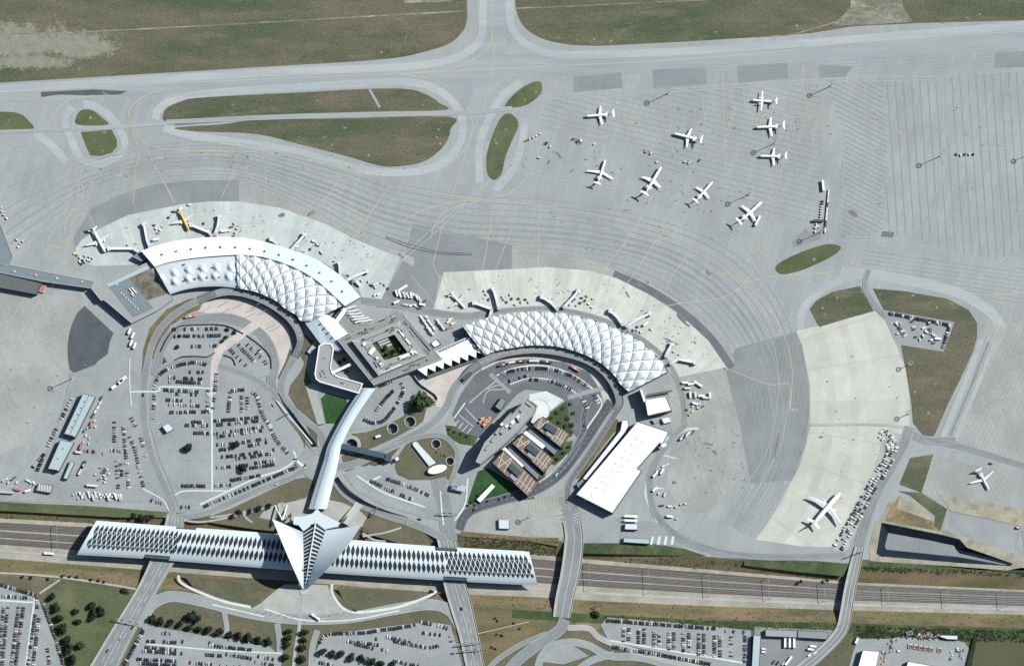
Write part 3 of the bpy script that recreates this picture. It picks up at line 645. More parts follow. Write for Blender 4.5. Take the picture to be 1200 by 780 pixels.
# roads
road([(196,608),(203,596),(193,570),(178,535),(170,500),(168,465),(172,430),(179,402),(192,380),(214,362),(240,350),(262,345)], 8)
road([(182,440),(188,412),(202,390),(228,376),(262,372),(290,380),(312,398),(322,425),(318,448),(322,462)], 11, M_ROAD, .46)
road([(182,440),(200,428),(230,422),(262,430),(300,445),(322,462)], 7, M_ROAD, .47)
road([(345,420),(333,440),(330,455),(336,470),(355,490),(376,508),(380,530)], 7, M_ROAD, .45)
road([(204,606),(240,601),(300,575),(340,560),(358,548)], 7, M_ROAD, .48); ribbon(ROADS, circle(372,543,15,40)+[circle(372,543,15,40)[0]], 10, .49, M_LOT)
road([(382,545),(410,545),(445,530),(480,512),(505,497),(522,478),(532,455),(548,437)], 9, M_ROAD, .46)
road([(445,530),(475,517),(500,510),(522,512),(536,530),(532,555),(520,580)], 6, M_ROAD, .45)
road([(716,470),(702,492),(680,525),(655,556),(625,575),(590,585),(560,594),(545,604),(538,620)], 12, M_BLACK, .50)
road([(724,480),(708,505),(685,540),(668,565),(664,590)], 7, M_DARKER, .48)
road([(690,470),(684,490),(684,505),(668,535),(650,556)], 7, M_BLACK, .47)
road([(514,560),(520,590),(524,612),(527,634)], 18, M_ROAD, .43)
road([(476,610),(500,620),(518,630),(526,640)], 9, M_ROAD, .52)
road([(664,580),(670,604),(672,620),(670,637)], 22, M_ROAD, .50)
road([(1066,500),(1060,518),(1048,540),(1030,572),(1016,606),(1008,636),(1003,662)], 12, M_ROAD, .50)
road([(1120,516),(1085,515),(1065,506)], 9, M_ROAD, .49); road([(1085,514),(1130,524),(1200,545),(1300,570)], 7, M_ROAD, .48, None)
road([(949,498),(1000,497),(1050,499),(1068,505)], 3, M_PAVE, .47, None, edge=False); road([(1018,316),(1014,335),(1024,355),(1038,372)], 6, M_DARK, .48, None)
road([(195,143),(300,138.5),(420,135),(545,132),(600,127)], 5, M_TAXI, .47, None); road([(-50,156),(100,151),(195,145)], 4, M_TAXI, .46, None); ribbon(ROADS, [(433,105),(445,126)], 3, .46, M_TAXI)
road([(424,352),(455,355),(480,360),(510,366),(545,370),(575,366),(590,364)], 8, M_ROAD, .46, None)
road([(578,366),(600,363),(640,361.5),(675,366),(715,378),(750,396),(777,418),(793,442),(801,470),(803,498)], 6, M_DARK, .47, None)
road([(803,498),(790,510),(772,535),(762,560),(764,590),(775,610),(800,632),(840,645),(900,652),(990,650)], 8, M_DARK, .45, None)
road([(520,708),(545,735)], 4, M_ROAD, .43, None)
road([(165,735),(176,710),(196,699),(218,700),(245,706),(275,714),(310,721),(355,725),(410,723),(465,713),(505,708),(528,716),(543,740)], 13, M_LOT, .45)
road([(262,712),(266,735),(264,745)], 6, M_LOT, .42, None); road([(325,730),(328,760),(322,800)], 7, M_LOT, .42, None); road([(372,738),(366,760),(364,800)], 7, M_LOT, .42, None)
road([(662,725),(655,738),(630,755),(605,775),(585,800)], 13, M_ROAD, .50); road([(560,800),(580,775),(610,755),(640,742)], 6, M_ROAD, .46, None)
road([(665,735),(690,736),(705,748),(750,764),(850,790)], 7, M_PAVE, .46, None)
road([(632,800),(632,775),(645,758),(668,752),(690,756),(715,768),(760,772),(840,800)], 9, M_LOT, .45, None); road([(660,800),(690,775),(720,766)], 8, M_LOT, .44, None); lot([(636,775),(645,758),(672,756),(690,768),(660,778)], M_LOT, .40)
road([(-50,671),(0,671),(70,676),(150,688),(165,692)], 2.4, M_PAVE, .42, None, edge=False); road([(46,695),(70,679)], 2.4, M_PAVE, .42, None, edge=False)
for p in ([(209,674),(212,682),(228,691),(262,704),(294,711)], [(389,684),(390,696),(402,712),(420,717),(465,711),(500,699),(512,692)]): ribbon(ROADS, spline(p, 8), 3, .55, M_WHITEP)
ribbon(ROADS, [(356,694),(354,712),(350,738),(346,760),(342,800)], 4, .56, M_PAVE)
for p in ([(246,606),(262,604),(288,599),(318,594)], [(285,600),(288,606),(296,612)], [(205,607),(240,611),(300,598)], [(425,628),(450,624),(470,618)], [(425,624),(438,632),(452,634)]): ribbon(ROADS, spline(p, 6), 2.2, .42, M_PAVE)
struct("road", ROADS, "grey asphalt roads, car parks and forecourts around the terminals")
# white and mint walkways, medians, kerb islands
for p, wd, m in (([(152,420),(152,446),(154,475)], 1.2, M_WHITEP), ([(153,459),(186,458),(190,453),(249,455)], 1.8, M_LINEG), ([(248,460),(248.5,520),(248.5,574)], 2.4, M_LINEG), ([(205,580),(218,575),(268,575)], 1.8, M_LINEG), ([(234,591),(268,575),(300,560),(330,550),(346,538),(344,528)], 2.2, M_LINEG), ([(167,572),(190,585),(198,598)], 1.4, M_WHITEP),
                 ([(418,557),(450,577),(498,594)], 2.2, M_LINEG), ([(430,565),(446,558)], 2.4, M_LINEG), ([(0,703),(40,705),(41,698)], 2.2, M_LINEG), ([(41,698),(30,780)], 2.4, M_LINEG), ([(172,754),(250,761),(330,765)], 1.8, M_LINEG), ([(715,750),(780,761),(870,776)], 2.0, M_WHITEP), ([(310,713),(355,726),(410,726),(468,715)], 1.6, M_WHITEP), ([(249,708),(310,722)], 1.6, M_WHITEP),
                 ([(582,440),(600,432),(625,428),(650,431),(675,441),(698,458)], 1.6, M_WHITEP), ([(598,450),(620,443),(645,445),(662,452),(676,461)], 1.4, M_WHITEP), ([(574,438),(585,448),(598,460)], 5, M_LOT), ([(665,466),(690,459),(708,455)], 5, M_LOT), ([(700,462),(705,475),(690,498),(688,502)], 1.8, M_WHITEP), ([(680,464),(685,475),(688,474)], 2, M_LOT), ([(550,472),(570,455),(582,446)], 1.8, M_PAVE), ([(571,456),(580,452),(590,450)], 1.4, M_PAVE), ([(566,472),(572,458),(592,456)], 1.4, M_PAVE), ([(538,486),(555,500)], 1.6, M_PAVE), ([(545,478),(560,494)], 1.6, M_PAVE),
                 ([(545,472),(532,490)], 1.6, M_WHITEP), ([(630,566),(648,552),(665,532)], .8, M_WHITEP), ([(516,575),(518,600),(520,615)], 1.6, M_WHITEP), ([(533,610),(545,590),(548,560)], 2.0, M_WHITEP), ([(325,470),(347,497),(366,520)], 1.6, M_WHITEP), ([(348,540),(358,548)], 3, M_WHITEP)):
    ribbon(RM, spline(p, 6) if len(p) > 2 else resample(p, 6), wd, .60, m)
for k in range(12): ribbon(RM, [(618+k*4.2, 583-.2*k), (618+k*4.2+3, 600-.2*k)], .35, .56, M_LINEY)
for k in range(7): ribbon(RM, [(650+k*1.5, 598+k*4.5), (659+k*1.5, 595+k*5)], .8, .57, M_LINEY); ribbon(RM, [(672, 603+k*3.6), (679, 600+k*3.6)], .8, .57, M_LINEY)
for k in range(4): ribbon(RM, [(765+k*8, 628), (763+k*8, 638)], 3, .56, M_WHITEP)
for x in range(4): ribbon(RM, [(538+x*5,492+x*3),(532+x*5,499+x*3)], .8, .58, M_WHITEP)
def bays(p, depth, pitch=2.6, both=False):
    q = resample(spline(p, 6) if len(p) > 2 else p, max(2, int(plen(p)/pitch)))
    a = offset(q, depth); b = offset(q, -depth if both else 0)
    for i, pt in enumerate(q): ribbon(RM, [b[i], a[i]], .28, .585, M_LINEW)
for p, d, bo in (([(196,545),(246,545)], 4.5, True), ([(200,534),(246,534)], 4.5, True), ([(205,552),(246,553)], 4, True), ([(210,586),(240,585)], 4, False), ([(190,523),(215,523)], 4, True), ([(205,512),(240,512)], 4, True), ([(182,468),(184,510)], -4.5, False), ([(250,556),(300,552)], 4, True), ([(250,575),(300,560)], -5, False), ([(200,385),(250,384)], -5, False), ([(212,396),(256,394)], 4.5, True), ([(210,404),(252,403)], 4.5, True), ([(212,414),(252,412)], 4.5, True), ([(265,420),(300,432)], 4.5, True),
                 ([(415,570),(440,583),(480,596)], 4, True), ([(412,562),(430,574),(470,590)], 4, True), ([(225,692),(262,706),(292,713)], -5, False), ([(400,722),(450,714),(490,706)], 5, False), ([(590,445),(615,437),(640,438),(672,450),(690,462)], 4.5, False), ([(600,453),(625,446),(650,449),(672,462)], -4.5, False), ([(440,775),(530,760)], 4, True), ([(460,765),(530,752)], 4, True), ([(536,745),(548,790)], 5, False), ([(860,742),(858,775)], 4.5, False), ([(848,742),(846,768)], 4.5, True), ([(180,760),(325,770)], 4, True), ([(90,545),(120,550)], 4, True), ([(110,528),(140,530)], 4, True), ([(165,590),(195,592)], 4, True)):
    bays(p, d, 2.7, bo)
struct("road_marking", RM, "white lane lines, parking bays and mint walkways painted on the roads", "road markings")

# --- ramps, light wells and basin (the things that sit in the holes)
mb = MB()
for line, wd, dep, name in ((RAMP1, 9, 5.0, 'a'), (RAMP2, 10, 5.0, 'b')):
    a, b = offset(line, wd/2), offset(line, -wd/2); n = len(line)
    zz = [.2-dep*min(1, i/(n*.55)) for i in range(n)] if name == 'a' else [.2-dep*min(1, (n-1-i)/(n*.6)) for i in range(n)]
    va = [G(*p, zz[i]) for i, p in enumerate(a)]; vb = [G(*p, zz[i]) for i, p in enumerate(b)]
    mb.add(va+vb, [(i, i+1, n+i+1, n+i) for i in range(n-1)], M_ROAD)
    for L in (a, b):
        mb.add([G(*p, zz[i]) for i, p in enumerate(L)] + [G(*p, .9) for p in L], [(i, i+1, n+i+1, n+i) for i in range(n-1)], M_WALL)
    for k in ((n-1) if name == 'a' else 0,): mb.quad(G(*a[k], zz[k]), G(*b[k], zz[k]), G(*b[k], .9), G(*a[k], .9), M_GLASS)  # dark sheet at the deep end stands in for shade in the tunnel mouth
struct("underpass_road", mb, "two sunken ramp roads between concrete retaining walls", "road")
mb = MB()
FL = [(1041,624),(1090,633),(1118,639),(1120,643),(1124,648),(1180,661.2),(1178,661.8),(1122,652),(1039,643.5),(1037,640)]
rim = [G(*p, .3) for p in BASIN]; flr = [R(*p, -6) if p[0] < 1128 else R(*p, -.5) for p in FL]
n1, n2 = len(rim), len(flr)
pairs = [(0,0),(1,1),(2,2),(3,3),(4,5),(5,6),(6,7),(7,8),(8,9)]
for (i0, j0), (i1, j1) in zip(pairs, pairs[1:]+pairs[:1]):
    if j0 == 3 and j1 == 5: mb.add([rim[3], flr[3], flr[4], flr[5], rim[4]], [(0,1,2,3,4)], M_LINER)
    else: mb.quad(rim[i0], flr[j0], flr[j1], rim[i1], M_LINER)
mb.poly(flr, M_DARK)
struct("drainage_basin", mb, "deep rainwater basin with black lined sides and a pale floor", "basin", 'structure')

# --- railway in the cutting
PORTALS = []
mb = MB(); rl = MB()
M_SLEEP = surf("sleepers and dark ballast", S(104,97,90), S(86,80,75), patch=.2, fine=1.4, fvar=.2)
def track_y(x, t): return yat(NB, x) + (yat(SB, x)-yat(NB, x))*t
def along(t, z, x0=-600, x1=1800): return [(x, track_y(x, t)+ (.176*z)) for x in range(x0, x1+1, 20)]
for t0, t1, m in ((.13,.315,M_BALLAST),(.355,.505,M_BALLAST),(.535,.68,M_BALLAST)):
    a, b = along(t0, ZT), along(t1, ZT); n = len(a)
    mb.add([G(*p, ZT+.25) for p in a]+[G(*p, ZT+.25) for p in b], [(i, i+1, n+i+1, n+i) for i in range(n-1)], m)
struct("railway_bed", mb, "brown grey ballast beds of the railway in the cutting", "railway bed")
for t in (.205,.285,.40,.46,.56,.62):
    for s in (-.75, .75):
        q = [(x, y+s) for x, y in along(t, ZT)]
        ribbon(rl, q, .32, ZT+.5, M_STEEL)
    ribbon(rl, along(t, ZT), 2.2, ZT+.4, M_SLEEP)
for px_ in (66, 690, 760, 830, 900, 965, 1040, 1110, 1175): PORTALS.append(px_)
struct("railway_track", rl, "six pairs of rails in the cutting", "railway track")
mb = MB()
ribbon(mb, along(.84, ZT), 3.2, ZT+.2, M_PAVE)
ribbon(mb, [(x, yat(ST,x)+6) for x in range(200, 1300, 20)][20:], 10, .31, M_GREENS)
ribbon(mb, [(x, yat(NT,x)+12) for x in range(680, 940, 10)], 5, .1, M_GRAVEL, ) if 0 else None
ribbon(mb, [(x, yat(ST,x)+13+3*sin(x*.02)) for x in range(1000, 1320, 10)], 14, .30, M_GREENS)
flat(mb, [(545,712),(600,716),(648,720),(640,735),(605,755),(575,780),(565,800),(552,790),(548,740)], .29, M_SLOPE)
flat(mb, [(672,722),(700,724),(708,730),(700,738),(676,735)], .29, M_SOIL)
flat(mb, [(1140,762),(1144,746),(1300,752),(1300,830),(1136,830)], .30, surf("mown field", S(96,98,74), S(88,92,68), patch=.02, fine=.5, fvar=.12))
flat(mb, [(50,700),(80,680),(150,690),(165,694),(128,760),(108,800),(88,800),(70,745)], .30, M_GRASSG)
flat(mb, [(215,673),(300,684),(318,690),(300,704),(288,706),(250,696),(225,686)], .30, M_GRASS); flat(mb, [(395,688),(450,690),(518,694),(508,697),(470,708),(425,715),(406,710)], .30, M_GRASS)
flat(mb, [(168,735),(190,712),(225,706),(262,722),(262,738),(200,731)], .30, M_GRASS); flat(mb, [(268,722),(300,730),(322,738),(320,752),(270,742)], .30, M_GRASS)
struct("embankment", mb, "dry and green banks south of the railway", "embankment")
# ------------------------------------------------------------------ buildings
def centroid(p): return (sum(q[0] for q in p)/len(p), sum(q[1] for q in p)/len(p))
def RP(poly, h): return [R(x, y, h) for x, y in poly]
def inset(pw, d):
    """outline moved inwards by d (x, y metres, counter-clockwise)"""
    p = ccw([(q[0], q[1]) for q in pw]); n = len(p); out = []
    for i in range(n):
        a, b, c = Vector(p[i-1]), Vector(p[i]), Vector(p[(i+1) % n])
        u, v = (b-a).normalized(), (c-b).normalized()
        n1, n2 = Vector((-u.y, u.x)), Vector((-v.y, v.x))
        k = (n1+n2); k = k/max(.35, k.length_squared/2*1.0) if k.length > 1e-6 else n1
        out.append((b.x+k.x*d, b.y+k.y*d))
    return out
def building(name, label, cat, poly, h, wall=M_WALL, roof=M_ROOFG, parapet=.7, glaze=True, z0=0.0, group=None, storey=3.8):
    """walls, glazing bands, roof slab inside a parapet; poly is the roof outline as seen in the photo"""
    pw = ccw([(v.x, v.y) for v in RP(poly, h)])
    c = centroid(pw); t = thing(name, label, cat, (c[0], c[1], z0), group=group)
    mb = MB(); mb.prism(pw, z0-.3, h, wall, None)
    ins = inset(pw, .45)
    n = len(pw)
    for i in range(n):
        j = (i+1) % n
        mb.quad((*pw[i], h), (*pw[j], h), (*ins[j], h), (*ins[i], h), wall)
        mb.quad((*ins[i], h), (*ins[j], h), (*ins[j], h-parapet), (*ins[i], h-parapet), wall)
    mb.build("wall", t)
    MB().poly([(x, y, h-parapet) for x, y in ins], roof).build("roof", t)
    if glaze:
        g = MB(); k = z0+1.0
        while k+2.2 < h-parapet:
            for i in range(n):
                a, b = Vector(pw[i]), Vector(pw[(i+1) % n])
                if (b-a).length < 4: continue
                u = (b-a).normalized(); nn = Vector((u.y, -u.x))*.06
                p, q = a+u*.8+nn, b-u*.8+nn
                g.quad((p.x, p.y, k), (q.x, q.y, k), (q.x, q.y, k+1.9), (p.x, p.y, k+1.9), M_BAND)
            k += storey
        if g.f: g.build("window_band", t)
    return t, pw
def boxes(parent, name, lst, h, mat, top=None):
    """roof units seen at photo position, one child each: (x, y, length, width, height, rotation in photo degrees)"""
    for x, y, a, b, hh, rt in lst:
        v = R(x, y, h+hh)
        MB().box((v.x, v.y, h+hh/2), (a, b, hh), mat, -radians(rt), top).build(name, parent)

# --- crescent roofs
def grid_roof(mb, O, I, hf, mat, nu, nv, thick=.5):
    o, i = resample(O, nu), resample(I, nu); vs = []
    for a in range(nu+1):
        for b in range(nv+1):
            t = b/nv; h = hf(a/nu, t); vs.append(R(o[a][0]+(i[a][0]-o[a][0])*t, o[a][1]+(i[a][1]-o[a][1])*t, h))
    fs = [(a*(nv+1)+b, a*(nv+1)+b+1, (a+1)*(nv+1)+b+1, (a+1)*(nv+1)+b) for a in range(nu) for b in range(nv)]
    mb.add(vs, fs, mat); return vs
def skirt(mb, pts, z0, mat, d=0.0):
    vs = [tuple(p) for p in pts] + [(p[0], p[1], z0) for p in pts]; n = len(pts)
    mb.add(vs, [(i, i+1, n+i+1, n+i) for i in range(n-1)], mat)
def pillows(name, parent, O, I, nu, rows, hf, rise, skip=lambda u, v: False):
    """a net of diamond cushions between two curves, gutters between them"""
    o, i = spline(O, 10), spline(I, 10); K = 400
    o, i = resample(o, K), resample(i, K)
    def P(u, v, dh=0):
        u = min(1, max(0, u)); f = u*K; k = min(K-1, int(f)); e = f-k
        a = [o[k][q]+(o[k+1][q]-o[k][q])*e for q in (0, 1)]; b = [i[k][q]+(i[k+1][q]-i[k][q])*e for q in (0, 1)]
        h = hf(u, v); return R(a[0]+(b[0]-a[0])*v, a[1]+(b[1]-a[1])*v, h) + Vector((0, 0, dh))
    mb, gm = MB(), MB()
    NR = rows
    base = [P(u/120, v/6, -.9) for u in range(121) for v in range(7)]
    gm.add(base, [(a*7+b, a*7+b+1, (a+1)*7+b+1, (a+1)*7+b) for a in range(120) for b in range(6)], M_GROOVE)
    du = 1.0/nu; dv = 2.0/rows; M = 4
    for r in range(-1, rows+1):
        v0 = (r+.5)*dv/2 + .25*dv*0
        for c in range(-1, nu+1):
            u0 = (c + (.5 if r % 2 else 0.0) + .25)*du
            if u0 < -du*.3 or u0 > 1+du*.3 or skip(u0, v0): continue
            vs, ok = [], True
            for p in range(M+1):
                for q in range(M+1):
                    s, t = (p/M*2-1)*.95, (q/M*2-1)*.95
                    uu, vv = u0 + (s-t)*du/4, v0 + (s+t)*dv/4
                    hgt = rise*(1-max(abs(s), abs(t))**1.4)
                    vs.append(P(min(1, max(0, uu)), min(1.0, max(0.0, vv)), hgt))
            fs = [(p*(M+1)+q, p*(M+1)+q+1, (p+1)*(M+1)+q+1, (p+1)*(M+1)+q) for p in range(M) for q in range(M)]
            mb.add(vs, fs, M_CUSH)
    # loose ends of the outermost cushions are clamped to the roof edge
    gm.build("roof_gutter", parent)
    mb.build(name, parent)
    return P
M_CUSH = plain("white roof cushion", (.63,.69,.73), .5, 0, .4, grain=.015)
T1O = [(541.5,382),(552,378.5),(564.6,374),(582.6,369.5),(600.5,367),(621,365),(640,365.8),(658,367),(675,370),(694,374.6),(712,380),(727.7,387.7),(743,394.6),(755,403),(766,413),(775,423),(783,435)]
T1I = [(568.5,416.5),(582.6,411),(608,406.7),(620,405),(636,405),(651,406),(669,410),(688,417),(704.6,426),(718.5,438.5),(727.7,451),(737,459)]
c = G(660, 400)
t = thing("crescent_terminal", "lower crescent terminal covered all along by white diamond cushion roof", "terminal", (c.x, c.y, 0))
PF = pillows("roof_cushion", t, T1O, T1I, 16, 5, lambda u, v: 11+3.0*sin(pi*min(1, max(0, v))), 3.1)
mb = MB()
ring = [PF(k/100, 0, -1) for k in range(101)] + [PF(1, k/6, -1) for k in range(1, 7)] + [PF(1-k/100, 1, -1) for k in range(1, 101)] + [PF(0, 1-k/6, -1) for k in range(1, 7)]
ring = [Vector((p.x, p.y, p.z)) for p in ring]
cc = Vector((c.x, c.y, 0))
skirt(mb, ring+[ring[0]], -.2, M_WALLD); mb.build("wall", t)
mb = MB()
for k in range(0, 101):
    p = PF(k/100, 0, -3); q = PF(min(1, (k+.35)/100), 0, -3)
    n_ = Vector((q.y-p.y, -(q.x-p.x), 0)); n_ = -n_.normalized()*.12 if n_.length else n_
    mb.quad(p+n_, q+n_, (q+n_).xy.to_3d()+Vector((0,0,1)), (p+n_).xy.to_3d()+Vector((0,0,1)), M_STEEL)
mb.build("facade_mullion", t)

# upper crescent: smooth white outer ring, bulging silver part, cushioned part
T2O = [(165.4,294),(182,288),(201,283),(222,280),(245,278),(278,278),(310.8,283.5),(341.5,292.4),(369.7,303.3),(386,313.5),(401.8,325),(414,338),(422.5,347.8)]
T2M = [(181.4,312.6),(193,308.5),(206.4,305.5),(222,303),(239.7,301),(260,299.5),(278,298.5),(300,300),(318.5,304),(344,313),(369.7,327.7),(389,344.4),(404.4,358.5)]
T2I = [(199.4,344.6),(214,340),(229.5,337),(243,335.8),(256.4,335.6),(268,336.5),(280,338)]
c = G(280, 310)
t = thing("crescent_terminal", "upper crescent terminal with smooth white outer ring and cushioned inner roof", "terminal", (c.x, c.y, 0))
M_SILV = plain("bright silver roof", S(226,236,244), .4, .15, grain=.02)
M_RING = plain("pale blue roof membrane", (.60,.68,.73), .5, grain=.03)
mb = MB()
vs = grid_roof(mb, spline(T2O, 8), spline(T2M, 8), lambda u, v: 12.0+.8*v, M_WHITE, 60, 3); mb.m[32*3:] = [M_RING]*(28*3)
mb.build("outer_roof", t)
mb = MB(); A = vs[0::4]; B = vs[3::4]
skirt(mb, A, -.2, M_WALLD); skirt(mb, B, -.2, M_WALLD); skirt(mb, vs[0:4], -.2, M_WALL); skirt(mb, vs[-4:], -.2, M_WALL)
a2, b2 = spline(T2M[:7], 8), spline(T2I, 8)
mi = MB()
def bulge(u, v):
    w_ = sin(pi*v)
    return 9.6 + 4.0*w_**.7 + 3.4*max(0, cos(u*pi*11 + (0 if v < .52 else 1.6)))*max(0, 1-abs(v-(.38 if v < .52 else .66))/.16)
vs2 = grid_roof(mi, a2, b2, bulge, M_ROOFS, 80, 26)
mi.m = [M_SILV]*len(mi.m); mi.build("silver_roof", t, smooth=True)
skirt(mb, vs2[:27], -.2, M_WALLD); skirt(mb, vs2[26::27], -.2, M_WALLD)
LO = [(277,298.5),(300,300),(318.5,304),(344,313),(369.7,327.7),(389,344.4),(402,358)]
LI = [(279,338),(290,340),(301.8,343),(322.3,352),(335,362.3),(346.7,369),(353,376),(366,376)]
P2 = pillows("roof_cushion", t, LO, LI, 8, 5, lambda u, v: 11+3.0*sin(pi*min(1, max(0, v))), 3.1)
skirt(mb, [P2(k/60, 1, -1) for k in range(61)] + [P2(1, 1-k/6, -1) for k in range(7)], -.2, M_WALLD)
mb.build("wall", t)
mb = MB()
q = resample(spline(T2M, 8), 60)
for k in range(28, 60): mb.add([R(*q[k], 13.2), R(*q[k+1], 13.2), R(q[k+1][0]-.7, q[k+1][1]+1.0, 13.2), R(q[k][0]-.7, q[k][1]+1.0, 13.2)], [(0,1,2,3)], M_DSTEEL)
mb.build("roof_gutter", t)
qo = resample(spline([( (a[0]+b[0])/2, (a[1]+b[1])/2) for a, b in zip(T2O, T2M)], 8), 15)
for k in range(1, 15): 
    v = R(qo[k][0], qo[k][1]+.5, 13.2); MB().box((v.x, v.y, 13), (2.0, 1.6, 1.4), M_DSTEEL, .3*k).build("roof_vent", t)
for x, y in ((202.5,332),(216,328.6),(229,326.3),(242.6,324.8),(256.6,324.5),(203,319.5),(218,316),(232.5,314.5),(249,313.3),(215.8,309.6)):
    v = R(x, y, 14.5); MB().box((v.x, v.y, 13.8), (1.7, 1.3, 2.4), M_DSTEEL).build("roof_vent", t)

# link halls between the crescents
def slope_roof(name, label, cat, poly, hs, mat, z0=0):
    p = [R(x, y, h) for (x, y), h in zip(poly, hs)]
    c_ = sum(p, Vector())/len(p); t_ = thing(name, label, cat, (c_.x, c_.y, 0))
    m_ = MB(); m_.add(p, [list(range(len(p)))], mat); m_.build("roof", t_)
    m_ = MB(); skirt(m_, [v-Vector((0,0,.02)) for v in p+[p[0]]], z0, M_WALLD); m_.build("wall", t_)
    return t_
t = slope_roof("link_hall", "white flat link hall with sloped blue grey side, between crescent and square building", "terminal hall", [(355,375),(371,372),(392,397),(401,409),(398,412),(388,410),(375.6,403)], [9,12,12.2,12.2,9,9,9], M_ROOFS)
mb = MB(); p = RP([(371,372),(374,368),(379.5,366.7),(384,369),(393.6,374.4),(408,391),(393.6,398.7)], 12.4); mb.add(p, [list(range(7))], M_WHITE)
p2 = RP([(392.3,375),(403,360),(407,363.5),(396.5,378)], 12.5); mb.add(p2, [(0,1,2,3)], M_WHITE); mb.build("white_roof", t)
mb = MB(); skirt(mb, [v-Vector((0,0,.02)) for v in p+[p[0]]], 0, M_WALLD); skirt(mb, [v-Vector((0,0,.02)) for v in p2+[p2[0]]], 0, M_WALLD); mb.build("side_wall", t)
for k, (x, y) in enumerate(((375.5,379.6),(380,384.7),(384.6,390),(389.4,395.5),(379,367.5))):
    v = R(x, y, 13.2); MB().box((v.x, v.y, 12.7), (1.8, 1.5, 1.3), M_DSTEEL, .8).build("roof_vent", t)
building("infill_block", "low grey flat roof in the corner between the white link hall and the crescent end", "building", [(391,372),(400,361),(403,366),(398,376),(394,375)], 8, M_WALL, M_ROOFG, glaze=False)
building("infill_block", "grey flat roof between the slatted canopies and the square building", "building", [(397,377),(403,366),(416,379),(430,380),(441,378),(452,374),(458,380),(436,388),(409,392)], 9, M_WALL, M_ROOFG, glaze=False)
t = thing("slatted_canopy", "row of long white slats standing out beside the upper crescent's end", "canopy", tuple(G(417, 368)))
for k, (a, b) in enumerate((((405.5,361.5),(417.5,358.5)),((407.5,365),(421,363)),((409.5,368.5),(424,366.5)),((411.7,371.5),(427,370)),((413.5,374.7),(432,372)),((416,377.6),(436,374.5)))):
    p, q = R(*a, 10), R(*b, 10); d = (q-p); m_ = (p+q)/2
    MB().box((m_.x, m_.y, 9.8), (d.length, 1.5, 2.2), M_WHITE, atan2(d.y, d.x)).build("canopy_slat", t)
    MB().box((p.x+d.x*.9, p.y+d.y*.9, 4.3), (.5, .5, 8.8), M_STEEL).build("post", t)

# square building with a courtyard
SQ = [(395,398),(471,367),(518,420.5),(438,451)]
IN_ = [(412,399),(469,376),(499,417),(443.6,440)]
CY = [(436,402),(462,391.7),(478,413),(450.6,422)]
h1, h2 = 15.0, 21.0
c = R(457, 410, 0)
t = thing("square_building", "big square grey building with stepped roof round a planted courtyard", "building", (c.x, c.y, 0))
o1 = ccw([(v.x, v.y) for v in RP(SQ, h1)]); i1 = ccw([(v.x, v.y) for v in RP(IN_, h2)]); y1 = ccw([(v.x, v.y) for v in RP(CY, h2)])
mb = MB(); mb.prism(o1, -.2, h1+.6, M_WALL, None)
for k in range(4): 
    j = (k+1) % 4; a, b = inset(o1, .6)[k], inset(o1, .6)[j]
    mb.quad((*o1[k], h1+.6), (*o1[j], h1+.6), (*b, h1+.6), (*a, h1+.6), M_WALL)
mb.build("outer_wall", t)
def ring_poly(mb, out, inn, z, mat):
    V, _e, F, *_ = delaunay_2d_cdt([Vector(p) for p in out+inn], [(i, (i+1) % len(out)) for i in range(len(out))] + [(len(out)+i, len(out)+(i+1) % len(inn)) for i in range(len(inn))], [], 0, 1e-4)
    keep = [f for f in F if inside(sum(V[i].x for i in f)/len(f), sum(V[i].y for i in f)/len(f), out) and not inside(sum(V[i].x for i in f)/len(f), sum(V[i].y for i in f)/len(f), inn)]
    mb.add([(v.x, v.y, z) for v in V], keep, mat)
mb = MB(); ring_poly(mb, o1, inset(i1, 1), h1, M_ROOFG); mb.build("terrace_roof", t)
mb = MB(); mb.prism(i1, h1, h2, M_WALLD, None); mb.prism(y1, 0, h2, M_WALLD, None); mb.build("inner_wall", t)
mb = MB(); ring_poly(mb, i1, y1, h2, M_ROOFL); mb.build("upper_roof", t)
MB().poly([(x, y, 13) for x, y in y1], surf("courtyard planting", S(104,100,74), S(74,84,56), patch=.15, rgb3=S(128,120,98), patch3=.2, fine=.7, fvar=.2)).build("courtyard_garden", t)  # garden floor raised high in the court to keep it out of deep shade
mb = MB()
for f in (.15, .5, .85):
    for k in range(4):
        a, b = Vector(i1[k]), Vector(i1[(k+1) % 4]); a2, b2 = Vector(y1[k]), Vector(y1[(k+1) % 4])
for k in range(4):      # seams and edges on the upper roof
    a, b = Vector(i1[k]), Vector(i1[(k+1) % 4]); a2, b2 = Vector(y1[k]), Vector(y1[(k+1) % 4])
    for f in (0.0,):
        p, q = a.lerp(b, f), a2.lerp(b2, f); u = (q-p).normalized(); n_ = Vector((-u.y, u.x))*.35
        mb.quad((*(p+n_), h2+.15), (*(q+n_), h2+.15), (*(q-n_), h2+.15), (*(p-n_), h2+.15), M_LINEW)
    m0, m1 = a.lerp(a2, .45), b.lerp(b2, .45); u = (m1-m0).normalized(); n_ = Vector((-u.y, u.x))*.5
    mb.quad((*(m0+n_), h2+.25), (*(m1+n_), h2+.25), (*(m1-n_), h2+.25), (*(m0-n_), h2+.25), M_ROOFD)
mb.build("roof_seam", t)
boxes(t, "roof_unit", [(436,411,9,5,1.6,-55),(474,417,13,3.5,1.4,-22),(427,403,4,3,2,-30),(442,419,3,2.5,2,-40),(483,412,5,3.5,2.4,40),(446,426,3,3,2,20),(470,390,10,2,1.2,50),(478,400,8,2,1.5,50),(486,411,8,2,1.5,50),(458,432,26,.8,1.2,-22),(462,430,18,.8,1.0,-22)], h2, M_ROOFL, M_WHITE)
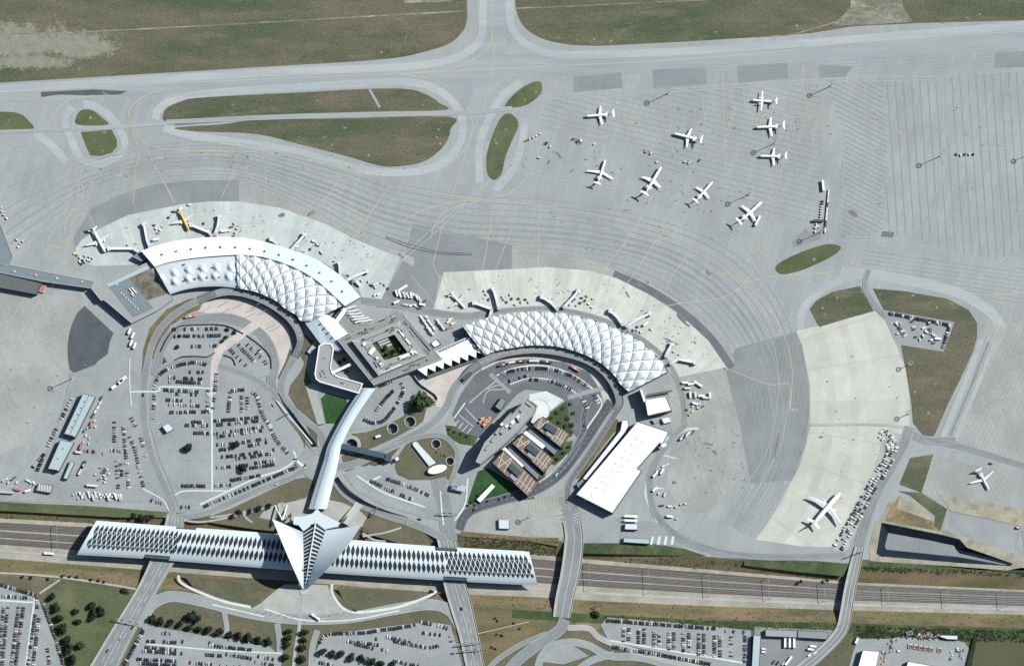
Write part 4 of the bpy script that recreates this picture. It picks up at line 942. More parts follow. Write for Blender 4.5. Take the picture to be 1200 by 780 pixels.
boxes(t, "roof_unit", [(431,384,5,3,2,-22),(462,367.5,9,4,2.2,-22),(455,371.5,8,3,1.5,-22),(488,390,22,2,1.2,50),(500,404,16,2,1.4,50)], h1, M_ROOFL, M_ROOFG)
boxes(t, "courtyard_roof", [(451,402,13,2.2,2,-22),(453,405.5,13,2.2,2,-22),(449,399,13,2.2,2,-22)], 13, M_STEEL, M_ROOFC)
rq = random.Random(4); lst = []
for k in range(34):
    e = k % 4; f = rq.uniform(.08,.92); a, b = SQ[e], SQ[(e+1) % 4]; a2, b2 = IN_[e], IN_[(e+1) % 4]; v = rq.uniform(.25,.8); ang = math.degrees(atan2(b[1]-a[1], b[0]-a[0]))
    x, y = a[0]+(b[0]-a[0])*f, a[1]+(b[1]-a[1])*f; x2, y2 = a2[0]+(b2[0]-a2[0])*f, a2[1]+(b2[1]-a2[1])*f
    lst.append((x+(x2-x)*v, y+(y2-y)*v, rq.uniform(1.2,6), rq.uniform(.8,2), rq.uniform(.5,1.6), ang))
boxes(t, "roof_unit", lst[::2], h1, M_STEEL, M_ROOFD); boxes(t, "roof_unit", lst[1::2], h1, M_ROOFL, M_ROOFG)
lst = []
for k in range(26):
    e = k % 4; f = rq.uniform(.1,.9); a, b = IN_[e], IN_[(e+1) % 4]; a2, b2 = CY[e], CY[(e+1) % 4]; v = rq.uniform(.2,.8); ang = math.degrees(atan2(b[1]-a[1], b[0]-a[0]))
    x, y = a[0]+(b[0]-a[0])*f, a[1]+(b[1]-a[1])*f; x2, y2 = a2[0]+(b2[0]-a2[0])*f, a2[1]+(b2[1]-a2[1])*f
    lst.append((x+(x2-x)*v, y+(y2-y)*v, rq.uniform(1,4), rq.uniform(.8,2.4), rq.uniform(.5,1.8), ang))
boxes(t, "roof_unit", lst[::2], h2, M_STEEL, M_ROOFD); boxes(t, "roof_unit", lst[1::2], h2, M_STEEL, M_ROOFG)
# saw-toothed white hall
SAW = [(510,411.5),(548,394.5),(556,403.5),(560,408),(568,415.5)]
teeth = []
for k in range(8):
    f = k/7; x, y = 567+(500-567)*f, 416.0+(438.5-416.0)*f
    if k < 7: teeth += [(x, y), (x-8.6, y-4.3), (x-9.0, y+2.6)]
low = [(500,440.5),(489,432.5),(519,421)]
c = R(530, 418, 0)
t = thing("white_hall", "white flat hall with a saw-toothed edge beside the square building", "terminal hall", (c.x, c.y, 0))
pts = RP(SAW[:4]+teeth+low, 11); mb = MB(); mb.poly([tuple(v) for v in pts], M_WHITE); mb.build("roof", t)
mb = MB(); skirt(mb, [v-Vector((0,0,.02)) for v in pts+[pts[0]]], 0, M_WALLD); mb.build("wall", t)
mb = MB(); mb.poly([tuple(v) for v in RP([(570,418),(567,415.5),(500,438),(502,443)], 4.5)], M_ROOFD); mb.build("lower_roof", t)
mb = MB(); mb.poly([tuple(v) for v in RP([(510.5,411),(547,394.5),(549.5,397),(513.5,414.5)], 11.15)], M_ROOFC); mb.build("edge_strip", t)
boxes(t, "roof_vent", [(516+k*3.4, 411-k*1.5, 1.6, 1.2, 1.0, -25) for k in range(10)], 11, M_DSTEEL)
building("entrance_block", "small white roofed block at the corner of the square building near parked vans", "building", [(505,402),(512,397),(517,403),(509,407)], 7, M_WALLD, M_WHITE, glaze=False)
# S-shaped office wing
SW = [(373.5,405),(368.5,438),(370,444),(374.5,447.5),(420.5,461),(425.5,449),(396,440.5),(390,436.5),(388,430),(391.5,408),(388,402),(380,401.5)]
t, pw = building("office_wing", "narrow bent office wing with white parapet casting a broad shadow", "office wing", SW, 13, M_WALL, M_ROOFL, 1.0)
ins = inset(pw, 1.5); mb = MB()
for k in range(len(pw)):
    j = (k+1) % len(pw); mb.quad((*pw[k], 13.05), (*pw[j], 13.05), (*ins[j], 13.05), (*ins[k], 13.05), M_WHITE)
mb.build("parapet", t)
boxes(t, "roof_unit", [(379,434,3,2,1.2,20),(376,437,2,2,1,0),(381,437,2,1.4,1,40),(377,440,2,2,1.2,10),(382,441,2,1.6,1,0),(402,448,3,1.6,1.4,15),(380,419,3,1.2,1,0)], 12, M_STEEL)
t = thing("glass_footbridge", "short white footbridge from the bent office wing to the square building", "footbridge", tuple(R(401,431,9)))
p, q = R(389,437,10), R(412,426,10); d = q-p
MB().box(((p.x+q.x)/2, (p.y+q.y)/2, 8.6), (d.length, 3.2, 2.8), M_GLASS, atan2(d.y, d.x), M_WHITE).build("deck", t)
# rotate-free children: box above is in world space, the Empty only marks the base
mb = MB(); mb.prism([(v.x, v.y) for v in [G(402.5,429.5), G(404,429.5), G(404,431), G(402.5,431)]], 0, 8, M_WALL, M_WALL); mb.build("pier", t)
# white halls to the east
W3 = [(747,493.4),(784,505.5),(777,519.5),(773,519),(747,548.5),(752,551.5),(718,601),(675,579)]
t, pw = building("white_hall", "long bright white flat-roofed hall with small skylight dots near the aprons", "terminal hall", W3, 12, M_WALLD, M_WHITE, .5)
boxes(t, "skylight", [(746-k*5.9+ (0.6 if k % 2 else -.6), 528+k*7.2-14, 1.0, .8, .5, 0) for k in range(11)] + [(752-k*5.6, 518+k*7.0, .9, .8, .4, 0) for k in range(9)], 11.6, M_STEEL, M_RED)
boxes(t, "roof_unit", [(779,512,10,7,2.4,50)], 9, M_STEEL, M_ROOFC); boxes(t, "roof_unit", [(778,521,6,4.5,3,-25)], 8, M_STEEL, M_WHITE)
building("covered_walkway", "long thin white covered walkway along the big white hall", "covered walkway", [(729,492),(736,491.5),(737,499),(733,506),(688,563),(682.5,560.5),(727,504)], 6, M_WALLD, M_WHITE, .3, glaze=False)
building("loading_dock", "grey loading dock block at the lower end of the white covered walkway", "loading dock", [(676,567),(683,561),(689,565),(680,575)], 5, M_WALL, M_ROOFT, .4, glaze=False)
t, pw = building("departure_hall", "small square white roofed hall below the lower crescent's end", "terminal hall", [(755.5,468),(780,464),(787.5,480.5),(759,487)], 13, M_WALLD, M_WHITE, .4)
building("stair_tower", "thin white wall tower on the dark side of the small square hall", "tower", [(749.5,455.5),(753,455.5),(758,470),(754.5,471)], 14, M_WALL, M_WHITE, .3, glaze=False)
building("service_shed", "small white flat shed just below the small square hall", "shed", [(775,490),(784,488.5),(787,494),(778,496)], 4, M_WALL, M_WHITE, .2, glaze=False)
building("service_shed", "tiny white shed among carts below the small square hall", "shed", [(764,491.5),(770,490),(772.5,494),(767,496)], 3.5, M_WALL, M_ROOFL, .2, glaze=False)
t = thing("canopy_roof", "thin dark slatted canopy between crescent's end and small square hall", "canopy", tuple(G(768, 461)))
p, q = R(757,463,6), R(788,457.5,6); d = q-p
MB().box(((p.x+q.x)/2, (p.y+q.y)/2, 5.8), (d.length, 2.2, .4), M_ROOFD, atan2(d.y, d.x)).build("roof", t)
for f in (.05, .35, .65, .95): MB().box((p.x+d.x*f, p.y+d.y*f, 2.8), (.4,.4,5.6), M_STEEL).build("post", t)
# long hotel block with boat-shaped end
HT = [(617.5,466.5),(629,475.5),(627.5,482),(607,505),(583,527),(563,543),(557.5,540.5),(568,518)]
t, pw = building("hotel_block", "tall long grey office block with pointed end and cluttered roof", "office block", HT, 22, M_WALL, M_ROOFL, 1.0)
boxes(t, "roof_unit", [(595,493,14,8,3,-47),(604,486,9,6,2.6,-47),(612,478,8,6,2,-47),(590,503,10,6,2.4,-47),(600,498,6,4,3.5,-47),(583,506,6,4,2,-47),(579,514,9,3,1.6,-47),(572,524,8,2.5,1.4,-47),(620,473,8,3,1.5,35),(609,491,5,4,3,-47)], 21, M_STEEL, M_ROOFL)
boxes(t, "roof_unit", [(597,488,10,5,2.2,-47),(606,481,6,4,2.2,-47)], 21, M_DSTEEL, M_ROOFT)
boxes(t, "roof_unit", [(601,494,5,4,1.6,-47),(594,499,4,3,1.6,-47),(607,488,4,3,1.8,-47),(588,497,3,3,2,-47)], 23, M_WALL, M_WHITE)
building("round_canopy", "pale round-ended entrance canopy at the hotel block's broad end", "canopy", [(622,469),(631,467),(640,470),(645,478),(643,487),(634,494),(626,497),(622,494),(627,483),(630,475.5)], 6, M_WALL, M_WHITEP, .3, glaze=False)
# three office blocks with planted roofs
for k, (poly, lab) in enumerate((([(636,487.5),(668.5,508),(657,524),(624.5,498.5)], "brown planted roof office block nearest the pale round canopy"), ([(613,508),(650,538),(637,553),(600,519)], "brown planted roof office block in the middle of three parallel ones"), ([(591,527),(631.5,565.5),(619,581.5),(577,542)], "brown planted roof office block nearest the curved dark road below"))):
    t, pw = building("office_block", lab, "office block", poly, 11, M_WALLD, M_BROWN, .6)
    P = [Vector((v.x, v.y)) for v in RP(poly, 11)]
    def at(u, v): return (P[0].lerp(P[1], u)).lerp(P[3].lerp(P[2], u), v)
    mb = MB()
    for a, b in (((.02,.1),(.14,.95)),((.15,.95),(.22,.05)),((.24,.05),(.30,.95)),((.62,.05),(.66,.95)),((.72,.05),(.76,.95)),((.82,.05),(.86,.95)),((.9,.1),(.93,.9)),((.0,.5),(.3,.5)),((.62,.66),(1,.66))):
        p, q = at(*a), at(*b); u = (q-p).normalized(); n_ = Vector((-u.y, u.x))*.35
        mb.quad((*(p+n_), 10.6), (*(q+n_), 10.6), (*(q-n_), 10.6), (*(p-n_), 10.6), M_LINEW)
    mb.build("roof_path", t)
    m_ = at(.45, .42); ang = atan2((P[1]-P[0]).y, (P[1]-P[0]).x)
    MB().box((m_.x, m_.y, 12), (15, 7, 3.0), M_WALLD, ang, M_TEAL).build("roof_lantern", t)
    m_ = at(.52, .8); MB().box((m_.x, m_.y, 11.2), (9, 4, 1.6), M_WALL, ang, M_ROOFL).build("roof_unit", t)
for poly, lab in (([(616.5,503.5),(640,521.5),(636,526.5),(612.5,507.5)], "white strip roof above the middle planted office block"), ([(592,523),(615,545),(611,548.5),(588,526.5)], "white strip roof above the lowest planted office block")):
    building("gallery_roof", lab, "gallery", poly, 10, M_WALLD, M_WHITE, .2, glaze=False)
for poly, lab in (([(622,500),(655,525),(650,533),(618,506)], "dark blue glass link between the upper two planted blocks"), ([(599,521),(634,554),(630,562),(594,527)], "dark blue glass link between the lower two planted blocks")):
    building("glass_link", lab, "link building", poly, 6, M_WALLD, M_ROOFT, .2, glaze=False)
# car-park pavilions of the lower crescent
building("kiosk", "green roofed kiosk in the dark forecourt of the lower crescent", "kiosk", [(580,476),(588,465),(594,469),(587,481)], 6, M_WALLD, plain("green grey roof", S(132,150,142), .7, grain=.08), .4, glaze=False)
t = thing("terrace_awning", "cluster of terracotta awnings on the hotel terrace", "awning", tuple(G(569, 493)))
for x, y, a, b in ((566,491,5,5),(571,493,6,5),(568,497,5,4),(574,490,3,4),(563,494,3,3)):
    v = R(x, y, 3); MB().box((v.x, v.y, 2.9), (a, b, .25), M_ORANGE, random.random()).build("awning", t); MB().box((v.x, v.y, 1.4), (.2,.2,2.8), M_STEEL).build("post", t)
t = thing("glass_canopy", "curved blue green glass canopy beside the lower crescent ramp", "canopy", tuple(G(566, 430)))
q = resample(spline([(543,445),(556,434),(570,425),(586,418)], 6), 12); a, b = offset(q, 2.2), offset(q, -2.2)
MB().add([R(*p, 4) for p in a]+[R(*p, 4) for p in b]+[R(*p, 3.6) for p in a]+[R(*p, 3.6) for p in b], [(i,i+1,14+i,13+i) for i in range(12)]+[(26+i,39+i,40+i,27+i) for i in range(12)]+[(i,26+i,27+i,i+1) for i in range(12)]+[(13+i,14+i,40+i,39+i) for i in range(12)], M_TEAL).build("roof", t)
for k in range(0, 13, 3): v = R(*q[k], 3.6); MB().box((v.x, v.y, 1.8), (.4,.4,3.6), M_STEEL).build("post", t)
# elevated roads in front of both crescents
def viaduct(label, pts, wd, h, ends=(True, True), dips=(0, 0)):
    q = resample(spline(pts, 8), 60); n = 61
    hh = [h if 8 < k < 52 else (h if (k <= 8 and not ends[0]) or (k >= 52 and not ends[1]) else .6+(h-.6)*min(1, (k if k <= 8 else 60-k)/8)) for k in range(n)]
    c_ = G(*q[30]); t_ = thing("elevated_road", label, "viaduct", (c_.x, c_.y, 0))
    a, b = offset(q, wd/2), offset(q, -wd/2)
    A, B = [R(*p, hh[i]) for i, p in enumerate(a)], [R(*p, hh[i]) for i, p in enumerate(b)]
    d = Vector((0,0,1.1)); m_ = MB()
    m_.add(A+B, [(i,i+1,n+i+1,n+i) for i in range(n-1)], M_ROAD)
    m_.add([v-d for v in A]+[v-d for v in B], [(i,n+i,n+i+1,i+1) for i in range(n-1)], M_WALL); m_.build("deck", t_)
    for L in (A, B):
        m_ = MB(); m_.add([v-d for v in L]+[v+d*.8 for v in L], [(i,i+1,n+i+1,n+i) for i in range(n-1)], M_WALL); m_.build("parapet", t_)
    for k in range(10, 52, 8):
        v = (A[k]+B[k])/2; MB().tube([(v.x, v.y, -.1), (v.x, v.y, hh[k]-1)], .8, M_WALL, 8).build("pier", t_)
    m_ = MB(); mid = [(x+y)/2+Vector((0,0,.06)) for x, y in zip(A, B)]
    for k in range(0, 60, 2):
        u = (mid[k+1]-mid[k]).normalized(); w_ = Vector((-u.y, u.x, 0))*.2; e = mid[k].lerp(mid[k+1], .9); m_.quad(mid[k]+w_, e+w_, e-w_, mid[k]-w_, M_LINEW)
    m_.build("lane_marking", t_)
    return t_
viaduct("elevated departure road curving in front of the upper crescent", [(232,352),(250,345),(266,341.5),(284,343),(302,348.5),(320,357.5),(337,370),(347,382),(352,394),(352,404),(346,418)], 9, 7)
viaduct("elevated departure road curving in front of the lower crescent", [(540,447),(556,430),(572,421),(592,413.5),(620,409.5),(645,410.5),(668,415),(690,422.5),(706,433),(717,446),(724,460),(726,472),(722,480)], 9, 7)

# piers and blocks at the far upper side
building("pier_wing", "dark teal pier wing running in from the photograph's left edge", "terminal pier", [(-60,210),(0,262),(15,301),(10,311),(-60,318)], 8, M_WALL, M_ROOFT, .6)
t, pw = building("pier_corridor", "long teal roofed pier corridor reaching the low grey block", "terminal pier", [(11,310),(110,329.5),(105,337.5),(50,329.8),(0,319.5),(-60,316),(-60,309)], 8, M_WALL, M_ROOFT, .6)
boxes(t, "roof_vent", [(17,318,2,1.4,1,10),(42,322,2,1.4,1,10),(67,326,2,1.4,1,10),(96,330,2,1.4,1,10)], 7.5, M_WHITE)
t, pw = building("annex_hall", "low black roofed hall below the pier corridor with a red striped gate", "hall", [(-60,308),(0,320),(49,331.5),(43,345),(0,337),(-60,328)], 7.6, M_WALLD, M_ROOFD, .5)
building("red_gate", "small red paved gate box beside the black roofed hall", "gate", [(47,333),(54,334.5),(51,343),(45,341)], 2.5, M_WALL, M_RED, .2, glaze=False)
t, pw = building("low_block", "low grey block with teal roof rectangle at the upper crescent's broad end", "building", [(107,338),(113,333),(150,318),(177,305),(183,316),(200,344),(203,350),(183,364),(154,378.5),(122,351.5),(118,352)], 9, M_WALL, M_ROOFL, .6)
mb = MB(); mb.poly([tuple(v) for v in RP([(128,336),(151,326),(165,343),(180,361),(156,372)], 8.6)], M_ROOFT); mb.build("roof_panel", t)
mb = MB(); mb.poly([tuple(v) for v in RP([(150,324),(176,313),(196,344),(172,352)], 8.55)], surf("stained brown roof", S(140,134,124), S(104,100,92), patch=.1, fine=.4, fvar=.12)); mb.build("stained_roof", t)
mb = MB(); mb.poly([tuple(v) for v in RP([(124,334),(172,311),(175,315),(128,336)], 8.9)], M_ROOFC); mb.build("edge_strip", t)
boxes(t, "roof_unit", [(154,341,9,1.2,1.6,48),(157,340,9,1.2,1.6,48),(155,345,5,1.2,1.6,48),(137,333,1.5,1.5,1,0)] + [(142+k*2.8, 343+k*2.7, 1.3, 1.3, 1, 48) for k in range(8)], 8.6, M_STEEL, M_WHITE)
building("corridor_block", "narrow grey wing between low block and upper crescent's tip stand", "building", [(156,301),(164,294),(172,303),(166,306)], 7, M_WALL, M_ROOFT, .4, glaze=False)
# warehouses and sheds
t, pw = building("warehouse", "long pale blue warehouse, the upper and longer of two in a line", "warehouse", [(97.4,460.5),(112,464.6),(88,513),(86,511),(75,508)], 8, M_WALLD, M_ROOFC, .3)
m_ = [R((97.4+112)/2, 462.5, 8.3), R(81.5, 510, 8.3)]
mb = MB(); u = (m_[1]-m_[0]).normalized(); w_ = Vector((-u.y, u.x, 0))*.35; mb.quad(m_[0]+w_, m_[1]+w_, m_[1]-w_, m_[0]-w_, M_STEEL)
mb.build("roof_ridge", t)
boxes(t, "roof_vent", [(99-k*3.6, 470+k*7.5, 1.4, 1.0, .7, 25) for k in range(5)], 8, M_STEEL)
t, pw = building("warehouse", "shorter pale blue warehouse, the lower of two in a line", "warehouse", [(71,515),(87,518),(69,552),(66,550.5),(56,549)], 8, M_WALLD, M_ROOFC, .3)
boxes(t, "roof_vent", [(74,525,1.4,1,.7,25),(68,537,1.4,1,.7,25)], 8, M_STEEL)
building("shed", "thin pale blue shed beside the lower warehouse", "shed", [(82.5,540),(88,541),(79,561.5),(74,560)], 5, M_WALLD, M_ROOFC, .2, glaze=False)
t, pw = building("shed", "white ribbed shed beside the railway cutting near container rows", "shed", [(45,566),(62.5,568.5),(59.5,577.5),(42,574.5)], 4.5, M_WALLD, M_ROOFL, .2, glaze=False)
boxes(t, "roof_rib", [(46+k*3.2, 570+k*.5, .6, 8, .3, 0) for k in range(5)], 4.2, M_WHITE)
building("kiosk", "small white pitched kiosk at the edge of the big car park", "kiosk", [(190,499.5),(197.7,495),(204,502.5),(195.5,507)], 5, M_WALLD, M_ROOFB, .2, glaze=False)
for k, (x, y) in enumerate(((135,452),(140,448),(144,444))):
    v = R(x, y, 4); t = thing("shade_canopy", nth(k+1)+" of three small white shade roofs near the black asphalt plot, counted from below", "canopy", (v.x, v.y, 0), group="shade canopies by the staff yard")
    MB().box((v.x, v.y, 4), (10, 3.4, .3), M_WHITE, radians(36)).build("roof", t)
    for s in (-4, 4): MB().box((v.x+s*cos(radians(36)), v.y+s*sin(radians(36)), 2), (.25,.25,3.9), M_STEEL).build("post", t)
building("shed", "thin pale shed at the photograph's left edge above the railway", "shed", [(-20,573),(16,575),(15.5,578),(-20,576)], 4, M_WALL, M_ROOFC, .2, glaze=False)
building("garage", "long grey flat garage roof above three parked trailers", "garage", [(897,737),(934.5,738),(934,746.5),(897,745)], 6, M_WALLD, M_ROOFL, .3, glaze=False)
building("garage", "long grey flat garage roof ending by the bridge road bend", "garage", [(935.2,738),(971,739.5),(970,748.5),(934.7,746.5)], 6, M_WALLD, M_ROOFG, .3, glaze=False)
building("canopy_hall", "narrow teal roofed canopy hall between car park and truck yard", "canopy hall", [(883,743.5),(892,744),(888,815),(879,815)], 7, M_WALLD, M_ROOFC, .3, glaze=False)
building("warehouse", "white roofed warehouse at the lower edge right of the bridge road", "warehouse", [(1011,761),(1031,762.5),(1021,812),(998,808)], 8, M_WALLD, M_WHITE, .3)
building("warehouse", "white roofed warehouse cut off by the lower edge of the yard", "warehouse", [(1064,774),(1102,781),(1095,812),(1056,806)], 7, M_WALLD, M_WHITE, .3)
building("shed", "pale shed with lean-to among the dumped material yard", "shed", [(1102,743.5),(1123,744),(1122,749),(1110,748.5),(1101,745.5)], 4, M_WALLD, M_ROOFB, .2, glaze=False)
building("shed", "teal roofed hut beside green scrub above the material yard", "shed", [(1062,740),(1069,739),(1070,743),(1063,744)], 3, M_WALL, M_TEAL, .2, glaze=False)
building("shed", "white flat shed upper of two by the zebra painted yard", "shed", [(732.5,613),(747.5,613),(747.5,620.5),(732,620)], 5, M_WALLD, M_ROOFB, .2, glaze=False)
building("shed", "long pale blue shed lower of two by the zebra painted yard", "shed", [(731,629.5),(761.5,631),(761,637),(730.5,635)], 5, M_WALLD, M_ROOFC, .2, glaze=False)
for k in range(2):
    v = R(739.5, 604.5+k*5, 4); t = thing("shade_canopy", "white strip canopy "+("farther from" if k == 0 else "nearer to")+" the upper white shed by the zebra yard", "canopy", (v.x, v.y, 0), group="strip canopies by the sheds")
    MB().box((v.x, v.y, 4), (15.5, 2.6, .3), M_WHITE, radians(-2)).build("roof", t)
    for s in (-6.5, 6.5): MB().box((v.x+s, v.y, 2), (.25,.25,3.9), M_STEEL).build("post", t)
t, pw = building("shed", "pale blue ribbed shed on the empty gravel yard above the station", "shed", [(584,608),(597,608.5),(597,619.5),(584.5,619)], 4, M_WALLD, M_ROOFB, .2, glaze=False)
boxes(t, "roof_rib", [(586.5+k*2.4, 613.5, .5, 11, .3, 0) for k in range(5)], 3.8, M_WHITE)
building("garden_pavilion", "long white pavilion roof standing on the watered lawn", "pavilion", [(558,585),(576.5,566),(581,569.5),(563,589)], 3.5, M_WALLD, M_WHITE, .2, glaze=False)
building("utility_cabin", "small white cabin on the dry lawn near two light wells", "cabin", [(439,510.5),(446,508),(447.5,511.5),(440.5,513.5)], 3.5, M_WALLD, M_WHITE, .2, glaze=False)
building("stair_kiosk", "small white kiosk at the footbridge tower by the grass island", "kiosk", [(462,536),(467,534),(468.5,538.5),(464,540.5)], 6, M_WALLD, M_WHITE, .2, glaze=False)
building("wall_garden_kiosk", "pale angular kiosk in the shade of the bent office wing", "kiosk", [(360,412),(366,404),(370,407),(368,411),(363,414)], 4, M_WALL, M_ROOFC, .2, glaze=False)
building("compound_hut", "tiny hut in the fenced compound beside the black basin", "hut", [(1191,616),(1195,616.5),(1195,619),(1191,618.5)], 3, M_WALLD, M_WHITE, .2, glaze=False)
# light wells
for k, ((x, y, r), q) in enumerate(zip(WELLS, wells)):
    lab = ["round light well with white rim nearest the small white cabin", "round light well with white rim below the big green tree", "light well with white duct at the top of the grass island", "light well at the right edge of the grass island", "light well with wide paved ring beside the station walkway"][k]
    g_ = G(x, y); t = thing("light_well", lab, "light well", (g_.x, g_.y, 0))
    out, inn = [tuple(G(*p).xy) for p in circle(x, y, r+1.1, 20)], [tuple(G(*p).xy) for p in q]
    mb = MB(); mb.prism(out, 0, 1.0, M_WALL, None); ring_poly(mb, ccw(out), ccw(inn), 1.0, M_ROOFL); mb.build("rim", t)
    mb = MB(); p = ccw(inn); n = len(p)
    mb.add([(a, b, -6) for a, b in p]+[(a, b, 1.0) for a, b in p], [(i, n+i, n+(i+1) % n, (i+1) % n) for i in range(n)], M_WALL); mb.add([(a, b, -6) for a, b in p], [list(range(n))], M_ROOFD); mb.build("shaft", t)
    if k == 4:
        mb = MB(); ring_poly(mb, ccw([tuple(G(*p).xy) for p in circle(x, y, 11, 28)]), ccw(out), .62, M_PAVE); mb.build("paved_ring", t)
# ------------------------------------------------------------------ railway station, its beaked hall, walkway, bridges
SN = [(113,609.5),(200,616),(300,623),(418,632.5),(510,639.5),(600,644.5),(620,646)]     # upper eave as seen
SS = [(90,649.5),(180,655),(300,664.5),(383,671),(517,679.5),(600,684),(630,684.5)]      # lower eave
K = 216
sn, ss = resample(spline(SN, 8), K), resample(spline(SS, 8), K)
def SH(v): return 5.0 + 8.0*sin(pi*min(1, max(0, v)))**.8
def SP(u, v, dh=0.0):
    f = min(K-1e-6, max(0, u*K)); k = int(f); e = f-k
    a = [sn[k][q]+(sn[k+1][q]-sn[k][q])*e for q in (0,1)]; b = [ss[k][q]+(ss[k+1][q]-ss[k][q])*e for q in (0,1)]
    return R(a[0]+(b[0]-a[0])*v, a[1]+(b[1]-a[1])*v, SH(v)) + Vector((0,0,dh))
def ux(x): return (x-102)/(625-102.0)
c = G(360, 648); st = thing("railway_station", "very long white vaulted station roof spanning the railway cutting, patterned with dark diamonds", "station", (c.x, c.y, 0))
mb = MB(); NV = 16
def notch(u, v):
    x = 102+u*523
    return (176 < x < 206 and v > .90) or (198 < x < 224 and v < .09) or (518 < x < 546 and v > .90) or (511 < x < 537 and v < .10)
for a in range(K):
    for b in range(NV):
        u0, u1, v0, v1 = a/K, (a+1)/K, b/NV, (b+1)/NV
        if notch((u0+u1)/2, (v0+v1)/2): continue
        mb.quad(SP(u0,v0), SP(u0,v1), SP(u1,v1), SP(u1,v0), M_ROOFB)
        mb.quad(SP(u0,v0,-.8), SP(u1,v0,-.8), SP(u1,v1,-.8), SP(u0,v1,-.8), M_WALL)
mb.build("roof_shell", st, smooth=True)
mb = MB()
for u in (0, 1): 
    for b in range(NV): p, q = SP(u, b/NV), SP(u, (b+1)/NV); mb.quad(p, q, q-Vector((0,0,1.4)), p-Vector((0,0,1.4)), M_ROOFB)
for v in (0, 1):
    for a in range(K):
        if notch((a+.5)/K, v*.98+.01): continue
        p, q = SP(a/K, v), SP((a+1)/K, v); mb.quad(p, q, q-Vector((0,0,1.2)), p-Vector((0,0,1.2)), M_WALL)
mb.build("eave", st)
def lens(mb, u, v, du, dv, mat, dh=.12, n=5, up=1, dn=1):
    L, Rr = [], []
    for k in range(n+1):
        t = k/n*2-1
        wdt = (1-abs(t)**1.25)*du/2
        if (t < 0 and not up) or (t > 0 and not dn): continue
        L.append(SP(u-wdt, v+t*dv/2, dh)); Rr.append(SP(u+wdt, v+t*dv/2, dh))
    m_ = len(L); mb.add(L+Rr, [(i, i+1, m_+i+1, m_+i) for i in range(m_-1)], mat)
mb, lt = MB(), MB()
pitch = 5.55; nx = int(523/pitch)
for k in range(nx+1):
    x = 108+k*pitch; u = ux(x)
    if x > 620: break
    if 205 < x < 520:
        lens(mb, u, .32, 5.0/523, .36, M_GLASS); lens(mb, u, .66, 5.0/523, .32, M_GLASS)
    else:
        lens(mb, u, .26, 4.8/523, .30, M_GLASS); lens(mb, u+pitch/2/523, .45, 4.6/523, .28, M_GLASS); lens(mb, u, .62, 4.4/523, .26, M_GLASS); lens(mb, u+pitch/2/523, .74, 3.8/523, .15, M_GLASS)
        for s in (-1, 1):
            a, b = SP(u, .28, .3), SP(u+s*pitch/523, .68, .3); w_ = Vector((.42, 0, 0)); lt.quad(a-w_, a+w_, b+w_, b-w_, M_WHITE)
o = mb.build("skylight_pattern", st); o["kind"] = "stuff"
lt.build("roof_lattice", st)
mb = MB()
for x in range(108, 622, 18):       # concrete struts down to the platforms
    for v in (.12, .88):
        p = SP(ux(x), v, -.9); mb.tube([p, (p.x, p.y + (2 if v < .5 else -2), ZT)], .45, M_WALL, 6)
mb.build("strut_frame", st)
for x0, x1, v in ((177,206,1),(519,546,1),(200,223,0),(512,536,0)):
    a, b = SP(ux(x0), .9 if v else .09, -.6), SP(ux(x1), .9 if v else .09, -.6); d = b-a; m_ = (a+b)/2
    MB().box((m_.x, m_.y-(1.2 if v else -1.2), m_.z-1.2), (d.length, 2.6, 1.6), M_STEEL, atan2(d.y, d.x), M_TEAL).build("portal_beam", st)
mb = MB()
for t0 in (.30, .50, .69): 
    a = [(x, track_y(x, t0-.025)+.176*-6) for x in range(110, 622, 16)]; b = [(x, track_y(x, t0+.025)+.176*-6) for x in range(110, 622, 16)]
    n = len(a); mb.add([G(*p, ZT+.9) for p in a]+[G(*p, ZT+.9) for p in b], [(i,i+1,n+i+1,n+i) for i in range(n-1)], M_PAVE)
mb.build("platform", st)

# the hall: two raised wings, glazed spine between them, tail canopy and legs
T_ = (356.5, 692, .6)
def curve3(pts, n): return spline(pts, n)
LOt = [(319,607.5,23),(327.5,628,32),(337,650.5,36),(346.5,672,27),(355,691,.8)]
LIn = [(355,623,24),(355.5,640,22),(355.7,657,19),(355.8,675,11),(356,691.5,.8)]
ROt = [(423.5,615,32),(410,635,37),(394.5,654,37),(377,673,26),(358.5,691,.8)]
RIn = [(381.5,621,24),(375,640,22),(369,657,19),(363,675,11),(357.3,691.5,.8)]
SPn = [(369.8,611.5,29),(366.5,632,27),(363,652,23),(360,673,14),(356.7,692,1.2)]
hall = thing("beaked_station_hall", "winged white steel station hall shaped like a beak, two raised wings meeting in a point", "station hall", tuple(G(360, 650)))
def surf3(mb, A, B, mat, thick, n=32, m=8, belly=0.0):
    a, b = resample3(A, n), resample3(B, n); vs = []
    for i in range(n+1):
        for j in range(m+1):
            t = j/m; p = R(*a[i]).lerp(R(*b[i]), t); p.z -= belly*sin(pi*t)*(1-i/n); vs.append(p)
    k = m+1; f = [(i*k+j, i*k+j+1, (i+1)*k+j+1, (i+1)*k+j) for i in range(n) for j in range(m)]
    mb.add(vs, f, mat); lo = [v-Vector((0,0,thick)) for v in vs]; mb.add(lo, [q[::-1] for q in f], M_WALL)
    edge = list(range(0, (n+1)*k, k)), list(range(m, (n+1)*k, k)), list(range(0, k))
    for e in edge:
        for i, j in zip(e, e[1:]): mb.quad(vs[i], vs[j], lo[j], lo[i], mat)
def resample3(P, n):
    q = spline(P, 12); return resample(q, n)
for A, B, lab in ((LOt, LIn, "pale wing facing the sun"), (ROt, RIn, "blue grey wing turned from the sun")):
    mb = MB(); surf3(mb, A, B, M_ROOFB, 1.0, belly=1.5); o = mb.build("wing", hall, smooth=False); o["label"] = lab
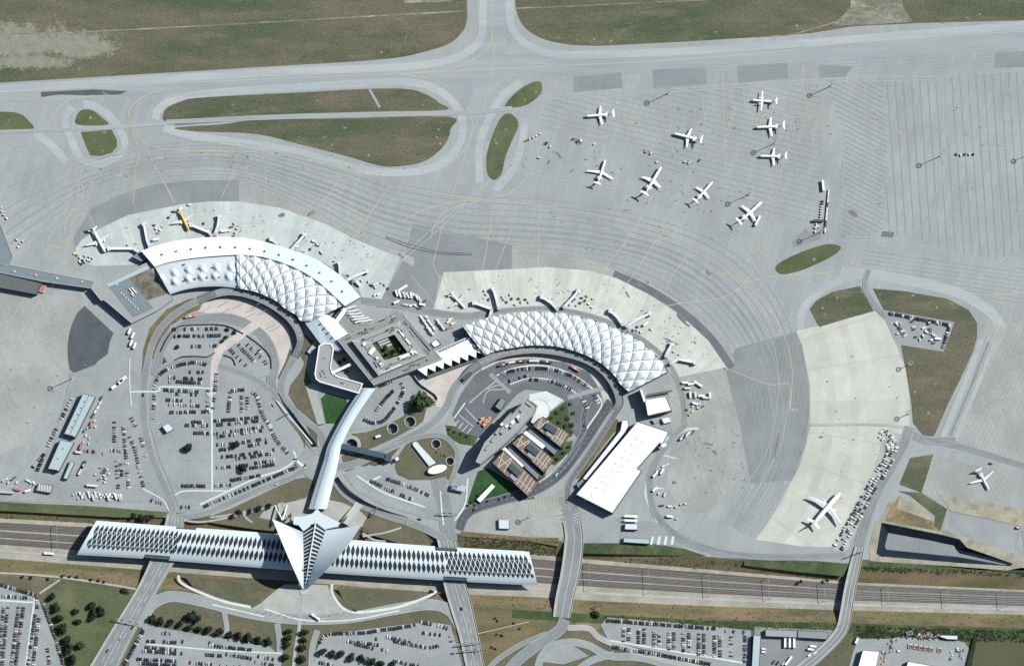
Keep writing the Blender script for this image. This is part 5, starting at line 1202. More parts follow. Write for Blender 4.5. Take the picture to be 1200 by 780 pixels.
a, s_, b = resample3(LIn, 34), resample3(SPn, 34), resample3(RIn, 34)
mb = MB()
for k in range(34):
    for A in (a, b):
        mb.quad(R(A[k][0], A[k][1], A[k][2]-1.6), R(A[k+1][0], A[k+1][1], A[k+1][2]-1.6), R(s_[k+1][0], s_[k+1][1], s_[k+1][2]-2.0), R(s_[k][0], s_[k][1], s_[k][2]-2.0), M_GLASS)
mb.build("spine_glazing", hall)
mb = MB()
for k in range(1, 33, 2):
    for A in (a, b):
        f = k/34; e = f+.021; kk = lambda t: max(0.0, t*1.0 + (.15*(1-t) - 10*(1-t)**1.6/81))
        def on(P, t):
            g_ = min(33.999, max(0, t*34)); i_ = int(g_); w0 = g_-i_; return [P[i_][n_]+(P[i_+1][n_]-P[i_][n_])*w0 for n_ in range(3)]
        pa, pb, qa, qb = on(A, f), on(A, e), on(s_, kk(f)), on(s_, kk(e))
        p0, p1 = R(pa[0], pa[1], pa[2]+.2), R(pb[0], pb[1], pb[2]-.2)
        q0, q1 = R(qa[0], qa[1], qa[2]+.1), R(qb[0], qb[1], qb[2]-.2)
        mb.quad(p0, p1, q1, q0, M_ROOFB); dn = Vector((0,0,-.5)); mb.quad(p1, p1+dn, q1+dn, q1, M_ROOFB)
mb.build("louvre_slats", hall)
mb = MB(); mb.tube([R(*p) for p in s_], [.9]*20+[.8-.04*i for i in range(15)], M_ROOFB, 6); mb.build("spine_beam", hall)
mb = MB()
tc = [(343.5,609),(345,605),(357,604.5),(366.5,601),(371.5,595.5),(377,601.5),(398.5,612),(396,616.5),(384,619),(381,620.5),(370,612),(355.5,622),(350,615),(344,614)]
p = RP(tc, 24); mb.poly([tuple(v) for v in p], M_ROOFB); skirt(mb, [v-Vector((0,0,.02)) for v in p+[p[0]]], 22.6, M_ROOFB)
mb.build("tail_canopy", hall)
mb = MB(); pw = RP([(346,606),(396,613),(382,622),(372,640),(362,668),(355,668),(352,640),(350,618)], 12); mb.prism([(v.x, v.y) for v in pw], 0, 18, M_BAND, None); mb.build("glass_wall", hall)
for pts in ([(341,612,22),(340,608,12),(341,602,0.2)], [(397,614,22),(403,610,12),(408,602,.2)]):
    MB().tube([R(*p) for p in pts], 1.0, M_DSTEEL, 6).build("leg", hall)
for A, B in (([(322,592,0),(326,600,8),(331,609,16)], [(336,592,0),(334,600,8),(331,609,16)]),):
    for q in (A, B): MB().tube([R(*p) for p in q], .9, M_WHITE, 6).build("tail_leg", hall)
MB().prism([tuple(G(*p).xy) for p in [(350,687),(361,687),(360,696),(353,696)]], 0, 1.0, M_WALL, M_WALL).build("point_footing", hall)
# side ramps up to the hall
for lab, q in (("dark steel stair frame standing by the pale wing's outer tip", [(326,590),(331,588),(337,608),(330,610)]), ("white sloping stair ramp by the blue grey wing's outer tip", [(418,588),(425,592),(408,616),(400,612)])):
    t = thing("stair_ramp", lab, "stair", tuple(G(*centroid(q)))); p = [G(*v) for v in q]
    mb = MB(); z = (.6, .6, 7, 7); mb.add([(v.x, v.y, zz) for v, zz in zip(p, z)], [(0,1,2,3)], M_PAVE); v4 = [Vector((v.x, v.y, zz-.02)) for v, zz in zip(p, z)]; skirt(mb, v4+[v4[0]], 0, M_WALLD); mb.build("flight", t)
    for i, j in ((0,3),(1,2)): MB().tube([v4[i]+Vector((0,0,1)), v4[j]+Vector((0,0,1))], .25, M_WHITE, 5).build("handrail", t)

# walkway from the hall to the terminals
WL = [(423,454,10),(401,489,10),(384.6,520.5,10),(379.5,538.5,10),(371,565,10),(361.5,596,10)]
WR = [(440,455,10),(417,489,10),(401,520.5,10),(396,543.6,10),(389,572,10),(383,596,10)]
wk = thing("covered_walkway", "long vaulted metal walkway with a slight bend leading to the beaked hall", "walkway", tuple(G(394, 525)))
a, b = resample3(WL, 60), resample3(WR, 60); mb, lo = MB(), MB(); vs = []; NM = 8
for i in range(61):
    for j in range(NM+1):
        t = j/NM; x, y = a[i][0]+(b[i][0]-a[i][0])*t, a[i][1]+(b[i][1]-a[i][1])*t
        vs.append(R(x, y, 7.5+3.4*sin(pi*t)**.8))
k = NM+1; mb.add(vs, [(i*k+j, i*k+j+1, (i+1)*k+j+1, (i+1)*k+j) for i in range(60) for j in range(NM)], M_ROOFS); mb.build("roof", wk, smooth=True)
mb = MB()
for L in (vs[0::k], vs[NM::k]): skirt(mb, [v-Vector((0,0,.02)) for v in L], 4.2, M_BAND)
n = 61; A, B = [Vector((v.x, v.y, 4.2)) for v in vs[0::k]], [Vector((v.x, v.y, 4.2)) for v in vs[NM::k]]
mb.add(A+B, [(i,i+1,n+i+1,n+i) for i in range(n-1)], M_WALL); mb.build("side_wall", wk)
for i in range(6, 60, 9):
    m_ = (A[i]+B[i])/2; MB().tube([(m_.x, m_.y, -.1), (m_.x, m_.y, 4.3)], .9, M_WALL, 8).build("pier", wk)
for i in range(1, 60, 1):
    p = vs[i*k+2]; MB().box((p.x, p.y, p.z+.1), (1.0, .9, .9), M_DSTEEL, 1.0).build("roof_vent", wk)
t = thing("glass_footbridge", "straight dark glass-roofed footbridge crossing the roads to a small tower", "footbridge", tuple(G(426, 528)))
p, q = R(397,521.5,8), R(453,534.5,8); d = q-p
MB().box(((p.x+q.x)/2, (p.y+q.y)/2, 6.4), (d.length, 6.4, 3.2), M_WALLD, atan2(d.y, d.x), M_TEAL).build("deck", t)
q2 = R(455,536,9); MB().box((q2.x, q2.y, 4.6), (8, 6.5, 9.2), M_WALL, atan2(d.y, d.x), M_TEAL).build("tower", t)
for f in (.3, .65): MB().box((p.x+d.x*f, p.y+d.y*f, 2.4), (1, 4, 4.8), M_WALL, atan2(d.y, d.x)).build("pier", t)
# oval canopy and its covered ramp on the grass island
t = thing("oval_canopy", "white oval canopy at the lower end of a covered ramp on the grass island", "canopy", tuple(G(508, 548)))
q = circle(512.5, 549.5, 11.5, 28, 4.8, -.27); mb = MB(); p = RP(q, 5); mb.poly([tuple(v) for v in p][::-1], M_WHITE); skirt(mb, [v-Vector((0,0,.02)) for v in p+[p[0]]], 4.3, M_WHITE); mb.build("roof", t)
for x in (505, 512, 519): v = R(x, 550-(x-512)*.27, 4.3); MB().tube([(v.x, v.y, 0), (v.x, v.y, 4.4)], .3, M_STEEL, 6).build("post", t)
t = thing("covered_ramp", "grey roofed ramp with a round upper end crossing the grass island", "ramp", tuple(G(496, 532)))
mb = MB(); q = [(483.5,521),(484,518.5),(486.5,517),(489.5,518),(491,520.5),(511,542),(503,546)]; p = RP(q, 2.6); mb.poly([tuple(v) for v in p], M_ROOFB); skirt(mb, [v-Vector((0,0,.02)) for v in p+[p[0]]], 0, M_WALLD); mb.build("roof", t)
t = thing("toll_canopy", "pale blue roof across the road below the hotel block", "canopy", tuple(G(537, 571)))
q = [(530,566.5),(546.5,569),(545,576),(528.5,573)]; mb = MB(); p = RP(q, 5.5); mb.poly([tuple(v) for v in p], M_ROOFC); skirt(mb, [v-Vector((0,0,.02)) for v in p+[p[0]]], 4.8, M_WALLD); mb.build("roof", t)
for x, y in ((530,572),(544,575),(531,567),(545,570)): v = G(x, y); MB().tube([(v.x, v.y, 0), (v.x, v.y, 5)], .3, M_STEEL, 6).build("post", t)

# overhead line portals across the tracks
for k, x in enumerate(PORTALS):
    a, b = G(x, track_y(x, .08), ZT), G(x+2, track_y(x, .72), ZT); t = thing("catenary_portal", "overhead line portal across the tracks, "+nth(k+1)+" from left", "catenary portal", tuple(a), 0, "catenary portals")
    for v in (a, b): MB().tube([(v.x, v.y, ZT), (v.x, v.y, ZT+8.2)], .18, M_STEEL, 6).build("mast", t)
    d = b-a; m_ = (a+b)/2; MB().box((m_.x, m_.y, ZT+8), (d.length, .3, .4), M_STEEL, atan2(d.y, d.x)).build("beam", t)
# road bridges over the cutting
def bridge(label, L, Rr, h=.75, mark=1, z0=-7.0):
    a, b = resample(spline(L, 6) if len(L) > 2 else L, 24), resample(spline(Rr, 6) if len(Rr) > 2 else Rr, 24)
    m0 = ((a[12][0]+b[12][0])/2, (a[12][1]+b[12][1])/2); t_ = thing("road_bridge", label, "bridge", tuple(G(*m0)))
    A, B = [G(*p, h) for p in a], [G(*p, h) for p in b]; n = 25; d = Vector((0,0,1.3)); m_ = MB()
    m_.add(A+B, [(i,i+1,n+i+1,n+i) for i in range(n-1)], M_ROAD); m_.add([v-d for v in A]+[v-d for v in B], [(i,n+i,n+i+1,i+1) for i in range(n-1)], M_WALL); m_.build("deck", t_)
    for k, (P, Q) in enumerate(((A, B), (B, A))):
        m_ = MB(); ins = [p+(q-p).normalized()*.5 for p, q in zip(P, Q)]; up = Vector((0,0,1.1))
        m_.add([v-d for v in P]+[v+up for v in P]+[v+up for v in ins]+list(ins), [(i,i+1,n+i+1,n+i) for i in range(n-1)]+[(n+i,n+i+1,2*n+i+1,2*n+i) for i in range(n-1)]+[(2*n+i,2*n+i+1,3*n+i+1,3*n+i) for i in range(n-1)], M_WALL); m_.build("parapet", t_)
        m_ = MB(); wk_ = [p+(q-p).normalized()*.6 for p, q in zip(P, Q)]; w2 = [p+(q-p).normalized()*3.2 for p, q in zip(P, Q)]; u = Vector((0,0,.16))
        m_.add([v+u for v in wk_]+[v+u for v in w2], [(i,i+1,n+i+1,n+i) for i in range(n-1)], M_PAVE); m_.build("footway", t_)
    m_ = MB(); u = Vector((0,0,.08))
    for f in ([.5] if mark == 1 else [.33,.5,.67]):
        for i in range(0, 24, 1 if f == .5 else 2):
            p, q = A[i].lerp(B[i], f)+u, A[i+1].lerp(B[i+1], f)+u; w_ = (B[i]-A[i]).normalized()*.22; m_.quad(p-w_, p+w_, q+w_, q-w_, M_LINEW)
    m_.build("lane_marking", t_)
    for f in (.30, .55, .78):
        i = int(f*24); p, q = A[i].lerp(B[i], .12), A[i].lerp(B[i], .88)
        e = q-p; MB().box(((p.x+q.x)/2, (p.y+q.y)/2, (z0+h-1.2)/2), (e.length, 1.0, h-1.2-z0), M_WALL, atan2(e.y, e.x)).build("pier", t_)
    return t_
bridge("grey road bridge passing under the station roof near its darker left end", [(196,603),(190,625),(176,657),(160,690),(128,742),(104,782)], [(216,607),(214,628),(206,655),(188,686),(160,737),(136,786)], .75, 3)
bridge("grey road bridge passing under the station roof right of the beaked hall", [(512,632),(516,650),(519,680),(528,713),(538,745),(547,786)], [(536,634),(540,655),(545,680),(551,700),(559,735),(569,786)], .75, 3)
bridge("broad pale road bridge just past the station roof's far end", [(660,612),(662,630),(658,665),(651,700),(648,722)], [(682,614),(684,632),(681,665),(673,700),(668,724)], .75, 1)
bridge("narrow curving road bridge below the black lined basin", [(1002,640),(996,660),(989,690),(984,718),(978,738),(955,762),(930,782)], [(1013,642),(1009,662),(1003,690),(998,720),(992,742),(968,768),(944,788)], .75, 1)
# sign gantries over the roads
def gantry(label, a, b, h=6.5):
    p, q = R(*a, h), R(*b, h); d = q-p; m_ = (p+q)/2; t_ = thing("sign_gantry", label, "gantry", (m_.x, m_.y, 0))
    MB().box((m_.x, m_.y, h), (d.length, .7, .8), M_DSTEEL, atan2(d.y, d.x), M_STEEL).build("beam", t_)
    for v in (p, q): MB().tube([(v.x, v.y, 0), (v.x, v.y, h)], .35, M_STEEL, 6).build("post", t_)
    for f in (.3, .65): MB().box((p.x+d.x*f, p.y+d.y*f, h), (4, .95, 2.0), M_TEAL, atan2(d.y, d.x)).build("sign_panel", t_)
gantry("dark sign gantry over the road beside the treed green field", (134.5,724.5), (162,730))
gantry("sign gantry over the road right of the hall, upper of the two", (535,755), (563,752)); gantry("sign gantry over the road right of the hall, lower of the two", (540,762), (566,760))
gantry("thin gantry across the road below the pale blue toll roof", (514.5,600.5), (535,601.5)); gantry("thin gantry across the sunken ramp road beside the short-stay car park", (437,603.5), (442,594))
gantry("thin gantry over the underpass road by the big car park", (329,489), (338,484)); gantry("thin gantry over the bridge road entrance by the black basin", (992,652), (1012,645))
# ------------------------------------------------------------------ aircraft
def loft(mb, secs, mat, n=12):
    """secs: (x, y, z, half width, half height)"""
    vs = [(x, y+w_*cos(2*pi*k/n), z+h_*sin(2*pi*k/n)) for x, y, z, w_, h_ in secs for k in range(n)]
    fs = [(i*n+k, i*n+(k+1) % n, (i+1)*n+(k+1) % n, (i+1)*n+k) for i in range(len(secs)-1) for k in range(n)]
    fs += [list(range(n))[::-1], [(len(secs)-1)*n+k for k in range(n)]]
    mb.add(vs, fs, mat)
def foil(mb, r0, r1, c0, c1, th, mat, vert=False):
    """tapered wing from root leading edge r0 to tip leading edge r1, chords run towards -x"""
    def sec(p, c, t): 
        o = []
        for dx, dz in ((0,0),(-.25,.5),(-.6,.38),(-1,0),(-.6,-.3),(-.25,-.4)):
            o.append((p[0]+dx*c, p[1]+(dz*t if vert else 0), p[2]+(0 if vert else dz*t)))
        return o
    a, b = sec(r0, c0, th), sec(r1, c1, th*.5)
    mb.add(a+b, [(i, (i+1) % 6, 6+(i+1) % 6, 6+i) for i in range(6)]+[(5,4,3,2,1,0),(6,7,8,9,10,11)], mat)
FIN = [M_PAINT, plain('navy tail paint', (.03,.05,.12), .4), M_PAINT, M_GREYP, M_PAINT]
def aircraft(name, label, kind, nose, tail, body=None, span=None):
    """kind: 'tail' rear engines and T-tail, 'wing' engines under the wing, 'prop' straight high wing turboprop; nose and tail in photo pixels"""
    body = body or M_PAINT
    hz = 2.6
    a, b = R(*nose, hz), R(*tail, hz); L = hypot(a.x-b.x, a.y-b.y); ang = atan2(a.y-b.y, a.x-b.x)
    c_ = (a+b)/2; t = thing(name, label, "aircraft", (c_.x, c_.y, .25), ang, "aircraft parked on the aprons"); t["_o"] = (0,0,0)
    r = {'tail': .046, 'wing': .052, 'prop': .05}[kind]*L; z = r*1.0 + .045*L + .3; sp = span or {'tail': .68, 'wing': .96, 'prop': 1.0}[kind]*L
    h = L/2; mb = MB()
    loft(mb, [(h, 0, z-.25*r, .05*r, .05*r), (h*.97, 0, z-.2*r, .4*r, .4*r), (h*.9, 0, z-.08*r, .8*r, .8*r), (h*.8, 0, z, r, r), (-h*.35, 0, z, r, r), (-h*.62, 0, z+.12*r, .82*r, .82*r), (-h*.85, 0, z+.4*r, .45*r, .5*r), (-h, 0, z+.6*r, .12*r, .15*r)], body, 14)
    fu = mb.build("fuselage", t, smooth=True)
    mb = MB(); mb.add([(h*.915, s*.62*r, z+.42*r) for s in (-1, 1)]+[(h*.865, s*.6*r, z+.74*r) for s in (1, -1)], [(0,1,2,3)], M_GLASS); mb.build("windscreen", t)
    sw = {'tail': .30, 'wing': .34, 'prop': .03}[kind]; x0 = {'tail': .02*h, 'wing': .22*h, 'prop': .16*h}[kind]; zw = z-.55*r if kind != 'prop' else z+.85*r
    c0 = {'tail': .135, 'wing': .165, 'prop': .085}[kind]*L; c1 = {'tail': .045, 'wing': .045, 'prop': .05}[kind]*L
    for s in (-1, 1):
        mb = MB(); foil(mb, (x0+.03*L, s*r*.3, zw), (x0+.03*L-sw*sp/2*1.0, s*sp/2, zw+.03*sp/2*(2 if kind != 'prop' else .5)), c0, c1, .022*L, M_PAINT if kind != 'wing' else M_GREYP)
        w_ = mb.build("wing", t)
        if kind != 'prop':
            mb = MB(); q = (x0+.03*L-sw*sp/2, s*sp/2, zw+.06*sp/2); foil(mb, q, (q[0]-.03*L, q[1]+s*.01*L, q[2]+.04*L), c1, c1*.5, .006*L, body); mb.build("winglet", t)
    ts = {'tail': .30, 'wing': .36, 'prop': .28}[kind]*L; fh = {'tail': .17, 'wing': .17, 'prop': .18}[kind]*L
    mb = MB(); foil(mb, (-h*.68, 0, z+.6*r), (-h*.94, 0, z+.6*r+fh), .15*L, .075*L, .014*L, FIN[len(label) % len(FIN)] if body is M_PAINT else body, True); mb.build("fin", t)
    zt = z+.6*r+fh*.96 if kind != 'wing' else z+.45*r; xt = -h*.93 if kind != 'wing' else -h*.74
    for s in (-1, 1):
        mb = MB(); foil(mb, (xt, s*.0, zt), (xt-.28*ts/2*1.3, s*ts/2, zt+.01*L), .09*L, .04*L, .008*L, M_PAINT); mb.build("tailplane", t)
    if kind == 'tail':
        for s in (-1, 1):
            mb = MB(); loft(mb, [(-h*.42, s*1.62*r, z+.35*r, .40*r, .40*r), (-h*.46, s*1.62*r, z+.35*r, .50*r, .50*r), (-h*.60, s*1.62*r, z+.38*r, .48*r, .48*r), (-h*.68, s*1.6*r, z+.4*r, .3*r, .3*r)], M_GREYP, 10); mb.box((-h*.54, s*1.1*r, z+.35*r), (.07*L, .5*r, .15*r), body); mb.build("engine", t)
    elif kind == 'wing':
        for s in (-1, 1):
            y = s*sp*.17; xe = x0+.03*L-sw*abs(y)+.05*L; ze = zw-.35*r
            mb = MB(); loft(mb, [(xe, y, ze, .48*r, .48*r), (xe-.02*L, y, ze, .58*r, .58*r), (xe-.07*L, y, ze, .5*r, .5*r), (xe-.11*L, y, ze+.05*r, .28*r, .28*r)], body, 12); mb.box((xe-.06*L, y, ze+.5*r), (.09*L, .15*r, .5*r), M_GREYP); mb.build("engine", t)
    else:
        for s in (-1, 1):
            y = s*sp*.15; mb = MB(); loft(mb, [(x0+.15*L, y, zw-.1*r, .15*r, .15*r), (x0+.11*L, y, zw-.1*r, .45*r, .45*r), (x0-.02*L, y, zw-.1*r, .42*r, .42*r), (x0-.1*L, y, zw, .1*r, .1*r)], body, 10); e = mb.build("engine", t)
            mb = MB()
            for k in range(6):
                an = pi*k/3; d = Vector((0, cos(an), sin(an))); c2 = Vector((x0+.15*L, y, zw-.1*r)); p = Vector((.12, -d.z*.13, d.y*.13)); mb.quad(c2+d*.1-p, c2+d*.1+p, c2+d*1.9+p*.6, c2+d*1.9-p*.6, M_DSTEEL)
            mb.build("propeller", t)
    for x, y in ((h*.78, 0), (-h*.08, .09*L), (-h*.08, -.09*L)):
        mb = MB(); mb.tube([(x, y, .5), (x, y, z-.4*r)], .12, M_STEEL, 6); g = mb.build("landing_gear", t)
        mb = MB()
        for s in (-.32, .32): mb.tube([(x, y+s-.13, .45), (x, y+s+.13, .45)], .45, M_RUBBERT, 10)
        mb.build("wheel", g)
    return t
aircraft("regional_jet", "white T-tailed jet alone at the apron's upper row, nose towards the asphalt island", "tail", (686,136.5), (718,134))
aircraft("regional_jet", "white T-tailed jet in the middle of the hatched apron beside a dark shadow", "tail", (789,156.5), (821,164.5))
aircraft("turboprop_plane", "white straight-winged turboprop at the top of the column of three parked planes", "prop", (880.5,117.5), (909,119.5), span=23)
aircraft("regional_jet", "white T-tailed jet in the middle of the column of three parked planes", "tail", (885,149.5), (917.5,148))
aircraft("regional_jet", "white T-tailed jet at the bottom of the column of three parked planes", "tail", (889.5,183), (920,183.5))
aircraft("regional_jet", "wide-winged white jet with nose up, farthest from the truck in the row of four", "tail", (709.5,187), (700.5,215), span=32)
aircraft("regional_jet", "white T-tailed jet, second in the diagonal row of four counted from the asphalt island", "tail", (775,195.5), (756,227))
aircraft("regional_jet", "white T-tailed jet, third in the diagonal row of four counted from the asphalt island", "tail", (835,213), (815.5,235.5))
aircraft("regional_jet", "white T-tailed jet with a white truck beside its wing", "tail", (893,236.5), (866.5,260))
aircraft("narrowbody_airliner", "white airliner at the outermost gate of the upper crescent", "wing", (123.5,296), (108,267))
aircraft("narrowbody_airliner", "yellow-bodied airliner at a gate of the upper crescent", "wing", (221.5,270.5), (209,244), M_YELLOW)
aircraft("regional_jet", "white four engined plane parked nearest the lower crescent's left end", "wing", (545,361), (528,343.5))
aircraft("large_airliner", "largest white airliner, alone on the broad pale concrete stand", "wing", (984.5,577), (951.5,615.5))
aircraft("narrowbody_jet", "white jet alone on the striped apron at the right edge", "tail", (1159,573.5), (1147,551), span=31)

# ------------------------------------------------------------------ boarding bridges
def jet_bridge(label, pts, h=5.2):
    """pts in photo pixels from the building outwards; the last one is the cab"""
    P = [R(x, y, h) for x, y in pts]; t = thing("boarding_bridge", label, "boarding bridge", (P[0].x, P[0].y, 0), 0, "boarding bridges of the two crescents")
    for i, (p, q) in enumerate(zip(P, P[1:])):
        d = q-p; m_ = (p+q)/2; MB().box((m_.x, m_.y, h-1.35), (d.length, 2.6 if i else 3.2, 2.7), M_WALL, atan2(d.y, d.x), M_WHITE if i else M_ROOFB).build("tunnel", t)
    p, q = P[-2], P[-1]; u = (q-p).normalized(); an = atan2(u.y, u.x); e = q+u*1.5
    mb = MB(); mb.box((e.x, e.y, h-1.3), (4.2, 5.0, 3.3), M_WALL, an+.35, M_ROOFB); mb.build("cab", t)
    MB().tube([(P[0].x, P[0].y, -.1), (P[0].x, P[0].y, h+.3)], 2.1, M_WALL, 12).build("rotunda", t)
    g = p.lerp(q, .72); s = Vector((-u.y, u.x, 0))*1.2
    mb = MB(); mb.tube([g+s-Vector((0,0,h-.6)), g+s-Vector((0,0,2.5))], .22, M_STEEL, 6); mb.tube([g-s-Vector((0,0,h-.6)), g-s-Vector((0,0,2.5))], .22, M_STEEL, 6); lg = mb.build("leg", t)
    mb = MB()
    for k in (-1, 1): c2 = g+s*k; mb.tube([(c2.x-.3*s.x, c2.y-.3*s.y, .55), (c2.x+.3*s.x, c2.y+.3*s.y, .55)], .55, M_RUBBERT, 10)
    mb.build("wheel", lg)
B = "boarding bridge "
jet_bridge(B+"bent and long, reaching the white airliner outermost at the upper crescent", [(166,297),(156,291),(129,291)])
jet_bridge(B+"empty, straight up from the upper crescent's tip", [(175.5,289.5),(172,280),(169,264)])
jet_bridge(B+"docked at the yellow-bodied airliner", [(248,276),(245,272),(225,264)])
jet_bridge(B+"empty, just beside the one docked at the yellow airliner", [(252,274),(255,266),(257,255)])
jet_bridge(B+"very short, at the middle of the upper crescent's outer ring", [(327,287),(319,281)])
jet_bridge(B+"white and thin, slanting out at the middle of the upper crescent", [(341,293),(348,285),(356,276)])
jet_bridge(B+"short and upright, near the upper crescent's slatted end", [(399,323),(398,309.5)])
jet_bridge(B+"thin and nearly level, last at the upper crescent's slatted end", [(405.5,329),(416,323.5),(429,318)])
jet_bridge(B+"bent, first at the lower crescent beside the four engined plane", [(574,371),(576.5,362),(557,355)])
jet_bridge(B+"long and upright, second along the lower crescent", [(584.5,361),(582,351),(578.5,339.5)])
jet_bridge(B+"thick, leaning away, third along the lower crescent", [(653,362),(647,355.5),(636.5,348.5)])
jet_bridge(B+"thin white, leaning over, fourth along the lower crescent", [(661,359.5),(668,352),(677,342)])
jet_bridge(B+"thick, fifth along the lower crescent above its shoulder", [(729.5,380),(724,372),(716.5,365)])
jet_bridge(B+"thin white, sixth along the lower crescent with a round head", [(735,382),(746,374.5),(760.5,367.5)])
jet_bridge(B+"short, seventh along the lower crescent above its lower end", [(780.5,417),(783.5,410),(787,404.5)])
jet_bridge(B+"lowest one on the lower crescent, above the parked lorries", [(786.5,425.5),(795,420.5),(813,424)])

# ------------------------------------------------------------------ floodlight masts
def mast(label, x, y, h=26):
    g = G(x, y); t = thing("floodlight_mast", label, "floodlight mast", (g.x, g.y, 0), 0, "tall floodlight masts on the aprons")
    mb = MB(); mb.tube([(g.x, g.y, 0), (g.x, g.y, h)], [.55, .28], M_STEEL, 8); mb.build("pole", t)
    mb = MB(); R0 = 2.6
    ring = [(g.x+R0*cos(2*pi*k/16), g.y+R0*sin(2*pi*k/16), h-.6) for k in range(17)]; mb.tube(ring, .28, M_STEEL, 6, False)
    for k in range(4): mb.tube([(g.x, g.y, h-.3), ring[k*4]], .14, M_STEEL, 5)
    hd = mb.build("light_ring", t); mb = MB()
    for k in range(8): a = 2*pi*k/8; mb.box((g.x+2.6*cos(a), g.y+2.6*sin(a), h-1.1), (.9, .7, .9), M_STEEL, a)
    mb.build("floodlight_frame", hd)
    MB().box((g.x, g.y, .4), (2.4, 2.4, .8), M_WALL).build("footing", t)
for x, y, lab in ((783,110,"between the parked jet alone and the turboprop"),(974,101,"at the top of the service road with a lane of white lines"),(1102,183,"beside the empty striped apron's inner road"),(908,168,"in the column of three parked planes"),(878,228,"beside the jet with the truck"),(962,272,"by the row of baggage carts above the small grass islet"),(1213,178,"at the photograph's right edge"),(84,444,"at the corner of the black asphalt plot")):
    mast("floodlight mast "+lab, x, y)
for x, y, lab in ((1064,485,"lower one of two along the pale broad stand"),(1066,427,"upper one of two along the pale broad stand"),(620,606,"thin one standing on the gravel yard above the station"),(540,568,"thin one by the short-stay car park's end")):
    mast("floodlight mast, "+lab, x, y, 14)
# ------------------------------------------------------------------ trees and bushes
M_LEAF = [surf("dark leaves", S(52,66,46), S(36,50,34), patch=.4, fine=1.2, fvar=.22), surf("mid leaves", S(66,88,50), S(46,68,38), patch=.4, fine=1.2, fvar=.22), surf("shrub leaves", S(76,86,58), S(56,68,46), patch=.3, fine=1.2, fvar=.22)]
def crown_mesh(name, mat, rnd, n=420, clumps=9, flatten=.8):
    """unit crown: leafy tufts gathered in clumps with gaps between them"""
    mb = MB()
    cl = [(Vector((rnd.gauss(0,.34), rnd.gauss(0,.34), rnd.uniform(.5,1.25))), rnd.uniform(.35,.6)) for _ in range(clumps)] + [(Vector((0,0,.85)), .62)]
    for k in range(n):
        c, r = cl[k % len(cl)]
        d = Vector((rnd.gauss(0,1), rnd.gauss(0,1), rnd.gauss(0,.9)+.25)).normalized()
        p = c + d*r*rnd.uniform(.72, 1.05); p.z = .85+(p.z-.85)*flatten
        if hypot(p.x, p.y) > 1.08: continue
        u = d.orthogonal().normalized(); v = d.cross(u); a = rnd.uniform(0, pi); s = rnd.uniform(.12, .24)
        e1 = (u*cos(a)+v*sin(a)+d*rnd.uniform(-.4,.4))*s; e2 = (v*cos(a)-u*sin(a)+d*rnd.uniform(-.4,.4))*s*.8
        mb.add([p-e1, p-e2*.9, p+e1, p+e2], [(0,1,2,3)], mat)
    return mb.mesh(name)
rt = random.Random(11)
CROWNS = [[crown_mesh("crown", m, rt) for _ in range(4)] for m in M_LEAF]
def trunk_mesh():
    mb = MB(); mb.tube([(0,0,-.02),(.02,.01,.3),(0,.02,.62)], [.10,.07,.05], M_BARK, 7)
    for k in range(4):
        a = k*1.6; mb.tube([(0,.01,.42+.04*k),(.25*cos(a),.25*sin(a),.72),(.42*cos(a),.42*sin(a),.98)], [.045,.03,.012], M_BARK, 5)
    return mb.mesh("trunk")
TRUNK = trunk_mesh()
def tree(label, x, y, r, kind=0, name="tree", cat="tree", h=None, group=None, z=0.0):
    hh = h or r*1.15
    g = R(x, y, hh*.6+z); t = thing(name, label, cat, (g.x, g.y, z), 0, group); t.rotation_euler[2] = rt.uniform(0, 6.28); t.scale = (r*1.08, r*1.08, hh*.85)
    if name != "bush":
        o = bpy.data.objects.new("trunk", TRUNK); col.objects.link(o); o.parent = t
    o = bpy.data.objects.new("crown", rt.choice(CROWNS[kind])); col.objects.link(o); o.parent = t
    if name == "bush": o.location = (0, 0, -.25)
    return t
def row(pts, fmt, r, kind=0, name="tree", cat="tree", group=None, h=None, z=0.0):
    for i, (x, y) in enumerate(pts): tree(fmt % nth(i+1), x, y, .84*r*rt.uniform(.88, 1.14), kind, name, cat, h, group, z)
row([(178,725),(188.5,727),(200,729),(211,731),(222,734),(234,736),(245,738.5),(257,740),(269,743),(280,744),(291.5,746.5),(303,749),(315,751)], "round dark tree, %s from left in the row above the lower middle car park", 5.6, 0, group="row of trees above the lower middle car park")
row([(338.5,739),(338,747),(336.6,755),(335,768.5)], "round dark tree, %s from top, left of the straight path below the hall", 5.4, 0, group="trees along the straight path")
row([(357,740),(356,749),(354.6,758.5),(353,771.5)], "round dark tree, %s from top, right of the straight path below the hall", 5.4, 0, group="trees along the straight path")
row([(378,763),(389,765),(400,767),(412,769.5),(424,771),(435,774),(447,776),(460,778.5)], "round dark tree, %s from left in the row crossing the fan-shaped car park", 5.6, 0, group="row of trees in the fan-shaped car park")
row([(61,699),(66,711),(70,723),(74,736),(78,748),(80,760),(85,772)], "broad tree, %s from top in the line edging the lower left car park", 7.0, 0, group="trees edging the lower left car park")
row([(88.5,716),(92,728)], "loose bushy tree, %s from top alone in the middle of the green field", 5.0, 0, group="trees in the green field")
row([(108,710),(118,714),(110,716),(118,719),(109,722)], "dark tree, %s from top in the tight clump of five in the green field", 5.2, 0, group="clump of five trees in the green field")
tree("mid green tree right of the line edging the lower left car park", 94, 756, 5, 1); tree("low dark bush at the green field's corner by the bridge road", 146, 692, 5, 0, "bush", "bush", 3)
tree("big double-crowned tree above the row of trees, larger half", 224, 722, 6.2, 0); tree("big double-crowned tree above the row of trees, smaller half", 231, 724, 5.0, 0)
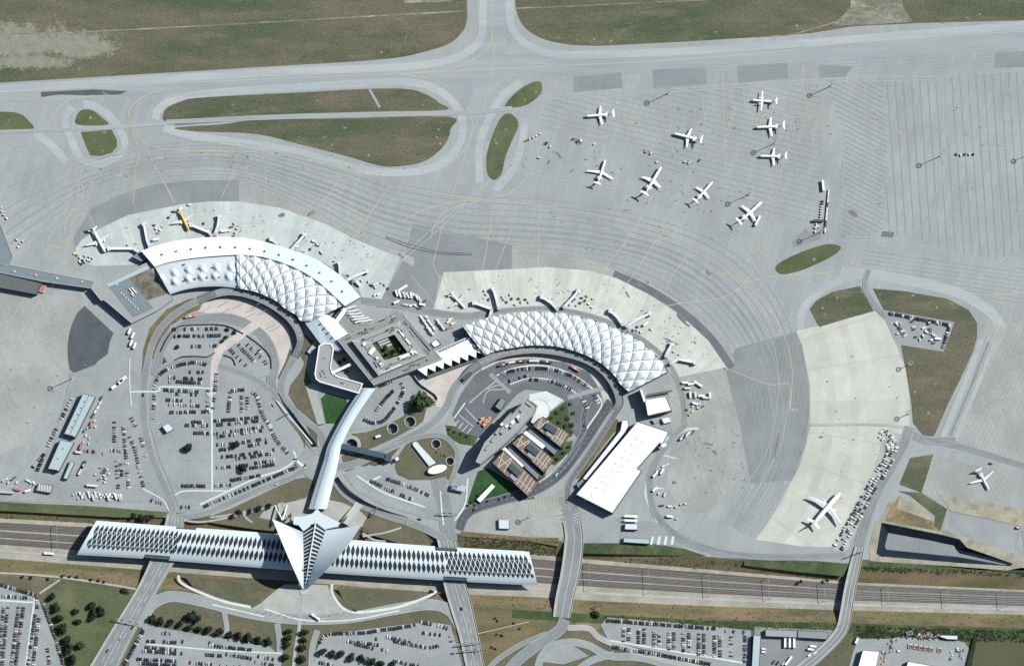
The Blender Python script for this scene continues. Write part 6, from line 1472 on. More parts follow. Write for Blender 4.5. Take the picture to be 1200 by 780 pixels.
row([(26,675.5),(36,676.5),(56,678),(73,674.6),(81.5,675),(90,676),(106,679),(115,680),(121.5,682)], "small dark bush, %s from left along the pale path by the railway", 2.4, 0, "bush", "bush", "bushes along the pale path", 1.8)
tree("largest tree, bright green and round, near the two light wells", 493, 471, 11.5, 1, h=12)
tree("dark tree on the left in the big car park's empty bays", 220, 523, 5.6, 0); tree("dark tree in the big car park beside the mint walkway's lower right", 276.5, 521, 5.4, 0); tree("dark tree lowest in the big car park beside a lamp mast", 286, 548, 5.4, 0)
row([(211,393.5),(208,406.7),(266,386),(275,389),(265,395),(261,399)], "small tree, %s in the loop car park inside the upper crescent", 2.8, 0, group="small trees in the loop car park")
row([(272,604),(281,600),(293,598.5),(303,596),(315,593)], "dark bushy tree, %s from left on the lawn behind the hall's pale wing", 4.2, 0, group="bushy trees behind the hall")
row([(157,604),(165,605),(172,606),(178,605),(168,608)], "dark green bush, %s in the clump on the cutting slope above the station roof", 4.0, 0, "bush", "bush", "bushes on the cutting slope", 2.5)
row([(548,592),(552,588),(556,591),(560,580),(567,576),(585,585),(592,582),(600,580),(571,587),(555,597)], "small garden shrub, %s on the watered lawn below the hotel block", 2.0, 1, "bush", "bush", "shrubs on the watered lawn", 1.6)
row([(646,490),(652,484),(660,478),(668,474),(672,484),(665,490),(670,498),(662,500),(655,494),(668,508)], "garden shrub, %s in the courtyard above the planted roof blocks", 3.0, 2, "bush", "bush", "shrubs above the planted blocks", 2)
row([(652,538),(660,530),(666,524),(657,524)], "dark shrub, %s in the garden gap right of the middle planted block", 2.8, 0, "bush", "bush", "shrubs beside the middle block", 2)
row([(622,566),(630,560),(636,554)], "dark shrub, %s in the garden gap right of the lowest planted block", 2.8, 0, "bush", "bush", "shrubs beside the lowest block", 2)
row([(398,424),(403,421),(406,436),(401,433)], "small shrub, %s in the triangle between bent wing and square building", 2.6, 1, "bush", "bush", "shrubs in the triangle garden", 2)
row([(455,414),(462,411),(468,409),(460,419),(468,416),(452,408),(473,413)], "courtyard tree, %s inside the square building's planted court", 3.4, 1, group="trees in the courtyard", h=4, z=13)
tree("dark round bush by the corner of the car park with dense columns", 699, 718.5, 5.4, 0, "bush", "bush", 4)
row([(938,681),(969,679)], "dark bush, %s from left on the cutting's upper slope before the curving bridge", 3.0, 0, "bush", "bush", "bushes on the cutting slope by the bridge", 2, -3)
row([(580,724),(583,727),(602,730),(609,736),(582,743),(588,744),(576,758),(580,760)], "small dark bush, %s on the brown slope right of the middle bridge", 2.0, 0, "bush", "bush", "bushes on the brown slope", 1.5)
row([(514,525),(511,530),(517,533),(521,534)], "tiny shrub, %s on the grass island beside the covered ramp", 1.4, 1, "bush", "bush", "shrubs on the grass island", 1)
row([(526,503),(532,506),(540,508),(547,511)], "small green shrub, %s on the lawn beside the hotel terrace", 2.2, 1, "bush", "bush", "shrubs by the hotel terrace", 1.6)
tree("small dark bush at the end of the white path left of the middle bridge", 505, 692.5, 3, 0, "bush", "bush", 2); tree("tiny dark bush on the lawn beside the forecourt's white path", 416, 714.5, 1.8, 0, "bush", "bush", 1.5)
def scrub(name, label, n, fn, kind, smin=.5, smax=1.3):
    mb = MB(); rs = random.Random(n)
    for _ in range(n):
        x, y, z = fn(rs); g = G(x, y, z); s = rs.uniform(smin, smax)
        for k in range(6):
            d = Vector((rs.gauss(0,1), rs.gauss(0,1), abs(rs.gauss(0,.6))))*s*.6; p = g+d; e1 = Vector((rs.uniform(-1,1), rs.uniform(-1,1), rs.uniform(-.4,.6)))*s*.7; e2 = Vector((-e1.y, e1.x, rs.uniform(-.3,.3)*s))
            mb.add([p-e1, p-e2, p+e1, p+e2], [(0,1,2,3)], M_LEAF[kind])
    o = mb.build(name); tag(o, label, "scrub", kind="stuff")
def band(L, x0, x1, d0, d1):
    return lambda rs: (lambda x: (x, yat(L, x)+rs.uniform(d0, d1), .4))(rs.uniform(x0, x1))
scrub("undergrowth", "dark green scrub along the bank below the cutting at lower right", 900, band(ST, 1005, 1240, 4, 17), 0)
scrub("undergrowth", "green scrub strip between the cutting and the car park with dense columns", 350, band(ST, 720, 985, 1, 9), 2, .4, .9)
scrub("undergrowth", "low scrub along the cutting's upper edge near the black basin", 260, band(NT, 1012, 1240, -1, 4), 0, .4, .9)
scrub("undergrowth", "scrub on the cutting's upper slope along the station roof", 420, lambda rs: (lambda x, f: (x, yat(NT,x)+(yat(NB,x)-yat(NT,x))*f, ZT*f+.3))(rs.uniform(545, 655), rs.random()**1.3), 2, .4, 1.0)
scrub("undergrowth", "scattered weeds on the cutting's lower slope", 420, lambda rs: (lambda x, f: (x, yat(SB,x)+(yat(ST,x)-yat(SB,x))*f, ZT*(1-f)+.3))(rs.uniform(-20, 1220), rs.random()), 2, .3, .8)
scrub("undergrowth", "scattered weeds on the cutting's upper slope at the left", 300, lambda rs: (lambda x, f: (x, yat(NT,x)+(yat(NB,x)-yat(NT,x))*f, ZT*f+.3))(rs.choice([rs.uniform(-20, 150), rs.uniform(690, 990)]), rs.random()), 2, .3, .9)
tag(MB().prism([tuple(G(*p).xy) for p in [(1141,746),(1145,746),(1136,790),(1130,790)]], 0, 3.2, M_LEAF[0], M_LEAF[0]).build("hedge"), "straight dark hedge along the edge of the mown field", "hedge")

# ------------------------------------------------------------------ vehicles
PAINTS = {"black": (.025,.027,.03), "dark grey": (.07,.075,.08), "dark blue": (.03,.045,.09), "silver": (.42,.43,.45), "white": (.75,.76,.77), "red": (.17,.03,.03)}
M_CAR = {k: plain(k+" car paint", v, .35, 0, .5, grain=.02) for k, v in PAINTS.items()}
def car_mb(paint):
    mb = MB(); m = M_CAR[paint]
    prof = [(-2.15,.35),(-2.15,.85),(-1.9,.95),(-1.2,.98),(1.0,.93),(1.9,.78),(2.15,.6),(2.15,.35)]
    n = len(prof)
    mb.add([(x, -.86, z) for x, z in prof]+[(x, .86, z) for x, z in prof], [(i, (i+1) % n, n+(i+1) % n, n+i) for i in range(n)]+[list(range(n))[::-1], [n+i for i in range(n)]], m)
    lo = [(-1.85,-.80),(1.15,-.80),(1.15,.80),(-1.85,.80)]; hi = [(-1.35,-.64),(.35,-.64),(.35,.64),(-1.35,.64)]
    mb.add([(x, y, .93) for x, y in lo]+[(x, y, 1.44) for x, y in hi], [(0,1,5,4),(1,2,6,5),(2,3,7,6),(3,0,4,7)], M_GLASS); mb.add([(x, y, 1.445) for x, y in hi], [(0,1,2,3)], m)
    for x in (-1.35, 1.35):
        for y in (-.8, .8): mb.tube([(x, y-.1, .32), (x, y+.1, .32)], .32, M_RUBBERT, 8)
    return mb
CARS = {k: car_mb(k) for k in PAINTS}; CARM = {k: v.mesh("car_body") for k, v in CARS.items()}
BULK = MB(); rc = random.Random(5); NCAR = [0]
MIX = ["black"]*9+["dark grey"]*7+["dark blue"]*3+["silver"]*7+["white"]*3+["red"]*1
def car(x, y, ang, label=None, group=None, paint=None, z=.45):
    p = paint or rc.choice(MIX); g = G(x, y, z)
    if label and NCAR[0] < 300:
        NCAR[0] += 1
        o = bpy.data.objects.new("parked_car" if " from " in label else "car", CARM[p]); col.objects.link(o); o.location = g; o.rotation_euler[2] = ang
        tag(o, label % p if "%s" in label else label, "car", group); return
    BULK.merge(CARS[p], Matrix.Translation(g) @ Matrix.Rotation(ang, 4, 'Z'))
def cars(pts, fill, rowdesc=None, lotdesc="", pitch=2.75, along=False, turn=90, end="left"):
    q = resample(spline(pts, 6) if len(pts) > 2 else pts, max(2, int(plen(pts)/(pitch if not along else 6)))); k = 0; flip = rc.random() < .5
    for i, (x, y) in enumerate(q):
        if rc.random() > min(.95, fill*1.12): continue
        a, b = q[max(0, i-1)], q[min(len(q)-1, i+1)]; an = atan2(-(b[1]-a[1]), b[0]-a[0]) + (0 if along else radians(turn)) + rc.uniform(-.04, .04) + (pi if rc.random() < .3 else 0)
        k += 1
        car(x+rc.uniform(-.15,.15), y+rc.uniform(-.3,.3), an, ("%s car, "+nth(k)+" from "+end+" in "+rowdesc+lotdesc) if rowdesc else None, "cars in "+rowdesc+lotdesc if rowdesc else None)
E1 = "top"
# individuals: the car park with dense columns, the fan-shaped one, the short-stay one
L4 = " of the dense car park"
cars([(711.7,726.7),(838,736)], .86, "the top row", L4); cars([(848,738.7),(871.7,740)], .5, "the top row's end", L4)
cars([(719,757.5),(831.7,777.5)], .86, "the lowest slanted row", L4)
for k, (x, y0, y1, f) in enumerate(((731,736,751,.8),(737,736,752,.8),(748.5,737,753,.75),(755,737,753,.9),(766.7,740,757,.8),(772.5,740,757,.75),(784,741,760,.9),(790,741,760,.9),(801,742,763,.8),(807.5,742,763,.85),(819,743,767,.85),(825,743,767,.85),(837.5,745,769,.75),(844,745,768,.7),(857,746,771,.4),(873,743,775,.6))):
    cars([(x,y0),(x,y1)], f, "the "+nth(k+1)+" column", L4, 2.6, end=E1)
L2 = " of the short-stay car park"
cars([(432,562),(458,574),(483,585)], .72, "the long walkway row", L2); cars([(454,561),(478,569),(502,580)], .6, "the upper row", L2)
L5 = " of the oval car park"
cars([(427,491.5),(434.6,495),(443.6,494.7),(451,491.5),(457.7,484),(463,477),(469,466),(473,457),(470.5,449)], .8, "the curved outer row", L5); cars([(441,480),(452,467),(461.5,457)], .85, "the inner slanted row", L5); cars([(445,452),(460,446.7)], .9, "the taxi row by the square building", "", 3.0)
L3 = " of the fan-shaped car park"
cars([(375,752),(380,745),(392,742),(408,741.5),(428,741),(438.5,739),(448,737.7),(469,735),(486,731.5)], .82, "the curved top row", L3); cars([(408,751),(443,755)], .8, "the long inner row", L3)
for x, y, a, d in ((168,462.5,90,"on the loop road left of the big car park"),(126,762,58,"on the lower left bridge road, lower of two"),(141,748,58,"on the lower left bridge road, upper of two"),(155,735,55,"beside the sign gantry on the lower left road"),(541,713,-75,"on the middle bridge road just past the roof"),(557,764,-75,"under the lower sign gantry on the middle road"),(320.5,474.5,-55,"entering the underpass road"),(357.5,545.5,50,"on the roundabout under the walkway"),(1161,543,-15,"on the thin road above the parked jet at right"),(324,567.5,20,"on the road along the lawn behind the hall"),(652,556,55,"on the dark road beside the white covered walkway"),(634,548,55,"on the curved dark road by the planted blocks"),(492,608,-20,"on the road below the short-stay car park"),(698,711,-10,"by the entrance of the dense column car park")):
    car(x, y, radians(a), "%s car driving "+d, "cars on the roads", z=.62 if not 'bridge' in d else .85)
# the rest
for p, f in (([(181,451),(186,441),(195,433),(213,427),(231,424.5),(244,428)], .9),([(220,436),(238,436)], .7),([(199,442),(236,444)], .75),([(199,447),(236,448.5)], .65),([(193,457),(235,459)], .75),([(193,460.5),(233,462.5)], .4),([(193,468),(236,470)], .4),([(199,473.5),(236,475.5)], .5),([(200,483),(246,482)], .6),([(181,456),(180,490)], .5),([(220,494),(246,494.5)], .55),([(218,498),(246,498.5)], .5),([(252,493),(302,489)], .8),([(252,498),(302,493)], .6),([(228,507),(246,507.5)], .5),([(252,508),(308,500)], .7),([(256,511.5),(308,504)], .5),([(244,455),(243.5,482)], .6),([(254,438),(250,478)], .45),([(252,521),(282,519)], .6),([(252,527),(270,526)], .35),([(252,536),(272,534)], .4),([(252,548),(290,545)], .4),([(285,518),(315,513)], .75),([(292,522),(315,518)], .6),([(274,534),(321,527)], .6),([(278,537.5),(324,530)], .6),([(299.5,542),(321,539.5)], .75),([(294,548),(321,544)], .85),([(271,562.5),(304.6,557)], .85),([(240,593),(347,547)], .6),([(346,538),(348,547)], .9),([(214,569),(240,569)], .7),([(250,569),(270,568)], .5),([(213,594),(222,594)], .6),
            ([(272,458),(287,456.5),(297,460),(302,466),(305,478),(310,490),(315,497),(321,510),(326,518),(337,530.5)], .8),([(270,460),(268,482)], .9),([(283.5,464),(283.5,482)], .9),([(290,466),(290,479)], .9),
            ([(200,386),(256,385)], .5),([(205,394),(258,393)], .6),([(214,406),(256,405)], .5),([(278,402),(298,424)], .55),([(284,398),(305,418)], .45),([(304,410),(312,426)], .7),([(270,410),(288,428)], .4),
            ([(134.4,495),(134.4,517)], .8),([(145,500),(148,535),(151,571)], .65),([(142,538),(144,571)], .5),([(154,490),(159,499)], .7),([(158,524),(162,542)], .6),([(171,534),(178.5,561)], .35),([(165,510),(168,522)], .6),([(84,467),(63.5,508)], .5),([(61,513),(57,522)], .8),([(55,528),(39,547)], .75),([(52,532),(44,551)], .75),([(120,560),(124,545)], .5),
            ([(1042,367),(1114,381)], .8),([(1112,384),(1105,407)], .7),([(1050,378),(1062,396)], .7),([(1068,374),(1074,398)], .5),([(1088,380),(1094,402)], .5),([(128,527),(150,529)], .5),([(100,528),(124,531)], .5),([(137,540),(139,571)], .6),([(162,545),(169,572)], .5),([(152,512),(157,522)], .6),([(175,585),(193,590)], .5),
            ([(588,437.7),(602,434),(617,432),(640,431.5),(650,433),(671,441),(688,452)], .75),([(597,446),(618,440.7)], .6),([(621.5,444.6),(648,447),(671,457)], .6),([(697,463),(701,472)], .8),([(683,468),(688,478)], .6),([(690,484),(684,502)], .3),
            ([(1.5,685),(41.5,697)], .9),([(4,698),(31,700)], .6),([(4.6,711.5),(-1,778)], .85),([(9,711.5),(3,778)], .85),([(22,711.5),(14,778)], .85),([(27.7,712),(18.5,778)], .85),([(41.5,720),(33,778)], .8),([(46,724.6),(39,778)], .8),([(51,707.7),(63,742),(74,777)], .92),([(56,760),(58,777)], .7),([(43,698),(44,712)], .9),
            ([(173,751),(206,752)], .8),([(176,740),(200,742)], .3),([(171,758),(206,761)], .75),([(168,762),(206,765)], .85),([(161.5,772),(206,774)], .85),([(164.6,777),(206,779)], .85),([(169,737),(146,778)], .85),([(214,751),(246,753)], .25),([(246,755.4),(262,757.7)], .8),([(266,758),(294,761)], .8),([(210,765),(262,768)], .25),([(266,766),(294,771)], .75),([(269,748.5),(312,754)], .6),([(212,775),(300,783)], .35),([(300,768),(320,772)], .5),([(300,775),(322,779)], .6),
            ([(417,754),(437,759)], .8),([(438,748),(462,750)], .4),([(454,746),(480,752)], .85),([(463,751),(498.5,758)], .85),([(487.7,740),(518.5,744)], .6),([(494,729),(505,731)], .9),([(514,732),(524,736)], .9),([(504.6,758),(515,756)], .8),([(448,761),(463,764.6)], .4),([(461.5,774),(490,780)], .9),([(375,776),(391,779)], .9),([(528,742),(531,768)], .25)):
    cars(p, f)
tag(BULK.build("parked_car"), "rest of the cars standing in the big car parks and yards", "cars", kind="stuff")

# apron vehicles
def vehicle_parts(kind, paint=M_WHITE):
    """(part name, mesh) list for one kind; wheels share one mesh with the chassis parts they belong to"""
    out = []
    def wheels(xs, y, r=.42):
        mb = MB()
        for x in xs:
            for s in (-y, y): mb.tube([(x, s-.14, r), (x, s+.14, r)], r, M_RUBBERT, 8)
        return mb
    if kind == 'lorry':
        a = MB(); a.box((-1.1,0,2.1), (5.4,2.4,2.6), paint); out.append(("cargo_box", a)); a = MB(); a.box((2.6,0,1.5), (1.8,2.3,1.9), paint); a.box((3.3,0,1.9), (.5,2.1,.7), M_GLASS); out.append(("cab", a)); a = MB(); a.box((0,0,.65), (7,1.6,.3), M_DSTEEL); a.merge(wheels((-2.8,2.3), 1.0)); out.append(("chassis", a))
    elif kind == 'bus':
        a = MB(); a.box((0,0,1.75), (11.8,2.5,2.5), paint); a.box((0,0,3.1), (3,1.6,.25), M_GREYP); out.append(("body", a)); a = MB(); a.box((0,0,2.15), (11.2,2.56,.9), M_GLASS); out.append(("window_band", a)); out.append(("chassis", wheels((-3.6,3.9), 1.1, .5)))
    elif kind == 'trailer':
        a = MB(); a.box((0,0,2.4), (12.5,2.5,2.7), paint); out.append(("cargo_box", a)); a = MB(); a.box((0,0,.85), (12,1.4,.3), M_DSTEEL); a.merge(wheels((-4.8,-3.6,3.6), 1.0, .48)); out.append(("chassis", a))
    elif kind == 'van':
        a = MB(); prof = [(-2.5,.4),(-2.5,2.1),(1.2,2.1),(1.9,1.2),(2.5,1.05),(2.5,.4)]; n = 6
        a.add([(x,-.95,z) for x, z in prof]+[(x,.95,z) for x, z in prof], [(i,(i+1) % n,n+(i+1) % n,n+i) for i in range(n)]+[list(range(n))[::-1],[n+i for i in range(n)]], paint); a.quad((1.3,-.85,2.0),(1.3,.85,2.0),(1.92,.85,1.27),(1.92,-.85,1.27), M_GLASS); out.append(("body", a)); out.append(("chassis", wheels((-1.6,1.6), .85, .35)))
    elif kind == 'tug':
        a = MB(); a.box((0,0,.8), (3.4,1.7,.8), paint); a.box((-.5,0,1.6), (1.3,1.5,.9), M_GLASS); a.box((-.5,0,2.08), (1.4,1.6,.08), paint); out.append(("body", a)); out.append(("chassis", wheels((-1.1,1.1), .75, .4)))
    elif kind == 'cart':
        a = MB(); a.box((0,0,.55), (3.0,1.5,.12), M_STEEL)
        for x in (-1.4, 1.4): a.box((x,0,1.2), (.08,1.5,1.2), M_STEEL)
        a.box((0,0,1.82), (3.0,1.55,.08), paint); out.append(("body", a)); out.append(("chassis", wheels((-1.0,1.0), .6, .25)))
    elif kind == 'container':
        a = MB(); prof = [(-1.0,.0),(-1.0,1.6),(1.0,1.6),(1.0,.5),(.55,0)]; n = 5
        a.add([(x,-.78,z+.3) for x, z in prof]+[(x,.78,z+.3) for x, z in prof], [(i,(i+1) % n,n+(i+1) % n,n+i) for i in range(n)]+[list(range(n))[::-1],[n+i for i in range(n)]], paint); out.append(("body", a)); b = MB(); b.box((0,0,.2), (2.2,1.7,.2), M_DSTEEL); out.append(("base", b))
    return out
VN = {'lorry': ("service_lorry", "lorry"), 'bus': ("bus", "bus"), 'trailer': ("lorry_trailer", "trailer"), 'van': ("service_van", "van"), 'tug': ("baggage_tug", "tug"), 'cart': ("baggage_cart", "cart"), 'container': ("cargo_container", "container")}
VPAINT = {"white": M_WHITE, "grey": M_GREYP, "yellow": plain("yellow vehicle paint", (.55,.40,.05), .5), "red": M_RED, "blue": plain("blue vehicle paint", (.06,.12,.28), .5), "black": M_DSTEEL}
PROTO = {}
def vehicle(kind, paint, x, y, ang, label, group, z=.28):
    g = G(x, y, z); key = (kind, paint)
    if key not in PROTO:
        t = thing(VN[kind][0], label, VN[kind][1], (0,0,0), 0, group)
        for nm, mb in vehicle_parts(kind, VPAINT[paint]): mb.build(nm, t)
        PROTO[key] = t; t.location = g; t.rotation_euler[2] = ang
        return t
    return copy_thing(PROTO[key], g, ang, label, group)
rv = random.Random(3)
def cluster(place, items, group=None, z=.28):
    n = {}
    for kind, paint, x, y, a in items:
        n[kind, paint] = n.get((kind, paint), 0)+1
        vehicle(kind, paint, x, y, radians(-a), paint+" "+VN[kind][1]+", "+nth(n[kind, paint])+" of its kind "+place, group or "vehicles "+place, z)
def mixv(pts, kinds, a0=0, da=25):
    out = []
    for x, y in pts:
        k, p = rv.choice(kinds); out.append((k, p, x, y, a0+rv.uniform(-da, da)))
    return out
LV = [('lorry','white'),('van','white'),('tug','grey'),('van','grey'),('van','black'),('tug','blue'),('container','grey')]; CV = [('cart','grey'),('cart','white'),('cart','black'),('container','grey'),('cart','black'),('tug','grey'),('cart','grey'),('tug','yellow'),('cart','grey')]
cluster("in the triangle between the two concrete fans", [('trailer','white',472,338,-32)]+mixv([(465,344),(469,345.5),(474,346),(478,346.5),(482,346.5),(485,346),(489,349),(492,351)], [('lorry','white'),('van','white'),('lorry','grey')], 70, 12)+mixv([(473,357),(477,357.5),(482,358),(487,358),(492,361),(495,357),(465,354),(498,353)], LV, 0, 40))
cluster("at the lower end of the upper concrete fan", mixv([(432,330),(435,334),(440,337),(447,331),(451,334),(455,338)], CV, 30, 60)+[('van','white',444,344,-50),('lorry','grey',441,333,-30),('van','white',440,345,-50)])
cluster("beside the outermost gate of the upper crescent", mixv([(88,297),(91,299),(94,302),(97,305),(100,307),(103,305),(106,306),(100,300),(96,309),(109,303),(94,307),(105,301)], CV, 30, 60))
cluster("between the first gates of the upper crescent", [('lorry','white',183,281,-12),('lorry','white',263,271,-8)]+mixv([(181,264),(183,268),(186,273),(188,270),(272,266),(275,262),(270,271),(278,268),(276,273),(274,277),(221,240),(223,240.5),(160,285),(150,287),(198,255),(239,262)], CV, 40, 60))
cluster("on the far gates of the upper crescent", mixv([(368,283),(364,292),(373,287),(377,296),(392,306),(409,322),(414,325),(412,331),(420,333),(424,329),(349,289),(346,294)], CV+LV, 40, 60))
cluster("at the first gates of the lower crescent", mixv([(570,345),(568,341),(573,351),(589,348),(598,345),(600,350),(594,354),(591,351),(608,350),(611,354),(616,351),(604,357),(620,354)], CV+[('van','white')], 60, 50))
cluster("by the third and fourth gates of the lower crescent", mixv([(671,352),(675,350),(680,355),(686,352),(690,356),(668,357),(695,350),(682,349),(676,358),(688,347),(694,360)], CV+[('van','white')], 60, 50))
cluster("by the round-headed gate of the lower crescent", [('lorry','white',757,379.5,-35)]+mixv([(737,388),(742,387),(747,387),(751,389),(763,386),(755,371),(747,383),(790,412),(797,415)], CV, 30, 50))
cluster("parked right of the lower crescent's lower end", [('lorry','white',803,448.5,0),('lorry','white',810,450,-8),('bus','white',818,450,32),('lorry','grey',806,455,0),('lorry','white',809,463,85),('lorry','grey',815,463,85),('lorry','white',822,464,0),('lorry','grey',827,466,5),('lorry','white',832,464,85)]+mixv([(812,476),(815,473),(818,478),(812,482),(808,486),(805,480),(820,473),(824,476)], LV+CV, 20, 60))
cluster("under the hooked white service lane", [('lorry','grey',799.5,512.5,-50),('lorry','black',802.5,511,-50),('lorry','grey',805.5,509,-50),('van','grey',808.5,507,-50),('van','black',812,506,-50)])
cluster("on the stands below the hooked white lane", mixv([(770,552),(773,549),(778,546),(782,544),(768,556),(776,552),(772,578),(768,573),(779,579)], LV, -40, 30)+mixv([(776,592),(785,593),(792,594),(798,591),(803,590),(785,605),(793,608)], LV, 5, 10))
cluster("near the two equipment lines above the small grass islet", [('trailer','white',888,259,-62),('trailer','white',964.5,218,84),('trailer','black',959,259,0)]+[('cart', rv.choice(['grey','white','black']), 972-.09*(y-215), y, 84) for y in range(224, 273, 3)]+[('cart', rv.choice(['grey','black']), 965-.1*(y-225), y, 10) for y in range(236, 258, 3)]+[('cart','grey',957+rv.uniform(-2,4),264+rv.uniform(-2,8), rv.uniform(0,90)) for _ in range(6)])
cluster("on the striped apron's inner crossing lane", [('cart','black',1121,181,70),('cart','grey',1126,182,85),('cart','black',1131,181,60),('cart','grey',1136,181,80),('cart','black',1141,181,50)])
pp = []; eq = resample(spline([(1034,505),(1047,522),(1042,540),(1030,560),(1018,580),(1008,600),(996,620),(984,641)], 6), 46)
for i, (x, y) in enumerate(eq):
    a, b = eq[max(0, i-1)], eq[min(46, i+1)]; an = math.degrees(atan2(b[1]-a[1], b[0]-a[0]))+90; l = hypot(b[0]-a[0], b[1]-a[1])
    for f in (-6.2, -1.6, 3.2):
        if rv.random() < .24: continue
        pp.append((rv.choice(['cart','cart','container','tug','van','cart']), rv.choice(['black','grey','black','grey','white']), x+(b[1]-a[1])/l*f+rv.uniform(-.3,.3), y-(b[0]-a[0])/l*f+rv.uniform(-.3,.3), an+rv.uniform(-14,14)))
cluster("in the long equipment line along the broad pale stand", pp)
cluster("on the jet stands of the hatched apron", mixv([(617,165),(621,163),(625,161),(629,159),(633,157),(641,168),(645,172),(672,163),(677,166),(681,165),(697,169),(757,178),(763,180),(803,190),(808,191),(820,188),(632,185),(770,190)], CV, -30, 40))
pp = [(1044+k*4.6, 367.5+k*.9+rv.uniform(-.5,.5)) for k in range(15)]+[(1113-k*1.3, 382+k*4) for k in range(6)]
cluster("in the fenced equipment yard inside the brown grass", mixv(pp[::3], [('van','white'),('van','grey'),('container','grey'),('container','black'),('tug','blue'),('van','black')], 80, 20)+mixv([(1051,380),(1054,384),(1058,388),(1061,393),(1052,391),(1056,379),(1083,384),(1086,389),(1082,394),(1095,393),(1099,397),(1092,398),(1089,378),(1078,398)], LV, 30, 60))
pp = [(86+k*4.3+rv.uniform(-1,1), 578+k*.25+rv.uniform(-1.6,1.6)) for k in range(14)]+[(92+k*4.4, 583+rv.uniform(-1.5,1.5)) for k in range(12)]
cluster("in the storage line above the railway at left", mixv(pp, [('lorry','white'),('container','grey'),('van','white'),('lorry','grey'),('container','white')], 80, 20)+[('lorry','red',21,573.5,10),('lorry','white',33,575,-20),('van','white',33,563,30),('van','white',40,566,60),('van','grey',36,565,50)])
cluster("on the yard right of the two blue warehouses", [('bus','grey',95,551,-62),('bus','black',98,545,-62),('lorry','grey',92,530,10),('trailer','grey',108,569,5)]+mixv([(118,548),(120,553),(122,557),(124,561),(126,550),(128,555),(119,560),(123,565),(112,556),(116,562)], [('container','red'),('container','white'),('container','grey')], 10, 20)+mixv([(99,505),(103,501),(107,497),(101,510),(105,513),(98,518),(111,493),(112,500),(104,520),(95,523)], CV+[('lorry','red')], -50, 30)+mixv([(10,565),(14,562),(18,559),(8,561),(20,565),(4,563)], CV, -40, 30)+mixv([(118,472),(115,477),(112,482),(109,487),(119,466)], LV, -60, 10)+mixv([(152,388),(156,393),(154,402),(158,405)], [('lorry','white')], -65, 6))
cluster("by the dark pier at the far left", mixv([(3,248),(5,252),(8,256),(20,281),(24,286),(27,283),(22,289),(2,243),(64,333),(62,335),(68,335)], CV, 10, 60))
cluster("in the lorry lanes beside the square building", mixv([(494,372),(497,376.5),(500,381),(503,385.5),(506,390),(500,372),(503,377),(506,381),(509,385.5),(513,376),(516,380),(519,384)], [('lorry','white'),('lorry','grey'),('van','white')], 50, 8)+[('lorry','red',527,384,-25),('van','white',526,377,-25),('van','white',531,379,-25),('van','white',528,374,-25),('van','red',470,368,-22),('van','white',462,371,-22)])
cluster("parked in a row under the long grey garage roofs", [('trailer','white',920,752,90),('trailer','white',925.4,752.3,90),('trailer','white',930.6,752.6,90)])
cluster("in the lorry yard by the curving bridge road", [('lorry','white',953,757,5),('lorry','white',950,760.5,8),('trailer','white',924,774,-52),('lorry','white',1004,750,-65),('van','white',895,760,5),('van','white',895,763.5,5),('van','white',949,767,-30),('van','grey',955,765,-30),('van','black',907,775,-55),('van','black',912,776,-55),('van','grey',918,777,-55)])
vehicle('bus', 'red', 223, 371, radians(12), "red coach on the drop-off road above the loop car park", "coaches", .55)
vehicle('bus', 'red', 674, 432, radians(-30), "red coach in the lower crescent's forecourt", "coaches", .55)
for k, (x, y, a) in enumerate(((590,427.5,14),(598,425,10),(610,423.5,3),(626,423,0),(641,424,-4))): vehicle('bus', 'grey' if k % 2 else 'black', x, y, radians(a), "coach, "+nth(k+1)+" from left along the lower crescent's arrival lane", "coaches", .55)
vehicle('bus', 'white', 370, 722.5, radians(-35), "white coach on the forecourt road below the hall's point", "coaches", .62)
vehicle('bus', 'white', 57, 647.5, radians(-4), "white coach on the pale track beside the station's left end", "coaches", ZT+.2)
# storage pens and dumped heaps in the material yard
for k, x in enumerate((1066.5,1073,1079,1085,1091,1101)):
    g = G(x, 756.5+k*.9); t = thing("storage_pen", nth(k+1)+" from left of the red rimmed storage pens in the material yard", "storage pen", tuple(g), radians(-8), "storage pens in the yard"); t["_o"] = (0,0,0)
    mb = MB(); mb.box((0,0,.35), (4.6,5.6,.12), M_PINK); mb.build("floor_slab", t)
    mb = MB(); mb.box((-2.2,0,.9), (.4,5.4,1.6), M_RED); mb.box((0,-2.6,.9), (4.4,.4,1.6), M_RED); mb.box((2.2,-.6,.9), (.4,4.0,1.6), M_RED); mb.build("wall", t)
    mb = MB(); mb.tube([(0,0,.3),(0,.2,1.0),(0,.1,1.7)], [1.7,1.2,.1], M_ROOFD, 9); mb.build("heap", t)
rh = random.Random(8)
for k in range(60):
    x, y = rh.choice([(rh.uniform(1040,1052), rh.uniform(748,764)), (rh.uniform(1075,1100), rh.uniform(741,747)), (rh.uniform(1112,1134), rh.uniform(758,772)), (rh.uniform(1032,1038), rh.uniform(762,778))])
    mb = MB(); g = G(x, y); r = rh.uniform(1.0, 2.4); n = 9; prev = None
    rings = [(1, 0), (.8, .5), (.4, .95), (.05, 1.15)]
    vs = [(g.x+r*a*rh.uniform(.8,1.2)*cos(2*pi*j/n), g.y+r*a*rh.uniform(.8,1.2)*sin(2*pi*j/n), .35+b*r*.5) for a, b in rings for j in range(n)]
    mb.add(vs, [(i*n+j, i*n+(j+1) % n, (i+1)*n+(j+1) % n, (i+1)*n+j) for i in range(3) for j in range(n)], rh.choice([M_ROOFD, M_TEAL, M_RED, M_ROOFL, M_SOIL, M_STEEL]))
    o = mb.build("rubble_heap"); tag(o, "small dumped heap, "+nth(k+1)+" among the heaps of the material yard", "heap", "dumped heaps in the material yard")
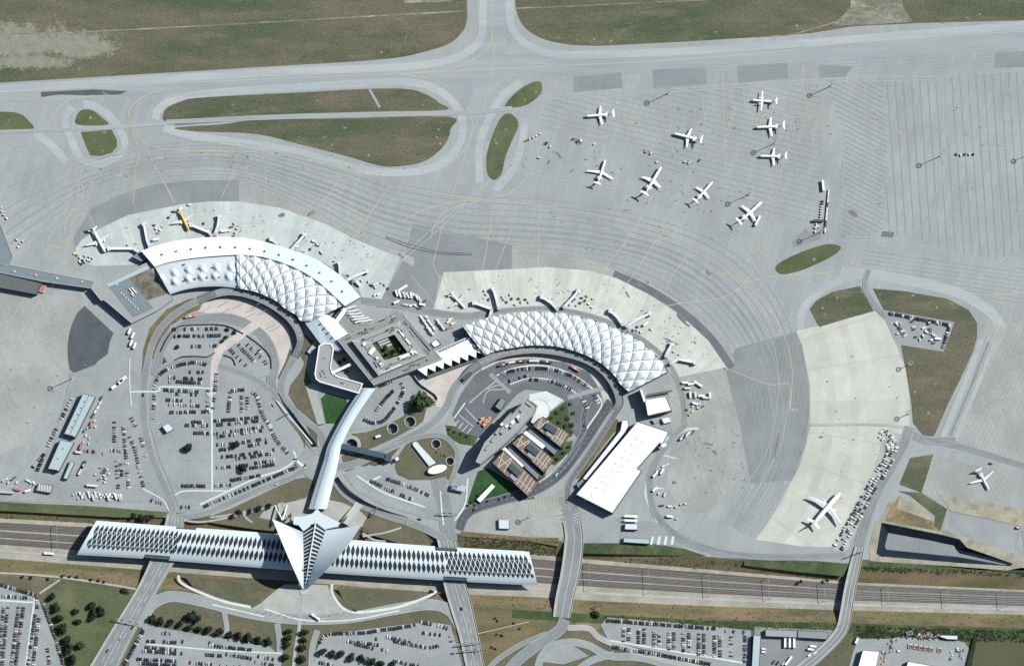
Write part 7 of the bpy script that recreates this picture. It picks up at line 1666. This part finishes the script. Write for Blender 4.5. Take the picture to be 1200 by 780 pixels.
# low hedges and walls
def hedge(label, pts, wd, h, mat=M_LEAF[0], name="hedge", cat="hedge"):
    q = resample(spline(pts, 6), 24); a, b = offset(q, wd/2), offset(q, -wd/2); c_ = G(*q[12]); t = thing(name, label, cat, tuple(c_)); mb = MB()
    mb.prism([tuple(G(*p).xy) for p in a+b[::-1]], 0, h, mat, mat); mb.build("foliage" if name == "hedge" else "stem_wall", t)
hedge("low dark hedge round the outer bend of the loop car park, left half", [(188,412),(196,396),(207,384),(222,381),(262,381),(285,391)], 1.2, 1.3)
hedge("low dark hedge round the outer bend of the loop car park, right half", [(289,393),(304,404),(316,417),(318,432)], 1.2, 1.3)
hedge("low dark hedge between the loop car park and the big car park", [(205,422),(214,418),(230,417.5),(243,418),(252,413)], 1.2, 1.3)
hedge("short dark hedge beside the pink path, between both car parks", [(262,416),(272,420),(276,428)], 1.2, 1.3)
hedge("curved dark retaining wall below the saw-toothed white hall", [(484,438),(492,449),(503,457),(511,463),(513,469),(508,470)], .8, 3.5, M_WALL, "retaining_wall", "wall")
hedge("retaining wall along the embankment road beside the lower bank", [(560,742),(590,735),(620,728)], .8, .8, M_WALL, "retaining_wall", "wall")
for k, (x, y) in enumerate(((265,355),(283,357),(245,361.5),(268,363),(298,362),(296,369),(304,357),(311,365),(322,381),(326,384))):
    g = G(x, y); t = thing("street_lamp", "twin-armed lamp, "+nth(k+1)+" on the pinkish plaza of the upper crescent", "street lamp", tuple(g), 0, "lamps on the pinkish plaza")
    MB().tube([(g.x,g.y,.3),(g.x,g.y,8)], .2, M_STEEL, 6).build("pole", t)
    for s_ in (-1, 1): MB().tube([(g.x,g.y,7.6),(g.x+1.6*s_,g.y+.6*s_,8.2),(g.x+2.8*s_,g.y+1*s_,8.2)], .22, M_STEEL, 5).build("lamp_arm", t)
for k in range(14):
    f = k/13; x, y = 304+112*f, 716+5*sin(pi*f)-(2 if f > .8 else 0); g = G(x, y)
    t = thing("street_lamp", "lamp post, "+nth(k+1)+" from left along the forecourt below the hall", "street lamp", tuple(g), 0, "lamps along the hall forecourt"); MB().tube([(g.x,g.y,.3),(g.x,g.y,6)], .16, M_STEEL, 6).build("pole", t); MB().box((g.x+.5,g.y,6.1), (1.6,.6,.2), M_STEEL).build("lamp_head", t)
# fence lines
def fence(label, pts, h=2.2, step=4):
    q = resample(pts, max(2, int(plen(pts)/step))); c_ = G(*q[len(q)//2]); t = thing("wire_fence", label, "fence", tuple(c_)); mb = MB()
    for p in q: v = G(*p); mb.box((v.x, v.y, h/2+.2), (.12,.12,h), M_DSTEEL)
    mb.build("fence_frame", t); mb = MB()
    for p, r_ in zip(q, q[1:]):
        a, b = G(*p), G(*r_)
        for z in (.5, 1.0, 1.5, 2.0, 2.3): d = Vector((0,0,.05)); mb.quad(a+Vector((0,0,z)), b+Vector((0,0,z)), b+Vector((0,0,z))+d, a+Vector((0,0,z))+d, M_DSTEEL)
    mb.build("mesh_panel", t)
fence("wire fence between the apron yard and the cutting's upper slope", [(708,594),(729,612),(729,630)]); fence("wire fence round the hard standing beside the black basin", [(1113,598),(1196,615.5),(1191,641)])
fence("bent wire fence on the gravel yard by the yellow striped lane", [(640,603),(658,604),(664,618),(662,630)]); fence("long wire fence along the railway's upper rim at left", [(0,589),(60,594),(140,600)])
fence("wire fence along the curved apron edge by the railway", [(765,605),(790,620),(820,636),(850,646),(880,650)])
for o in list(bpy.data.objects):
    if "_o" in o: del o["_o"]
